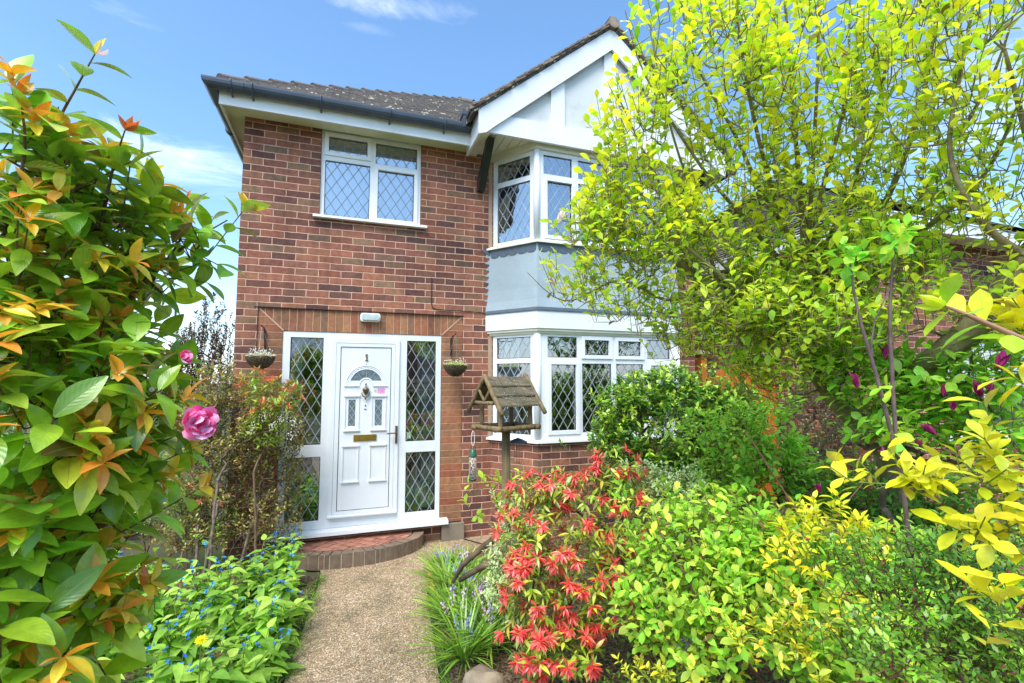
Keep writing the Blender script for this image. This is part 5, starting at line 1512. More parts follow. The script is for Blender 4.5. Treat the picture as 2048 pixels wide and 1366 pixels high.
def nwin(fr, a, b, c, d):
    mid = (a + b) / 2
    pn = [(a + .06, mid - .03, c + .07, d - .07, 0), (mid + .03, b - .06, c + .07, d - .07, 0)]
    f = MB().plate(fr, (a + .003, b - .003, c + .003, d - .003), [p[:4] for p in pn], n=-.04, depth=.05).build('window', M_UPVC, NB)
    g_ = MB()
    for p in pn: g_.poly([fr.P(p[0], p[2], -.06), fr.P(p[1], p[2], -.06), fr.P(p[1], p[3], -.06), fr.P(p[0], p[3], -.06)])
    g_.build('pane', M_GLASS_UP, f)
    MB().box(fr, a - .05, b + .05, c - .04, c, -.03, .05).build('window_sill', M_UPVC, f)
nwin(Fr(nx0, ny1, 0, -1), 5.35, 5.95, 2.55, 3.5); nwin(Fr(nx0, ny0), 1.2, 3.2, 1.0, 2.3); nwin(Fr(nx0, ny0), 4.4, 6.4, 1.0, 2.3)
MB().poly if 0 else None
rm = MB(); rm.poly([(nx0 + .3, ny0 + .25, 0), (nx1 - .3, ny0 + .25, 0), (nx1 - .3, ny0 + .25, nz), (nx0 + .3, ny0 + .25, nz)]); rm.poly([(nx0 + .25, ny0 + .3, 0), (nx0 + .25, ny1 - .3, 0), (nx0 + .25, ny1 - .3, nz), (nx0 + .25, ny0 + .3, nz)]); rm.build('interior', M_ROOM, NB)
e = .35; rmx = (ny1 - ny0) / 2 + e; rz = nz + rmx * .62
r_ = MB(); x0_, x1_, y0_, y1_ = nx0 - e, nx1 + e, ny0 - e, ny1 + e; ym = (y0_ + y1_) / 2; zb_ = nz - .02
sl = math.hypot(1, .62)
kk = 34
for side in range(2):
    for i in range(kk):
        a = rmx * i / kk; b_ = rmx * (i + 1) / kk
        if side == 0: P = [(x0_ + a, y0_ + a, zb_ + a * .62 + .018), (x1_ - a, y0_ + a, zb_ + a * .62 + .018), (x1_ - b_, y0_ + b_, zb_ + b_ * .62), (x0_ + b_, y0_ + b_, zb_ + b_ * .62)]; U_ = [(a, a * sl), (x1_ - x0_ - a, a * sl), (x1_ - x0_ - b_, b_ * sl), (b_, b_ * sl)]
        else: P = [(x0_ + a, y1_ - a, zb_ + a * .62 + .018), (x0_ + a, y0_ + a, zb_ + a * .62 + .018), (x0_ + b_, y0_ + b_, zb_ + b_ * .62), (x0_ + b_, y1_ - b_, zb_ + b_ * .62)]; U_ = [(a, a * sl), (y1_ - y0_ - a, a * sl), (y1_ - y0_ - b_, b_ * sl), (b_, b_ * sl)]
        r_.poly(P, U_)
zt2 = zb_ + rmx * .62
r_.poly([(x1_, y0_, zb_), (x1_, y1_, zb_), (x1_ - rmx, ym, zt2)]); r_.poly([(x1_, y1_, zb_), (x0_, y1_, zb_), (x0_ + rmx, ym, zt2), (x1_ - rmx, ym, zt2)])
ro = r_.build('roof', M_TILE, NB)
sweep(MB(), [(x0_ + .04, y1_), (x0_ + .04, y0_ + .04), (x1_, y0_ + .04)], rect(0, .03, nz - .16, nz + .02)).build('fascia_board', M_UPVC, NB)
so2 = MB(); so2.poly([(x0_ + .04, y1_, nz - .12), (nx0 + .05, y1_, nz - .12), (nx0 + .05, ny0 + .05, nz - .12), (x1_, ny0 + .05, nz - .12), (x1_, y0_ + .04, nz - .12), (x0_ + .04, y0_ + .04, nz - .12)]); so2.build('soffit', M_CREAM, NB)


# dark green car on the drive, left beyond the shrubs
CR_ = thing('parked_car', 'dark green car on the drive glimpsed behind the camellia', 'car', (-3.6, .3, 0))
def car_x(pts, y0, y1, inset):
    """closed side profile lofted across the width, pinched towards both flanks"""
    V = []; Fc = []; K = len(pts); zc_ = .75; ys = [(y0, .90), (y0 + .10, 1.0), (y1 - .10, 1.0), (y1, .90)]
    for (y, s_) in ys:
        for (x, z) in pts:
            tz = max(0, z - .62) * inset; yy = y + (tz if y < (y0 + y1) / 2 else -tz)
            V.append((-3.6 + x * (1 if s_ == 1 else .985), yy, zc_ + (z - zc_) * s_))
    for r in range(3):
        for k in range(K): Fc.append((r * K + k, r * K + (k + 1) % K, (r + 1) * K + (k + 1) % K, (r + 1) * K + k))
    Fc.append(tuple(range(K))[::-1]); Fc.append(tuple(3 * K + k for k in range(K)))
    return V, Fc
prof = [(-2.0, .30), (-2.05, .5), (-2.0, .68), (-1.85, .80), (-1.4, .87), (-1.0, .93), (-.75, 1.10), (-.42, 1.32), (-.1, 1.42), (.5, 1.43), (.95, 1.34), (1.35, 1.08), (1.5, .99), (1.9, .94), (2.02, .75), (2.03, .45), (1.95, .30)]
V_, F_ = car_x(prof, -.45, 1.15, .42)
cb = new_mesh('body', V_, F_, simple('dark_green_paint', srgb(14, 42, 40), rough=.15, spec=.8), None, smooth=False, parent=CR_)
mdf = cb.modifiers.new('bevel', 'BEVEL'); mdf.width = .04; mdf.segments = 3
yg = lambda z: -.45 + max(0, z - .62) * .42 - .012
for poly_ in ([(-.86, .97), (-.40, 1.26), (-.08, 1.35), (.02, 1.36), (.02, .97)], [(.08, .97), (.08, 1.36), (.5, 1.36), (.88, 1.28), (1.2, 1.05), (1.2, .98)]):
    m_ = MB(); m_.prism([(-3.6 + x, yg(z) + .02, z) for x, z in poly_], (0, -.012, 0)); m_.build('side_window', M_GLASS_UP, CR_)
m_ = MB(); m_.prism([(-3.6 - 1.00, -.24, .955), (-3.6 - .45, -.10, 1.335), (-3.6 - .45, .80, 1.335), (-3.6 - 1.00, .94, .955)], (-.012, 0, .014)); m_.build('windscreen', M_GLASS_UP, CR_)
for y in (-.38, .84):
    m_ = MB(); m_.lathe((-3.6 - 1.99, y + .12, .66), [(.001, -.05), (.08, -.04), (.1, 0), (.08, .05), (.001, .06)], 14); m_.build('headlight', simple('lamp_lens', (.7, .72, .75, 1), rough=.1), CR_, smooth=True)
for x in (-1.3, 1.3):
    for y in (-.46, 1.0):
        wv = MB()
        wv.tube([(-3.6 + x, y, .32), (-3.6 + x, y + .17, .32)], .32, 24); w_o = wv.build('wheel', simple('tyre_rubber', (.02, .02, .02, 1), rough=.8), CR_)
        MB().tube([(-3.6 + x, y - .004, .32), (-3.6 + x, y + .174, .32)], .2, 16).build('rim', simple('alloy', (.5, .5, .5, 1), rough=.3, metal=.8), w_o)
# ------------------------------------------------------------------ the planting
def gxy(u, t, z=0.0):
    p = at(u, 800, t); return (float(p[0]), float(p[1]), z)


G_DARK = C8((62, 108, 28), (48, 90, 24), (78, 126, 36), (92, 140, 42))
G_MID = C8((84, 128, 40), (66, 112, 34), (104, 146, 52), (120, 160, 60))
G_FRESH = C8((112, 158, 44), (132, 172, 54), (96, 146, 42), (146, 182, 62))
G_YEL = C8((176, 190, 44), (158, 182, 44), (196, 200, 50), (140, 172, 46))
ORANGE = C8((224, 146, 40), (216, 122, 42), (230, 168, 52), (206, 140, 58), (200, 168, 46))

# camellia, close on the left
cam_blobs = [blob(50, 900, 1.05, 190, 300, .30), blob(60, 1150, 1.0, 105, 190, .24), blob(100, 650, 1.2, 130, 150, .24), blob(290, 530, 1.35, 110, 42, .12),
             blob(45, 520, 1.1, 140, 120, .24), blob(180, 420, 1.15, 90, 55, .12), blob(235, 760, 1.12, 60, 75, .13), blob(10, 1280, .95, 150, 120, .2), blob(210, 930, 1.1, 50, 90, .12), blob(400, 470, 1.4, 60, 45, .06), blob(50, 300, 1.05, 60, 90, .1) + (.5,), blob(150, 350, 1.1, 60, 60, .1) + (.6,)]
croot = gxy(60, 1.25)
guides = [([None, at(80, 1250, 1.2), at(100, 900, 1.2), at(60, 560, 1.15), at(70, 380, 1.1)], [.03, .024, .016, .010, .004]),
          ([at(80, 1000, 1.2), at(160, 800, 1.2), at(250, 610, 1.25), at(360, 500, 1.37), at(455, 440, 1.42)], [.014, .012, .008, .005, .002]),
          ([at(70, 700, 1.15), at(20, 500, 1.1), at(10, 420, 1.1)], [.012, .01, .004]),
          ([at(100, 900, 1.2), at(180, 1000, 1.08), at(270, 960, 1.08)], [.012, .008, .003])]
camT, sk, tw = shrub('camellia', 'glossy camellia with orange new growth and pink blooms filling the left foreground', 'shrub', croot, cam_blobs, 520, (.10, .17), 6, T_FINE, (.062, .104),
      C8((106, 148, 34), (90, 134, 30), (130, 168, 44), (150, 182, 54), (116, 156, 38)), L_GLOSSY, M_BARK_BROWN, guides=guides, tipcols=ORANGE, tipfrac=.36, tipn=6, tipsize=.66, tipmat=L_YOUNG, spread=1.15, shell=.8, outw=.8, upw=.45,
      seg=.05, r_tip=.0016, expo=.35, rmax=.02, curl=.18, droop=.12, jit=.13, lift=.5)
# the long shoot against the sky
def shoot(T, pts, rad, n_, size, mat, cols, tpl=T_FINE, bark=M_BARK_BROWN, young=3, ymat=L_YOUNG, ycols=ORANGE, name='shoot', spread=1.1, leafs=(.15, 1.0)):
    s = Skel(); s.P.append(np.array(pts[0])); s.par.append(-1); s.r.append(rad[0])
    s.line(pts, rad, parent=0, seg=.03); s.mesh(name, bark, T, rmax=.03)
    P = np.array(s.P); i = np.linspace(leafs[0] * (len(P) - 1), leafs[1] * (len(P) - 1), n_).astype(int)
    D = unit(P[i] - P[np.maximum(i - 1, 0)] + 1e-6); X = perp(D); ph = np.arange(n_) * 2.4; Y = np.cross(D, X)
    rad_ = unit(np.cross(D, [.1, .2, .9])); rad2 = np.cross(D, rad_); rr_ = rad_ * np.cos(ph)[:, None] + rad2 * np.sin(ph)[:, None]
    d = unit(D * .5 + rr_ * spread + rng.normal(0, .12, D.shape)); c_ = pick(cols, n_)
    leaf_mesh('shoot_leaf', T, mat, tpl, P[i], d, unit(UP + rr_ * -.2 + rng.normal(0, .25, D.shape)), rng.uniform(*size, n_), c_, rng.uniform(.9, 1.1, n_), rng.normal(.12, .1, n_))
    if young:
        e = np.repeat(P[-1][None], young, 0); dd = unit(np.repeat(D[-1][None], young, 0) + rng.normal(0, .45, (young, 3)))
        leaf_mesh('shoot_bud', T, ymat, T_YOUNG, e, dd, rng.normal(0, 1, (young, 3)), rng.uniform(size[0] * .6, size[1] * .7, young), pick(ycols, young))
shoot(camT, [at(75, 420, 1.1), at(105, 270, 1.09), at(150, 180, 1.08), at(190, 108, 1.07)], [.005, .0035, .0025, .0013], 14, (.065, .09), L_GLOSSY, G_MID)
shoot(camT, [at(200, 460, 1.15), at(225, 340, 1.13), at(250, 260, 1.12)], [.005, .003, .0015], 10, (.06, .085), L_GLOSSY, G_MID, young=4, ycols=C8((186, 104, 62), (170, 84, 60)))
shoot(camT, [at(300, 560, 1.3), at(360, 480, 1.35), at(375, 400, 1.36)], [.004, .003, .0015], 5, (.05, .07), L_GLOSSY, G_MID, young=3, ycols=C8((196, 124, 72), (170, 90, 60)))
shoot(camT, [at(20, 420, 1.0), at(50, 300, .98), at(40, 190, .97)], [.005, .003, .0015], 11, (.06, .09), L_GLOSSY, G_MID, young=5)
PINK = C8((200, 92, 138), (206, 128, 164), (190, 60, 112), (212, 148, 180))
toC = lambda p: unit(CAM - p)
p_ = at(395, 846, 1.02)
flowerhead('flower', camT, L_PETAL, p_, toC(p_) * .8 + CR[0] * .5 + UP * .1, 16, .033, T_PETAL, PINK, 5, (0.15, 1.05))
p_ = at(364, 716, 1.05)
flowerhead('flower', camT, L_PETAL, p_, CR[0] * .8 + UP * .3 + toC(p_) * .2, 8, .027, T_PETAL, PINK, 3, (0.1, .5))
p_ = at(303, 783, 1.08)
flowerhead('flower', camT, L_PETAL, p_, toC(p_) * .6 + UP * .6, 6, .018, T_PETAL, C8((238, 214, 196), (244, 226, 206)), 2, (.1, .4))
p_ = at(375, 648, 1.03)

# alkanet patch: individual plants
def alkanet(x, y, h, n_, label, seed=0, big=1.0):
    T = thing('alkanet_plant', label, 'plant', (x, y, 0), 'green alkanet plants filling the left bed')
    sk = Skel(); sk.P.append(np.array([x, y, 0.0])); sk.par.append(-1); sk.r.append(0)
    P = []; D = []; Nn = []; L = []; fl = []
    for s_ in range(n_):
        a = rng.random() * 6.28; r = rng.uniform(.04, .19) ; hh = h * rng.uniform(.55, 1.08)
        tip = np.array([x + r * math.cos(a), y + r * math.sin(a), hh]); mid = np.array([x + r * .4 * math.cos(a), y + r * .4 * math.sin(a), hh * .6])
        ids = sk.line([sk.P[0], mid, tip], [.004, .003, .0018], parent=0, seg=.05)
        k = 9
        for j in range(k):
            f = .12 + .88 * j / (k - 1); q = np.array(sk.P[ids[int(f * (len(ids) - 1))]]); b = a + j * 2.4 + rng.normal(0, .3)
            rad = np.array([math.cos(b), math.sin(b), 0]); el = rng.uniform(-.15, .65)
            P.append(q); D.append(rad * math.cos(el) + UP * math.sin(el)); Nn.append(UP + rad * -.4 + rng.normal(0, .2, 3)); L.append(big * rng.uniform(.12, .19) * (1.15 - .6 * f))
        if rng.random() < .6: fl.append(tip)
    for j in range(8):
        b = rng.random() * 6.28; rad = np.array([math.cos(b), math.sin(b), 0]); P.append(np.array([x, y, .03]) + rad * .05); D.append(rad + UP * rng.uniform(.1, .7)); Nn.append(UP - rad * .3); L.append(big * rng.uniform(.13, .2))
    sk.mesh('stem', M_STEM_GREEN, T, r_tip=.0015)
    n2 = len(P)
    leaf_mesh('foliage', T, L_SOFT, T_OVATE, np.array(P), np.array(D), np.array(Nn), np.array(L), pick(C8((106, 148, 56), (124, 164, 66), (92, 132, 48), (142, 176, 80)), n2, None, .12), rng.uniform(.8, 1.05, n2), rng.normal(.3, .18, n2))
    if fl:
        P = []; D = []; Nn = []
        for t_ in fl:
            for q in range(3):
                c = t_ + rng.normal(0, .012, 3) + UP * .008; d0 = unit(UP * .8 + rng.normal(0, .5, 3)); X = unit(np.cross(d0, [.3, .2, .9])); Y = np.cross(d0, X)
                for i in range(5):
                    P.append(c); D.append(X * math.cos(i * 1.257) + Y * math.sin(i * 1.257) + d0 * .25); Nn.append(d0)
        leaf_mesh('flower', T, L_PETAL, T_SMALL, np.array(P), np.array(D), np.array(Nn), np.full(len(P), .0115), pick(C8((40, 104, 196), (58, 130, 214), (30, 84, 176)), len(P)), np.full(len(P), 1.4))
    return T
AL = [(-.62, -1.05, .42, 'beside the brown shrub at the far left end of the patch'), (-.22, -1.15, .44, 'under the salmon red pieris'), (.16, -1.22, .40, 'at the foot of the brown shrub trunk'), (.46, -1.0, .34, 'in the far row below the door sidelight'),
      (.64, -.84, .38, 'with blue flowers rising against the brick step'), (-.42, -1.6, .46, 'in the second row behind the camellia leaves'), (.0, -1.62, .44, 'in the second row, middle of the patch'), (.36, -1.52, .40, 'in the second row near the path'),
      (.66, -1.32, .34, 'leaning over the path edge nearest the step'), (-.14, -2.05, .46, 'in the third row beside the camellia'), (.24, -2.02, .42, 'in the third row behind the dandelion'), (.56, -1.86, .36, 'spreading over the path edge halfway along'),
      (-.02, -2.5, .42, 'beneath the lowest camellia leaves'), (.34, -2.42, .36, 'just behind the yellow dandelion'), (.60, -2.32, .28, 'at the path edge near the bottom of the picture'), (.14, -2.9, .36, 'in the front row at the bottom left'), (.48, -2.78, .26, 'in the front row beside the path')]
for x, y, h, d in AL: alkanet(x, y, h * 1.2, 16, 'green alkanet ' + d)

for x, y, h, d in ((-.5, -2.1, .5, 'behind the camellia at the left, fourth row'), (-.35, -2.6, .5, 'low behind the camellia near the bottom left'), (-.9, -1.5, .45, 'farthest left behind the camellia'), (.70, -1.62, .26, 'small one trailing on the path edge'), (.66, -2.08, .26, 'small one trailing on the path by the dandelion')):
    alkanet(x, y, h, 12, 'green alkanet ' + d)
# dandelion
dx, dy = 0.33, -2.28
T = thing('dandelion', 'single yellow dandelion flower standing among the green alkanet leaves', 'flower', (dx, dy, 0))
dc = at(402, 1281, 2.33)
MB().tube([(dc[0], dc[1], 0), tuple(dc)], .0025, 6).build('stem', M_STEM_GREEN, T)
flowerhead('flower', T, L_YEL, dc, UP + toC(dc) * .5, 26, .034, T_LANCE, C8((236, 190, 10), (244, 204, 30)), 4, (.2, 1.1))

# the half-dead twiggy shrub by the door
shrub('twiggy_shrub', 'tall half-bare twiggy shrub with small olive brown leaves left of the door', 'shrub', (0.10, -0.85, 0),
      [blob(465, 860, 4.4, 95, 85, .3), blob(410, 940, 4.3, 75, 90, .25), blob(545, 950, 4.5, 50, 95, .2), blob(470, 1040, 4.3, 100, 50, .25), blob(380, 1060, 4.3, 60, 40, .2), blob(440, 780, 4.4, 60, 50, .2), blob(560, 880, 4.5, 45, 50, .15), blob(400, 840, 4.35, 50, 60, .2), blob(560, 1050, 4.45, 35, 60, .12)], 1500, (.10, .2), 9, T_SMALL, (.026, .042),
      C8((132, 124, 70), (150, 134, 84), (112, 120, 56), (138, 98, 70), (104, 124, 50), (160, 150, 100)), L_SOFT, M_BARK_GREY, stems=7, spread=.9, shell=.2, r_tip=.0016, expo=.38, rmax=.012, outw=.5, upw=.5, rootspread=.15, jit=.2)
PT = C8((226, 84, 60), (238, 112, 78), (214, 66, 56), (240, 136, 96))
shrub('pieris_shrub', 'pieris with orange red tips and cream flowers against the left sidelight of the door', 'shrub', tuple(gxy(530, 4.2)),
      [blob(540, 800, 4.15, 44, 36, .12), blob(500, 768, 4.15, 25, 18, .08), blob(580, 806, 4.15, 22, 28, .08), blob(530, 860, 4.2, 40, 36, .1)], 150, (.08, .12), 9, T_LANCE, (.05, .072), C8((112, 142, 48), (142, 160, 60), (92, 124, 44)), L_MID, M_BARK_BROWN,
      tipcols=PT, tipfrac=.5, tipn=12, tipsize=.8, tipmat=L_RED, tipblob=[0, 1, 2], upw=.9, shell=.7, stems=3)
T = [o for o in COL.objects if o.name == 'pieris_shrub'][0]
P = []; 
for (u, v) in ((530, 822), (560, 832), (584, 862), (505, 850), (545, 845), (590, 838)):
    c = at(u, v, 4.05); P.append(c + rng.normal(0, .018, (22, 3)) + np.outer(rng.uniform(0, .05, 22), -UP))
P = np.concatenate(P); m_ = len(P)
leaf_mesh('flower', T, L_PETAL, T_BUD, P, np.tile(-UP, (m_, 1)) + rng.normal(0, .3, (m_, 3)), rng.normal(0, 1, (m_, 3)), np.full(m_, .014), pick(C8((232, 224, 190), (220, 206, 160)), m_))
shrub('pieris_shrub', 'low pieris with salmon red rosettes behind the alkanet, left of the brown shrub', 'shrub', tuple(gxy(385, 4.25)), [blob(385, 985, 4.2, 45, 25, .15), blob(420, 1000, 4.2, 30, 20, .1), blob(345, 1010, 4.2, 40, 30, .12)], 46, (.07, .11), 9, T_LANCE, (.045, .065),
      C8((86, 118, 40), (112, 140, 52)), L_MID, M_BARK_BROWN, tipcols=C8((206, 110, 80), (216, 132, 98)), tipfrac=.7, tipn=10, tipsize=.9, tipmat=L_RED, upw=1.0, tipblob=[0, 1])
shrub('azalea_bush', 'small bright green azalea behind the alkanet, far left of the door', 'shrub', tuple(gxy(320, 4.5)), [blob(330, 1030, 4.4, 80, 35, .25), blob(270, 1010, 4.5, 50, 40, .2), blob(420, 1050, 4.3, 60, 40, .2)], 330, (.06, .1), 9, T_SMALL, (.018, .028), C8((110, 150, 50), (132, 166, 60), (84, 124, 40)), L_MID, M_BARK_BROWN, upw=.8)
shrub('garden_shrub', 'dense mid green shrub beyond the camellia, left of the twiggy shrub', 'shrub', tuple(gxy(250, 5.4)), [blob(230, 960, 5.3, 110, 70, .4), blob(120, 930, 5.3, 120, 100, .4), blob(350, 960, 5.0, 70, 55, .3), blob(0, 900, 5.3, 120, 120, .4)], 1100, (.1, .18), 9, T_SMALL, (.035, .05), G_MID, L_MID, M_BARK_BROWN, stems=8, rootspread=.3)
shrub('hedge', 'long clipped hedge beyond the drive at the left boundary', 'hedge', (-8, 5.5, 0), [(np.array([x, 5.5 + .3 * x * .1, .7]), np.array([1.2, .5, .75])) for x in np.arange(-22, -1.6, 1.4)], 2600, (.1, .2), 8, T_SMALL, (.06, .09), G_DARK, L_MID, M_BARK_BROWN, stems=20, seg=.25, rootspread=.1, shell=.8)
# smoke-purple small tree beyond the corner of the house
shrub('purple_leaved_tree', 'slender purple brown leaved tree against the sky beyond the house corner', 'tree', tuple(gxy(415, 6.6)),
      [blob(418, 640, 6.4, 22, 45, .15), blob(400, 700, 6.4, 45, 45, .25), blob(450, 640, 6.4, 16, 24, .1), blob(375, 690, 6.4, 30, 26, .2), blob(450, 710, 6.4, 28, 50, .2), blob(400, 790, 6.4, 80, 60, .35), blob(330, 760, 6.4, 60, 50, .3)], 620, (.14, .26), 11, T_SMALL, (.034, .052),
      C8((66, 48, 44), (78, 58, 50), (54, 42, 40), (74, 70, 46)), L_SOFT, M_BARK_BROWN, spread=.8, upw=1.1, outw=.4, stems=4, r_tip=.0022)
shrub('twiggy_weigela', 'leafy grey green sprig growing up behind the left hanging basket', 'shrub', (0.10, -0.16, 0),
      [blob(497, 670, 5.1, 10, 18, .03), blob(494, 740, 5.1, 14, 40, .05)], 22, (.08, .12), 7, T_SMALL, (.022, .034), C8((112, 116, 72), (96, 104, 62)), L_SOFT, M_BARK_GREY, upw=1.2, stems=2, rootspread=.02)

# ---- right of the path
shrub('laurel_bush', 'dense dark green evergreen bush with pale new tips in front of the bay window', 'shrub', (3.9, -1.15, 0),
      [blob(1330, 860, 4.6, 135, 85, .35), blob(1245, 820, 4.5, 50, 45, .2), blob(1345, 765, 4.7, 40, 30, .2), blob(1440, 880, 4.7, 80, 90, .3), blob(1330, 960, 4.5, 140, 60, .3), blob(1225, 880, 4.45, 45, 30, .2), blob(1290, 790, 4.6, 60, 40, .2), blob(1400, 800, 4.7, 60, 50, .2), blob(1470, 820, 4.7, 50, 50, .2)], 2500, (.08, .14), 9, T_MID, (.042, .062),
      G_DARK, L_MID, M_BARK_BROWN, tipcols=C8((132, 168, 52), (150, 182, 62)), tipfrac=.55, shell=.75, upw=.6, stems=6, rootspread=.2)
shrub('dark_conifer_like_bush', 'dark bush laced with bare curly twigs right of the orange gate', 'shrub', (5.9, -1.2, 0),
      [blob(1640, 850, 5.6, 75, 75, .4), blob(1600, 920, 5.5, 55, 50, .3), blob(1700, 880, 5.6, 60, 80, .3), blob(1640, 780, 5.7, 50, 35, .3)], 1000, (.08, .18), 9, T_SMALL, (.024, .036), C8((50, 78, 30), (66, 94, 36), (38, 62, 26)), L_MID, M_BARK_GREY, stems=6, rootspread=.2, tipcols=C8((150, 176, 70)), tipfrac=.12, shell=.4, r_tip=.002)
RED = C8((196, 60, 58), (206, 82, 74), (176, 44, 48), (214, 104, 88), (180, 66, 54))
shrub('pieris_shrub', 'big pieris with scarlet drooping new leaves in front of the bird table post', 'shrub', tuple(gxy(1140, 2.85)),
      [blob(1185, 985, 2.95, 95, 36, .2), blob(1070, 1015, 2.85, 50, 40, .16), blob(1240, 1040, 2.85, 45, 45, .16), blob(1120, 1090, 2.65, 90, 36, .16), blob(1055, 1180, 2.55, 36, 60, .12) + (2.5,), blob(1170, 1165, 2.6, 75, 40, .14), blob(1075, 1300, 2.45, 44, 36, .1) + (2,), blob(1150, 1320, 2.45, 40, 32, .1), blob(1240, 1130, 2.75, 50, 40, .1), blob(1150, 1230, 2.65, 60, 50, .12), blob(1235, 930, 2.95, 32, 18, .1), blob(1270, 1180, 2.75, 36, 40, .1), blob(1100, 985, 2.85, 50, 24, .1)], 420, (.08, .13), 9, T_LANCE, (.048, .076),
      C8((98, 130, 40), (134, 156, 50), (78, 108, 36), (160, 164, 60)), L_MID, M_BARK_BROWN, tipcols=RED, tipfrac=.48, tipn=20, tipsize=.82, tipmat=L_RED, shell=.6, outw=.9, upw=.25, stems=5, droop=.25, tipdroop=.42, face=.35, rootspread=.08)
VG = C8((120, 160, 60), (96, 140, 52), (134, 168, 70))
shrub('variegated_euonymus', 'cream edged euonymus low on the left side of the red pieris', 'shrub', tuple(gxy(1030, 3.1)),
      [blob(1050, 1040, 3.0, 60, 40, .15), blob(1010, 1130, 3.0, 36, 50, .15), blob(1060, 1120, 3.0, 50, 60, .15), blob(1000, 1190, 2.9, 30, 30, .12)], 380, (.05, .09), 9, T_SMALL, (.020, .032), VG, L_VARIEG, M_STEM_GREEN, shell=.6, upw=.7, stems=4)
shrub('variegated_euonymus', 'cream edged euonymus mound right behind the red pieris', 'shrub', tuple(gxy(1340, 3.3)),
      [blob(1340, 985, 3.2, 75, 45, .25), blob(1285, 955, 3.25, 50, 28, .2), blob(1390, 1060, 3.2, 70, 60, .25), blob(1300, 1080, 3.1, 60, 70, .2), blob(1400, 1140, 3.0, 70, 50, .2)], 900, (.05, .09), 9, T_SMALL, (.020, .032), VG, L_VARIEG, M_STEM_GREEN, shell=.6, upw=.7, stems=5, rootspread=.1)
shrub('variegated_euonymus', 'cream edged euonymus near the blue flowers at the bottom of the right bed', 'shrub', tuple(gxy(1450, 2.6)),
      [blob(1420, 1270, 2.6, 90, 40, .2), blob(1490, 1220, 2.6, 60, 40, .2)], 300, (.05, .09), 8, T_SMALL, (.020, .032), VG, L_VARIEG, M_STEM_GREEN, shell=.6, upw=.7, stems=4, rootspread=.1)
# fresh green flowering-quince-like shrubs
r1 = tuple(gxy(1620, 2.35))
shrub('green_shrub', 'loose fresh green shrub with thin reddish stems across the right foreground', 'shrub', r1,
      [blob(1420, 1080, 2.4, 150, 75, .3), blob(1600, 1130, 2.3, 160, 70, .3), blob(1360, 1180, 2.2, 110, 60, .25), blob(1520, 1230, 2.0, 150, 70, .3), blob(1700, 1220, 2.0, 120, 80, .3), blob(1400, 1290, 2.0, 70, 30, .2), blob(1620, 1320, 1.8, 110, 50, .2), blob(1290, 1240, 2.2, 50, 50, .15), blob(1780, 1130, 2.2, 90, 60, .2), blob(1900, 1180, 2.1, 130, 70, .25), blob(1980, 1280, 2.0, 100, 70, .25), blob(1800, 1300, 1.9, 110, 60, .2)], 1500, (.10, .2), 7, T_OBOV, (.034, .062),
      C8((110, 158, 50), (132, 174, 58), (104, 150, 48), (160, 188, 72)), L_SOFT, M_BARK_RED, shell=.35, upw=.7, stems=7, rootspread=.12, curl=.1, lift=.9,
      guides=[([None, at(1660, 1200, 2.3), at(1625, 1080, 2.35), at(1560, 970, 2.45), at(1490, 860, 2.5)], [.012, .01, .008, .005, .002]), ([at(1625, 1080, 2.35), at(1680, 1020, 2.3), at(1740, 950, 2.3)], [.006, .004, .002]),
              ([None, at(1500, 1300, 2.2), at(1350, 1240, 2.2), at(1230, 1200, 2.3)], [.012, .010, .007, .003]), ([None, at(1430, 1250, 2.1), at(1360, 1130, 2.15), at(1300, 1030, 2.3)], [.01, .008, .005, .002])])
shrub('green_shrub', 'broad leaved fresh green bush between the evergreen bush and the orange gate', 'shrub', tuple(gxy(1500, 3.6)),
      [blob(1480, 900, 3.6, 50, 90, .25), blob(1540, 960, 3.5, 70, 60, .25), blob(1440, 970, 3.5, 60, 60, .25), blob(1560, 880, 3.6, 40, 50, .2), blob(1400, 870, 3.5, 45, 50, .2), blob(1555, 820, 3.7, 30, 40, .15), blob(1600, 960, 3.5, 50, 50, .2)], 400, (.1, .16), 7, T_OBOV, (.045, .07),
      C8((124, 172, 60), (142, 186, 68), (108, 156, 52)), L_SOFT, M_BARK_RED, shell=.5, upw=.7, stems=5, rootspread=.1, lift=.9)
shrub('green_shrub', 'mid green undergrowth below the magnolia trunk on the right', 'shrub', tuple(gxy(1850, 3.0)),
      [blob(1800, 1000, 3.0, 130, 60, .35), blob(1950, 1010, 2.9, 110, 70, .3), blob(1720, 1000, 3.2, 90, 50, .3), blob(1900, 1090, 2.7, 120, 50, .3), blob(1640, 980, 3.4, 60, 40, .2)], 520, (.1, .16), 8, T_OBOV, (.035, .06), C8((84, 132, 44), (104, 150, 52), (70, 112, 38)), L_SOFT, M_BARK_RED, shell=.4, upw=.6, stems=6, rootspread=.15, lift=.8)
# golden shrubs
GD = C8((226, 200, 30), (234, 212, 48), (212, 188, 30), (196, 190, 44))
shrub('golden_choisya', 'bright yellow leaved branch reaching in from the right edge above the cotoneaster', 'shrub', tuple(gxy(2330, 1.25)),
      [blob(1790, 955, 1.02, 95, 22, .05), blob(1920, 945, 1.0, 80, 30, .06), blob(2020, 950, .98, 60, 45, .08), blob(1950, 1045, .97, 60, 26, .06), blob(2040, 1050, .95, 40, 30, .08)], 40, (.05, .09), 6, T_OBOV, (.038, .060), GD, L_YEL, M_STEM_GREEN,
      guides=[([None, at(2250, 1100, 1.1), at(2100, 1000, 1.0), at(1900, 975, 1.0), at(1720, 965, 1.02)], [.012, .008, .005, .003, .0015]), ([at(2100, 1000, 1.0), at(2010, 1050, .96), at(1920, 1060, .96)], [.004, .003, .0015])], upw=.5, outw=.5, spread=1.2, lift=.6, seg=.04, jit=.07)
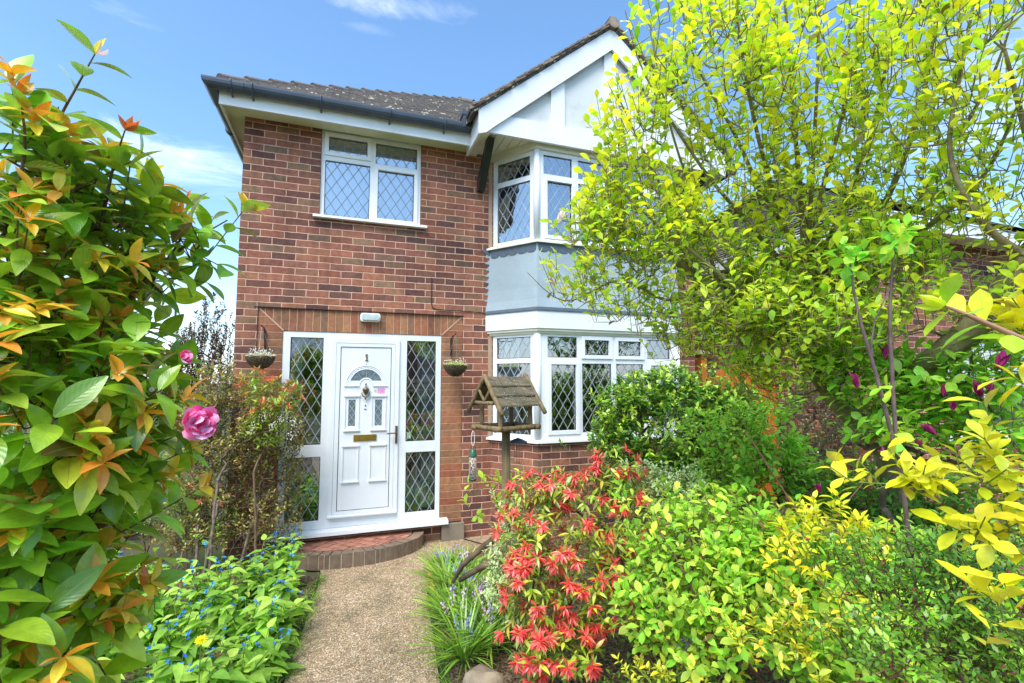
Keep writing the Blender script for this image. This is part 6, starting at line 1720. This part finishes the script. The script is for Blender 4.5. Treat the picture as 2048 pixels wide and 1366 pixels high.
shrub('golden_choisya', 'yellow leaves hanging at the right edge beside the purple magnolia buds', 'shrub', tuple(gxy(2420, 1.0)),
      [blob(2050, 740, .85, 36, 50, .05), blob(2050, 830, .85, 30, 40, .05), blob(2060, 640, .85, 30, 30, .05)], 16, (.04, .07), 5, T_OBOV, (.045, .065), GD, L_YEL, M_STEM_GREEN,
      guides=[([None, at(2300, 1000, .95), at(2140, 860, .86), at(2080, 720, .85)], [.01, .007, .005, .002])], seg=.04, jit=.07)
shrub('golden_choisya', 'yellow sprig at the lower right edge among the cotoneaster', 'shrub', tuple(gxy(2400, 0.95)),
      [blob(2000, 1260, .82, 40, 24, .05), blob(2040, 1210, .82, 24, 20, .05)], 6, (.04, .07), 5, T_OBOV, (.05, .075), GD, L_YEL, M_STEM_GREEN,
      guides=[([None, at(2250, 1330, .9), at(2090, 1290, .84), at(1960, 1230, .82)], [.01, .006, .003, .0015])], seg=.04, jit=.07)
shrub('golden_euonymus', 'golden yellow bush in the middle of the green shrubs on the right', 'shrub', tuple(gxy(1650, 2.05)),
      [blob(1650, 1040, 2.0, 60, 38, .12), blob(1610, 1090, 1.95, 50, 36, .12), blob(1700, 1095, 1.95, 60, 40, .14), blob(1580, 1130, 1.9, 50, 30, .12)], 60, (.06, .1), 8, T_MID, (.035, .05), GD + C8((170, 184, 50)), L_YEL, M_STEM_GREEN, upw=.8)
shrub('golden_euonymus', 'low golden edged bush along the bottom edge of the right bed', 'shrub', tuple(gxy(1500, 2.2)),
      [blob(1400, 1350, 1.95, 80, 26, .12), blob(1530, 1290, 1.72, 80, 36, .12), blob(1600, 1230, 1.7, 50, 30, .1), blob(1650, 1340, 1.65, 60, 35, .12), blob(1300, 1360, 2.0, 40, 22, .1), blob(1720, 1240, 1.65, 60, 40, .12)], 120, (.05, .08), 8, T_MID, (.026, .040), GD + G_FRESH, leaf_mat('gold_edged_leaf', gloss=.2, trans=.35, rib=0, margin=(.78, .66, .06, 1), mthr=.5), M_STEM_GREEN, upw=.8)
# cotoneaster with berries
ct, sk, (cb, cD, cTL, _b) = shrub('cotoneaster', 'dark small-leaved cotoneaster dotted with red berries in the lower right corner', 'shrub', tuple(gxy(2150, 1.35)),
      [blob(1800, 1120, 1.2, 130, 26, .1), blob(1950, 1090, 1.15, 110, 26, .1), blob(1960, 1190, 1.05, 120, 50, .14), blob(1840, 1200, 1.1, 150, 30, .12), blob(1860, 1300, 1.05, 170, 40, .12), blob(2010, 1320, 1.0, 80, 60, .14), blob(1730, 1280, 1.15, 90, 25, .1)], 430, (.05, .09), 11, T_SMALL, (.014, .021),
      C8((92, 142, 44), (108, 156, 50), (74, 122, 38), (124, 168, 60)), L_MID, M_BARK_BROWN, shell=.5, upw=.3, outw=.3, spread=1.1, seg=.04, r_tip=.0011, expo=.36, rmax=.012)
b = MB()
for i in rng.choice(len(cb), 46, replace=False):
    c = cb[i] + cD[i] * cTL[i] * rng.uniform(.2, .8) + rng.normal(0, .004, 3)
    r_ = rng.uniform(.0035, .0048)
    b.lathe(tuple(c), [(.0002, -r_), (r_ * .7, -r_ * .7), (r_, 0), (r_ * .7, r_ * .7), (.0002, r_)], 8, caps=False)
b.build('berries', simple('red_berry', srgb(176, 60, 62), rough=.35, col2=srgb(196, 104, 84), vscale=40), ct, smooth=True)

# ---- the magnolia
mroot = tuple(gxy(1800, 3.0))
MG = [([None, at(1790, 960, 2.95), at(1740, 870, 2.9), at(1660, 790, 2.9), at(1600, 690, 2.85), at(1520, 632, 2.8), at(1440, 585, 2.8), at(1370, 535, 2.75)], [.085, .078, .070, .055, .046, .040, .030, .020]),
      ([at(1540, 645, 2.8), at(1470, 625, 2.75), at(1400, 585, 2.7), at(1330, 600, 2.7), at(1240, 560, 2.65), at(1130, 602, 2.65), at(1055, 545, 2.65)], [.03, .026, .016, .010, .007, .004, .002]),
      ([at(1370, 535, 2.75), at(1350, 430, 2.72), at(1300, 330, 2.7), at(1230, 180, 2.6)], [.016, .011, .007, .003]),
      ([at(1440, 585, 2.8), at(1400, 440, 2.8), at(1340, 250, 2.7), at(1300, 60, 2.6)], [.014, .010, .006, .003]),
      ([at(1640, 760, 2.9), at(1660, 640, 2.85), at(1640, 560, 2.85), at(1600, 500, 2.85)], [.05, .045, .04, .03]),
      ([at(1600, 500, 2.85), at(1530, 400, 2.8), at(1470, 270, 2.7), at(1390, 120, 2.6), at(1350, -60, 2.5)], [.018, .014, .010, .006, .003]),
      ([at(1610, 515, 2.85), at(1600, 380, 2.8), at(1585, 200, 2.7), at(1570, 0, 2.6), at(1560, -100, 2.5)], [.020, .015, .011, .007, .004]),
      ([at(1620, 530, 2.85), at(1640, 400, 2.75), at(1690, 200, 2.6), at(1700, 0, 2.5)], [.018, .014, .009, .004]),
      ([at(1640, 560, 2.85), at(1760, 420, 2.6), at(1830, 250, 2.4), at(1870, 60, 2.3), at(1880, -80, 2.2)], [.022, .016, .012, .008, .004]),
      ([at(1660, 600, 2.85), at(1820, 480, 2.4), at(1960, 360, 2.1), at(2040, 200, 1.95)], [.022, .015, .009, .004]),
      ([at(1640, 600, 2.85), at(1560, 570, 2.8), at(1480, 560, 2.75), at(1400, 480, 2.7)], [.018, .012, .009, .004]),
      ([at(1740, 870, 2.9), at(1800, 780, 2.6), at(1880, 710, 2.3), at(1960, 640, 2.15), at(2060, 520, 2.0), at(2200, 380, 1.9)], [.075, .07, .066, .064, .062, .06]),
      ([at(2060, 520, 2.0), at(1960, 440, 2.0), at(1900, 300, 2.0), at(1930, 100, 2.0), at(1960, -60, 2.0)], [.02, .014, .010, .007, .004]),
      ([at(1595, 560, 2.85), at(1490, 440, 2.8), at(1400, 330, 2.7), at(1290, 150, 2.6), at(1250, 20, 2.55)], [.017, .012, .009, .005, .0025]),
      ([at(1600, 540, 2.85), at(1545, 380, 2.75), at(1500, 200, 2.65), at(1470, 0, 2.55), at(1460, -80, 2.5)], [.017, .013, .010, .006, .003]),
      ([at(1615, 520, 2.85), at(1625, 350, 2.75), at(1635, 150, 2.6), at(1640, -60, 2.5)], [.017, .012, .008, .004]),
      ([at(1630, 540, 2.85), at(1700, 380, 2.65), at(1760, 200, 2.5), at(1790, -40, 2.35)], [.018, .013, .009, .004]),
      ([at(1640, 590, 2.85), at(1800, 450, 2.5), at(1900, 300, 2.3), at(1990, 140, 2.1), at(2040, -20, 2.0)], [.018, .014, .010, .006, .003]),
      ([at(1600, 690, 2.85), at(1500, 600, 2.7), at(1380, 500, 2.6), at(1260, 400, 2.55), at(1180, 300, 2.5)], [.02, .014, .010, .006, .0025]),
      ([at(1370, 535, 2.75), at(1290, 470, 2.7), at(1190, 450, 2.65), at(1110, 440, 2.6)], [.012, .008, .005, .002]),
      ([at(2100, 480, 2.0), at(2060, 300, 1.9), at(2010, 100, 1.85)], [.02, .012, .006])]
mag_blobs = [blob(1140, 560, 2.7, 80, 38, .2), blob(1250, 590, 2.7, 110, 45, .25), blob(1200, 420, 2.7, 45, 70, .2) + (2.5,), blob(1300, 450, 2.7, 90, 100, .3) + (2.2,), blob(1265, 270, 2.6, 65, 100, .25) + (1.6,), blob(1320, 90, 2.5, 55, 110, .25),
             blob(1450, 130, 2.6, 110, 170, .4), blob(1460, 390, 2.8, 120, 120, .4), blob(1440, 610, 2.7, 140, 50, .35), blob(1640, 130, 2.5, 130, 170, .4), blob(1640, 390, 2.75, 120, 120, .4), blob(1600, 640, 2.6, 140, 60, .35),
             blob(1820, 130, 2.2, 130, 170, .35), blob(1820, 390, 2.35, 120, 130, .35), blob(1990, 130, 1.95, 110, 180, .3), blob(1980, 400, 2.05, 110, 110, .3), blob(1790, 600, 2.35, 140, 60, .3), blob(1970, 600, 2.1, 90, 60, .25),
             blob(1420, 680, 2.8, 110, 34, .3) + (1.6,), blob(1560, 730, 2.8, 110, 50, .3) + (1.6,), blob(1680, 680, 2.7, 90, 60, .3) + (1.8,), blob(1500, 630, 2.8, 110, 50, .3) + (2,), blob(1320, 640, 2.75, 60, 24, .2), blob(1600, 560, 2.8, 130, 60, .35) + (2,), blob(1440, 520, 2.8, 110, 50, .3) + (1.6,), blob(1760, 520, 2.5, 110, 60, .3) + (2,), blob(1160, 470, 2.65, 50, 40, .15), blob(1250, 520, 2.7, 70, 40, .2)]
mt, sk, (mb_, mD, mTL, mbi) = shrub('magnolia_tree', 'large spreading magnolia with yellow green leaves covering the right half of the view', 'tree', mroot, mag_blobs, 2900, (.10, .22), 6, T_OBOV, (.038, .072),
      C8((166, 184, 66), (152, 178, 66), (178, 190, 70), (134, 166, 60), (118, 154, 56)), L_MAG, M_BARK_MAG, guides=MG, tipcols=C8((180, 182, 48), (188, 188, 54), (162, 176, 52)), tipfrac=.7, tipblob=[0, 2, 3, 4, 5, 6, 7, 9, 10, 12, 13, 14, 15], tipname='backlight_tinted_foliage', spread=.95, shell=.15, outw=.35, upw=.95, seg=.07, r_tip=.0018, expo=.32, rmax=.010, lift=.5, curl=.08, jit=.1)  # upper leaves coloured yellower to paint in backlight from the sky
T_TULIP = template('ellip', 4, 6, 0.46, 0.6, -0.16)
def tulip(T, p, D, size, cols, name='flower', n_=7, op=(.08, .22)):
    return flowerhead(name, T, L_PETAL, p, D, n_, size, T_TULIP, cols, 2, op, .08)
WP = C8((200, 190, 176), (186, 162, 150), (206, 200, 188), (150, 112, 104))
for (u, v, t, s) in ((1118, 425, 2.6, .085), (1173, 420, 2.6, .06), (1107, 548, 2.6, .055), (1278, 176, 2.6, .05), (1840, 215, 2.2, .05), (1722, 262, 2.4, .05), (1690, 100, 2.4, .045)):
    tulip(mt, at(u, v + 22, t), UP + rng.normal(0, .2, 3), s * 1.6, WP)
PU = C8((124, 32, 84), (148, 52, 104), (104, 26, 70))
pm, *_ = shrub('purple_magnolia', 'smaller magnolia bush with dark purple tulip buds below the big tree limb', 'shrub', tuple(gxy(1960, 2.5)),
      [blob(1790, 780, 2.5, 110, 55, .3), blob(1930, 760, 2.3, 110, 60, .3), blob(1850, 860, 2.4, 120, 45, .3), blob(1980, 860, 2.2, 80, 60, .25), blob(1700, 720, 2.7, 80, 40, .25), blob(2010, 690, 2.1, 60, 40, .2)], 420, (.1, .17), 6, T_OBOV, (.05, .08),
      C8((110, 156, 50), (132, 172, 56), (94, 140, 46)), L_MAG, M_BARK_GREY, spread=1.1, shell=.3, upw=.7, stems=5, rootspread=.15, lift=.9)
for (u, v, t, s) in ((1715, 762, 2.3, .065), (1770, 702, 2.3, .06), (1872, 856, 2.1, .058), (1995, 722, 1.95, .07), (1888, 778, 2.1, .05), (1962, 780, 2.0, .06), (1982, 772, 2.0, .05), (1906, 808, 2.1, .045), (1840, 880, 2.2, .04), (1776, 908, 2.1, .05), (1641, 972, 2.3, .045)):
    tulip(pm, at(u, v + 14, t), UP + CR[0] * rng.normal(0, .35) + rng.normal(0, .15, 3), s * 1.9, PU, n_=6, op=(.05, .14))
# purple-stemmed upright plant in front of the magnolia
pe = thing('purple_stemmed_sapling', 'upright sapling with two bare purple grey stems and bright green top leaves', 'plant', tuple(gxy(1830, 1.9)))
s = Skel(); s.P.append(np.array(gxy(1830, 1.9))); s.par.append(-1); s.r.append(.012)
i1 = s.line([s.P[0], at(1815, 1050, 1.85), at(1795, 920, 1.8), at(1755, 760, 1.8), at(1715, 620, 1.8), at(1700, 520, 1.8)], [.010, .009, .008, .007, .0055, .003], parent=0)
i2 = s.line([at(1795, 920, 1.8), at(1786, 780, 1.8), at(1780, 620, 1.8), at(1790, 480, 1.8)], [.008, .0075, .006, .003], parent=s.nearest(at(1795, 920, 1.8)))
s.line([at(1740, 720, 1.8), at(1750, 640, 1.8), at(1790, 560, 1.8)], [.004, .003, .002], parent=s.nearest(at(1745, 720, 1.8)))
s.mesh('stem', M_BARK_PURPLE, pe, rmax=.012, k=7)
tb = np.concatenate([np.array(s.P)[i1[-22:]], np.array(s.P)[i2[-20:]]]); tb = tb[rng.choice(len(tb), 30)]; tb[:8] = np.array(s.P)[i1[-1]]; tb[8:16] = np.array(s.P)[i2[-1]]
q, dd, nn_, s2, tj = twig_leaves(tb, unit(rng.normal(0, 1, (30, 3)) + UP * .6), np.full(30, .07), 4, 1.1, lift=.9)
leaf_mesh('foliage', pe, L_SOFT, T_OBOV, q, dd, nn_, rng.uniform(.045, .075, len(q)), pick(C8((104, 168, 60), (128, 180, 62), (150, 186, 60)), len(q)))
# out-of-shape near sprig top right
ns = thing('overhanging_sprig', 'close green and yellow leafed sprig with pinkish stem at the right edge', 'branch', tuple(at(2300, 800, .7)))
shoot(ns, [at(2300, 800, .7), at(2140, 720, .66), at(2020, 668, .64), at(1930, 628, .64), at(1890, 612, .64)], [.006, .005, .004, .003, .0015], 13, (.040, .062), L_SOFT, C8((118, 168, 44), (160, 190, 50), (206, 200, 50)), tpl=T_OBOV, bark=simple('pinkish_stem', srgb(182, 134, 112), rough=.6, var=.2), young=3, ymat=L_SOFT, ycols=C8((150, 180, 50)), leafs=(.45, 1))

# sapling and bluebells along the path
shrub('sapling', 'thin sapling with a few pale green leaves beside the bird table post', 'plant', tuple(gxy(1000, 3.55)),
      [blob(985, 965, 3.5, 16, 10, .04), blob(945, 1020, 3.5, 22, 16, .05), blob(990, 1015, 3.5, 22, 12, .05), blob(1030, 965, 3.5, 14, 10, .03), blob(950, 972, 3.5, 12, 6, .03)], 16, (.05, .08), 5, T_OBOV, (.05, .075), C8((140, 172, 60), (160, 184, 80)), L_MAG, M_BARK_RED, upw=.3, stems=1, rootspread=.01, lift=1.2)
BB = [(1.98, -.90, .20, 'nearest the step'), (2.12, -1.12, .22, 'beside the fallen branches'), (1.93, -1.30, .24, 'second along the path edge'), (2.04, -1.52, .26, 'third along the path edge'), (1.86, -1.70, .22, 'overhanging the path halfway along'),
      (2.05, -1.88, .28, 'with the most lilac flowers, left of the red pieris'), (1.88, -2.02, .28, 'left of the lilac flowers'), (2.02, -2.25, .30, 'behind the rounded stone'), (1.82, -2.36, .28, 'at the bottom edge beside the path')]
for i, (x, y, h, d) in enumerate(BB):
    h *= .82
    T = thing('bluebell_clump', 'clump of strap leaved bluebells ' + d, 'plant', (x, y, 0.05), 'bluebell clumps along the path')
    n2 = 150; a = rng.random(n2) * 6.28; rad = np.stack([np.cos(a), np.sin(a), np.zeros(n2)], 1)
    P = np.array([x, y, .05]) + rad * rng.uniform(0, .07, (n2, 1)); D = unit(rad * rng.uniform(.15, .8, (n2, 1)) + UP)
    leaf_mesh('foliage', T, L_MID, T_STRAP, P, D, unit(UP * .2 - rad + rng.normal(0, .1, (n2, 3))), rng.uniform(h * .8, h * 1.5, n2), pick(C8((96, 138, 42), (118, 154, 54), (80, 118, 36)), n2, None, .25), rng.uniform(1.0, 1.9, n2), rng.uniform(.2, .8, n2))
    ns_ = {0: 3, 1: 4, 5: 9, 6: 4, 3: 3, 7: 4}.get(i, 2)
    colr = C8((188, 150, 196), (204, 172, 206), (170, 136, 190)) if i in (1, 5, 6, 7) else C8((120, 130, 196), (104, 112, 178))
    st = MB(); P = []; 
    for k in range(ns_):
        b0 = np.array([x, y, .05]) + rng.normal(0, .03, 3) * [1, 1, 0]; lean = rng.normal(0, .05, 2); tp_ = b0 + np.array([lean[0], lean[1], h * rng.uniform(1.0, 1.3)])
        st.tube([tuple(b0), tuple((b0 + tp_) / 2 + [0, 0, .01]), tuple(tp_)], .0022, 5)
        for q in range(9):
            f = .62 + .38 * q / 8; c = b0 * (1 - f) + tp_ * f; P.append(c + np.append(rng.normal(0, .011, 2), 0))
    st.build('flower_stem', M_STEM_GREEN, T)
    P = np.repeat(np.array(P), 5, 0); a = np.tile(np.arange(5) * 1.257, len(P) // 5); rad = np.stack([np.cos(a), np.sin(a), np.zeros(len(P))], 1)
    leaf_mesh('flower', T, L_PETAL, T_SMALL, P, unit(-UP * .8 + rad * .55), rad, np.full(len(P), .018), pick(colr, len(P)), np.full(len(P), .8))
T = thing('blue_flower_clump', 'pale blue flower clump under the green shrubs at the bottom of the right bed', 'flower', tuple(at(1368, 1318, 2.35)[:2]) + (0.05,))
P = at(1368, 1300, 2.35) + rng.normal(0, 1, (60, 3)) * [.03, .03, .035]; m_ = len(P)
leaf_mesh('flower', T, L_PETAL, T_SMALL, P, rng.normal(0, 1, (m_, 3)), rng.normal(0, 1, (m_, 3)), np.full(m_, .018), pick(C8((140, 150, 214), (118, 128, 200), (170, 176, 224)), m_))
leaf_mesh('foliage', T, L_MID, T_STRAP, np.tile(np.array(at(1368, 1318, 2.35)) * [1, 1, 0] + [0, 0, .06], (24, 1)), unit(rng.normal(0, .5, (24, 3)) + UP), rng.normal(0, 1, (24, 3)), rng.uniform(.25, .4, 24), pick(G_FRESH, 24))
for pts, r_, lab in (([at(1000, 1070, 3.3), at(965, 1095, 3.35), at(925, 1130, 3.4), at(905, 1165, 3.4)], [.028, .022, .020, .012], 'weathered grey fallen branch leaning beside the sapling'), ([at(1010, 1115, 3.2), at(960, 1135, 3.3), at(920, 1160, 3.35)], [.02, .024, .018], 'short weathered log lying across the fallen branch')):
    tag(MB().tube([tuple(p) for p in pts], r_, 9).build('fallen_branch', M_LOG, smooth=True), lab, 'branch')
lt = np.array([(random.uniform(PL(y_) + .05, PRt(y_)), y_) for y_ in rng.uniform(-3.2, -.5, 70)]); m_ = len(lt)
kind(leaf_mesh('fallen_leaves', None, L_SOFT, T_SMALL, np.column_stack([lt, np.full(m_, .011)]), unit(rng.normal(0, 1, (m_, 3)) * [1, 1, .12]), unit(UP + rng.normal(0, .15, (m_, 3))), rng.uniform(.008, .022, m_), pick(C8((120, 84, 52), (160, 130, 70), (96, 66, 48), (150, 150, 60), (180, 100, 110)), m_)), 'stuff')
# grass and weeds along the path edges, litter on the beds
def tuft(name, pts, h, cols, n_each=22):
    P = np.repeat(np.array(pts), n_each, 0) + rng.normal(0, .03, (len(pts) * n_each, 3)) * [1, 1, 0]; m_ = len(P); a = rng.random(m_) * 6.28; rad = np.stack([np.cos(a), np.sin(a), np.zeros(m_)], 1)
    return kind(leaf_mesh(name, None, L_SOFT, T_STRAP, P, unit(rad * .7 + UP), unit(UP * .2 - rad), rng.uniform(h * .5, h, m_), pick(cols, m_), rng.uniform(.7, 1.6, m_), rng.uniform(.2, .9, m_)), 'stuff')
ed = [(PL(y) - .01 + random.uniform(-.05, .02), y, 0) for y in np.arange(-3.2, -.7, .075)] + [(PRt(y) + .04 + random.uniform(-.02, .06), y, 0.0) for y in np.arange(-3.2, -.9, .06)]
tuft('grass', ed, .11, G_MID + C8((70, 96, 36)))
xy = np.stack([rng.uniform(1.9, 7, 5200), rng.uniform(-4.5, -.7, 5200)], 1); m_ = len(xy)
kind(leaf_mesh('leaf_litter', None, L_SOFT, T_SMALL, np.column_stack([xy, np.full(m_, .075) + rng.random(m_) * .012]), unit(rng.normal(0, 1, (m_, 3)) * [1, 1, .25]), unit(UP + rng.normal(0, .3, (m_, 3))), rng.uniform(.012, .035, m_), pick(C8((92, 68, 50), (122, 96, 70), (72, 54, 42), (140, 118, 88)), m_)), 'stuff')
gc_ = np.stack([rng.uniform(2.4, 7, 1500), rng.uniform(-3.6, -.8, 1500)], 1); m_ = len(gc_)
q, dd, nn_, s2, tj = twig_leaves(np.column_stack([gc_, np.full(m_, .07)]), unit(rng.normal(0, .4, (m_, 3)) + UP), rng.uniform(.06, .16, m_), 6, 1.0, lift=.9)
kind(leaf_mesh('ground_cover', None, L_SOFT, T_SMALL, q, dd, nn_, rng.uniform(.02, .036, len(q)), pick(G_MID, len(q))), 'stuff')
gc_ = np.stack([rng.uniform(-2.2, .6, 900), rng.uniform(-3.0, -.3, 900)], 1); m_ = len(gc_)
q, dd, nn_, s2, tj = twig_leaves(np.column_stack([gc_, np.full(m_, .02)]), unit(rng.normal(0, .4, (m_, 3)) + UP), rng.uniform(.06, .2, m_), 7, 1.0, lift=.9)
kind(leaf_mesh('ground_cover', None, L_SOFT, T_SMALL, q, dd, nn_, rng.uniform(.02, .04, len(q)), pick(G_MID, len(q))), 'stuff')
# ------------------------------------------------------------------ across the street (mirrored in the panes)
OH = thing('facing_house', 'brick house across the street with a hipped roof, mirrored in the door glass', 'house', (3, -24, 0))
m_ = MB().plate(Fr(9, -24, -1, 0), (0, 13, -.3, 5.2), [(1.5, 3.6, 3.2, 4.5), (5.2, 6.6, 3.2, 4.5), (8.6, 11, 3.2, 4.5), (1.5, 3.6, .8, 2.2), (5.6, 6.6, 0, 2.1), (8.6, 11, .8, 2.2)], n=0, depth=.3, hdepth=.1, rim=False)
for fr_, L in ((Fr(-4, -24, 0, -1), 7), (Fr(9, -31, 0, 1), 7), (Fr(-4, -31, 1, 0), 13)): m_.poly([fr_.P(0, -.3), fr_.P(L, -.3), fr_.P(L, 5.2), fr_.P(0, 5.2)], [(0, -.3), (L, -.3), (L, 5.2), (0, 5.2)])
m_.build('wall', M_BRICK, OH)
for a, b, c, d in ((1.5, 3.6, 3.2, 4.5), (5.2, 6.6, 3.2, 4.5), (8.6, 11, 3.2, 4.5), (1.5, 3.6, .8, 2.2), (8.6, 11, .8, 2.2)): nwin(Fr(9, -24, -1, 0), a, b, c, d)
MB().box(Fr(9, -24, -1, 0), 5.6, 6.6, 0, 2.1, -.1, -.06).build('door', M_UPVC, OH)
r_ = MB(); a, b, c, d = (9.4, -23.6, 5.2), (-4.4, -23.6, 5.2), (-4.4, -31.4, 5.2), (9.4, -31.4, 5.2); e_, f_ = (5.5, -27.5, 8.2), (-.5, -27.5, 8.2)
r_.poly([a, b, f_, e_]); r_.poly([b, c, f_]); r_.poly([c, d, e_, f_]); r_.poly([d, a, e_]); r_.build('roof', M_TILE, OH)
def tree_far(x, y, h, r, lab):
    shrub('street_tree', lab, 'tree', (x, y, 0), [(np.array([x, y, h * .66]), np.array([r, r, h * .3])), (np.array([x + r * .4, y, h * .5]), np.array([r * .7, r * .7, h * .2]))], 500, (.3, .6), 9, T_SMALL, (.16, .26), G_MID, L_SOFT, M_BARK_BROWN, stems=3, seg=.4, r_tip=.006, rmax=.2, expo=.5)
tree_far(-7, -15, 6.0, 2.0, 'round green tree across the street, left as mirrored in the glass')
tree_far(12.5, -17, 7.0, 2.4, 'tall green tree across the street, right as mirrored in the glass')
shrub('hedge', 'clipped green hedge behind the viewer along the front boundary', 'hedge', (3.5, -8.6, 0), [(np.array([x, -8.6, .75]), np.array([1.2, .4, .75])) for x in np.arange(-5, 14, 1.4)], 1500, (.1, .2), 8, T_SMALL, (.05, .08), G_DARK, L_MID, M_BARK_BROWN, stems=14, seg=.2, rootspread=.1, shell=.8)
def split_pieces(o, gap):
    """one object per separate piece of the part"""
    import bmesh
    me = o.data; n_ = len(me.vertices)
    co = np.empty(n_ * 3, dtype=np.float64); me.vertices.foreach_get('co', co); co = co.reshape(-1, 3)
    key = {}; par = list(range(n_))
    def find(a):
        while par[a] != a: par[a] = par[par[a]]; a = par[a]
        return a
    for i, c in enumerate(np.round(co, 4)):
        k = tuple(c)
        if k in key: par[find(i)] = find(key[k])
        else: key[k] = i
    for p in me.polygons:
        v = p.vertices
        for j in range(1, len(v)): par[find(v[j])] = find(v[0])
    root = np.array([find(i) for i in range(n_)]); ids = np.unique(root)
    if len(ids) < 2: return
    bx_ = [(co[root == r_].min(0), co[root == r_].max(0)) for r_ in ids]; grp = list(range(len(ids)))
    def f2(a):
        while grp[a] != a: a = grp[a]
        return a
    for i in range(len(ids)):
        for j in range(i):
            d = np.maximum(np.maximum(bx_[i][0] - bx_[j][1], bx_[j][0] - bx_[i][1]), 0)
            if np.linalg.norm(d) < gap: grp[f2(i)] = f2(j)
    G_ = sorted({f2(i) for i in range(len(ids))})
    if len(G_) < 2: return
    gi = {ids[i]: f2(i) for i in range(len(ids))}; vg = np.array([gi[r_] for r_ in root])
    kids = [c for c in COL.objects if c.parent == o]
    for g_ in G_[1:]:
        m2 = me.copy(); bm = bmesh.new(); bm.from_mesh(m2); bm.verts.ensure_lookup_table()
        bmesh.ops.delete(bm, geom=[v for v in bm.verts if vg[v.index] != g_], context='VERTS'); bm.to_mesh(m2); bm.free()
        c = o.copy(); c.data = m2; COL.objects.link(c)
    bm = bmesh.new(); bm.from_mesh(me); bm.verts.ensure_lookup_table()
    bmesh.ops.delete(bm, geom=[v for v in bm.verts if vg[v.index] != G_[0]], context='VERTS'); bm.to_mesh(me); bm.free()


SPLIT = {'door_pier': .01, 'sidelight_pane': .02, 'corner_post': .02, 'mitre_joint': .02, 'mortar_fillet': .02, 'eaves_box': .02, 'gutter_clip': .03, 'bargeboard': .002, 'lock': .01,
         'fanlight_and_light_pane': .02, 'moulding': .012, 'ledge': .02, 'window_sticker': .01, 'berries': .006}
for o in list(COL.objects):
    base_ = o.name.split('.')[0]
    if o.type == 'MESH' and base_ in SPLIT: split_pieces(o, SPLIT[base_])
bpy.context.view_layer.update()
for o in list(COL.objects):
    if o.parent is None and o.type == 'EMPTY' and o.location.length > 0:
        adopt(o)
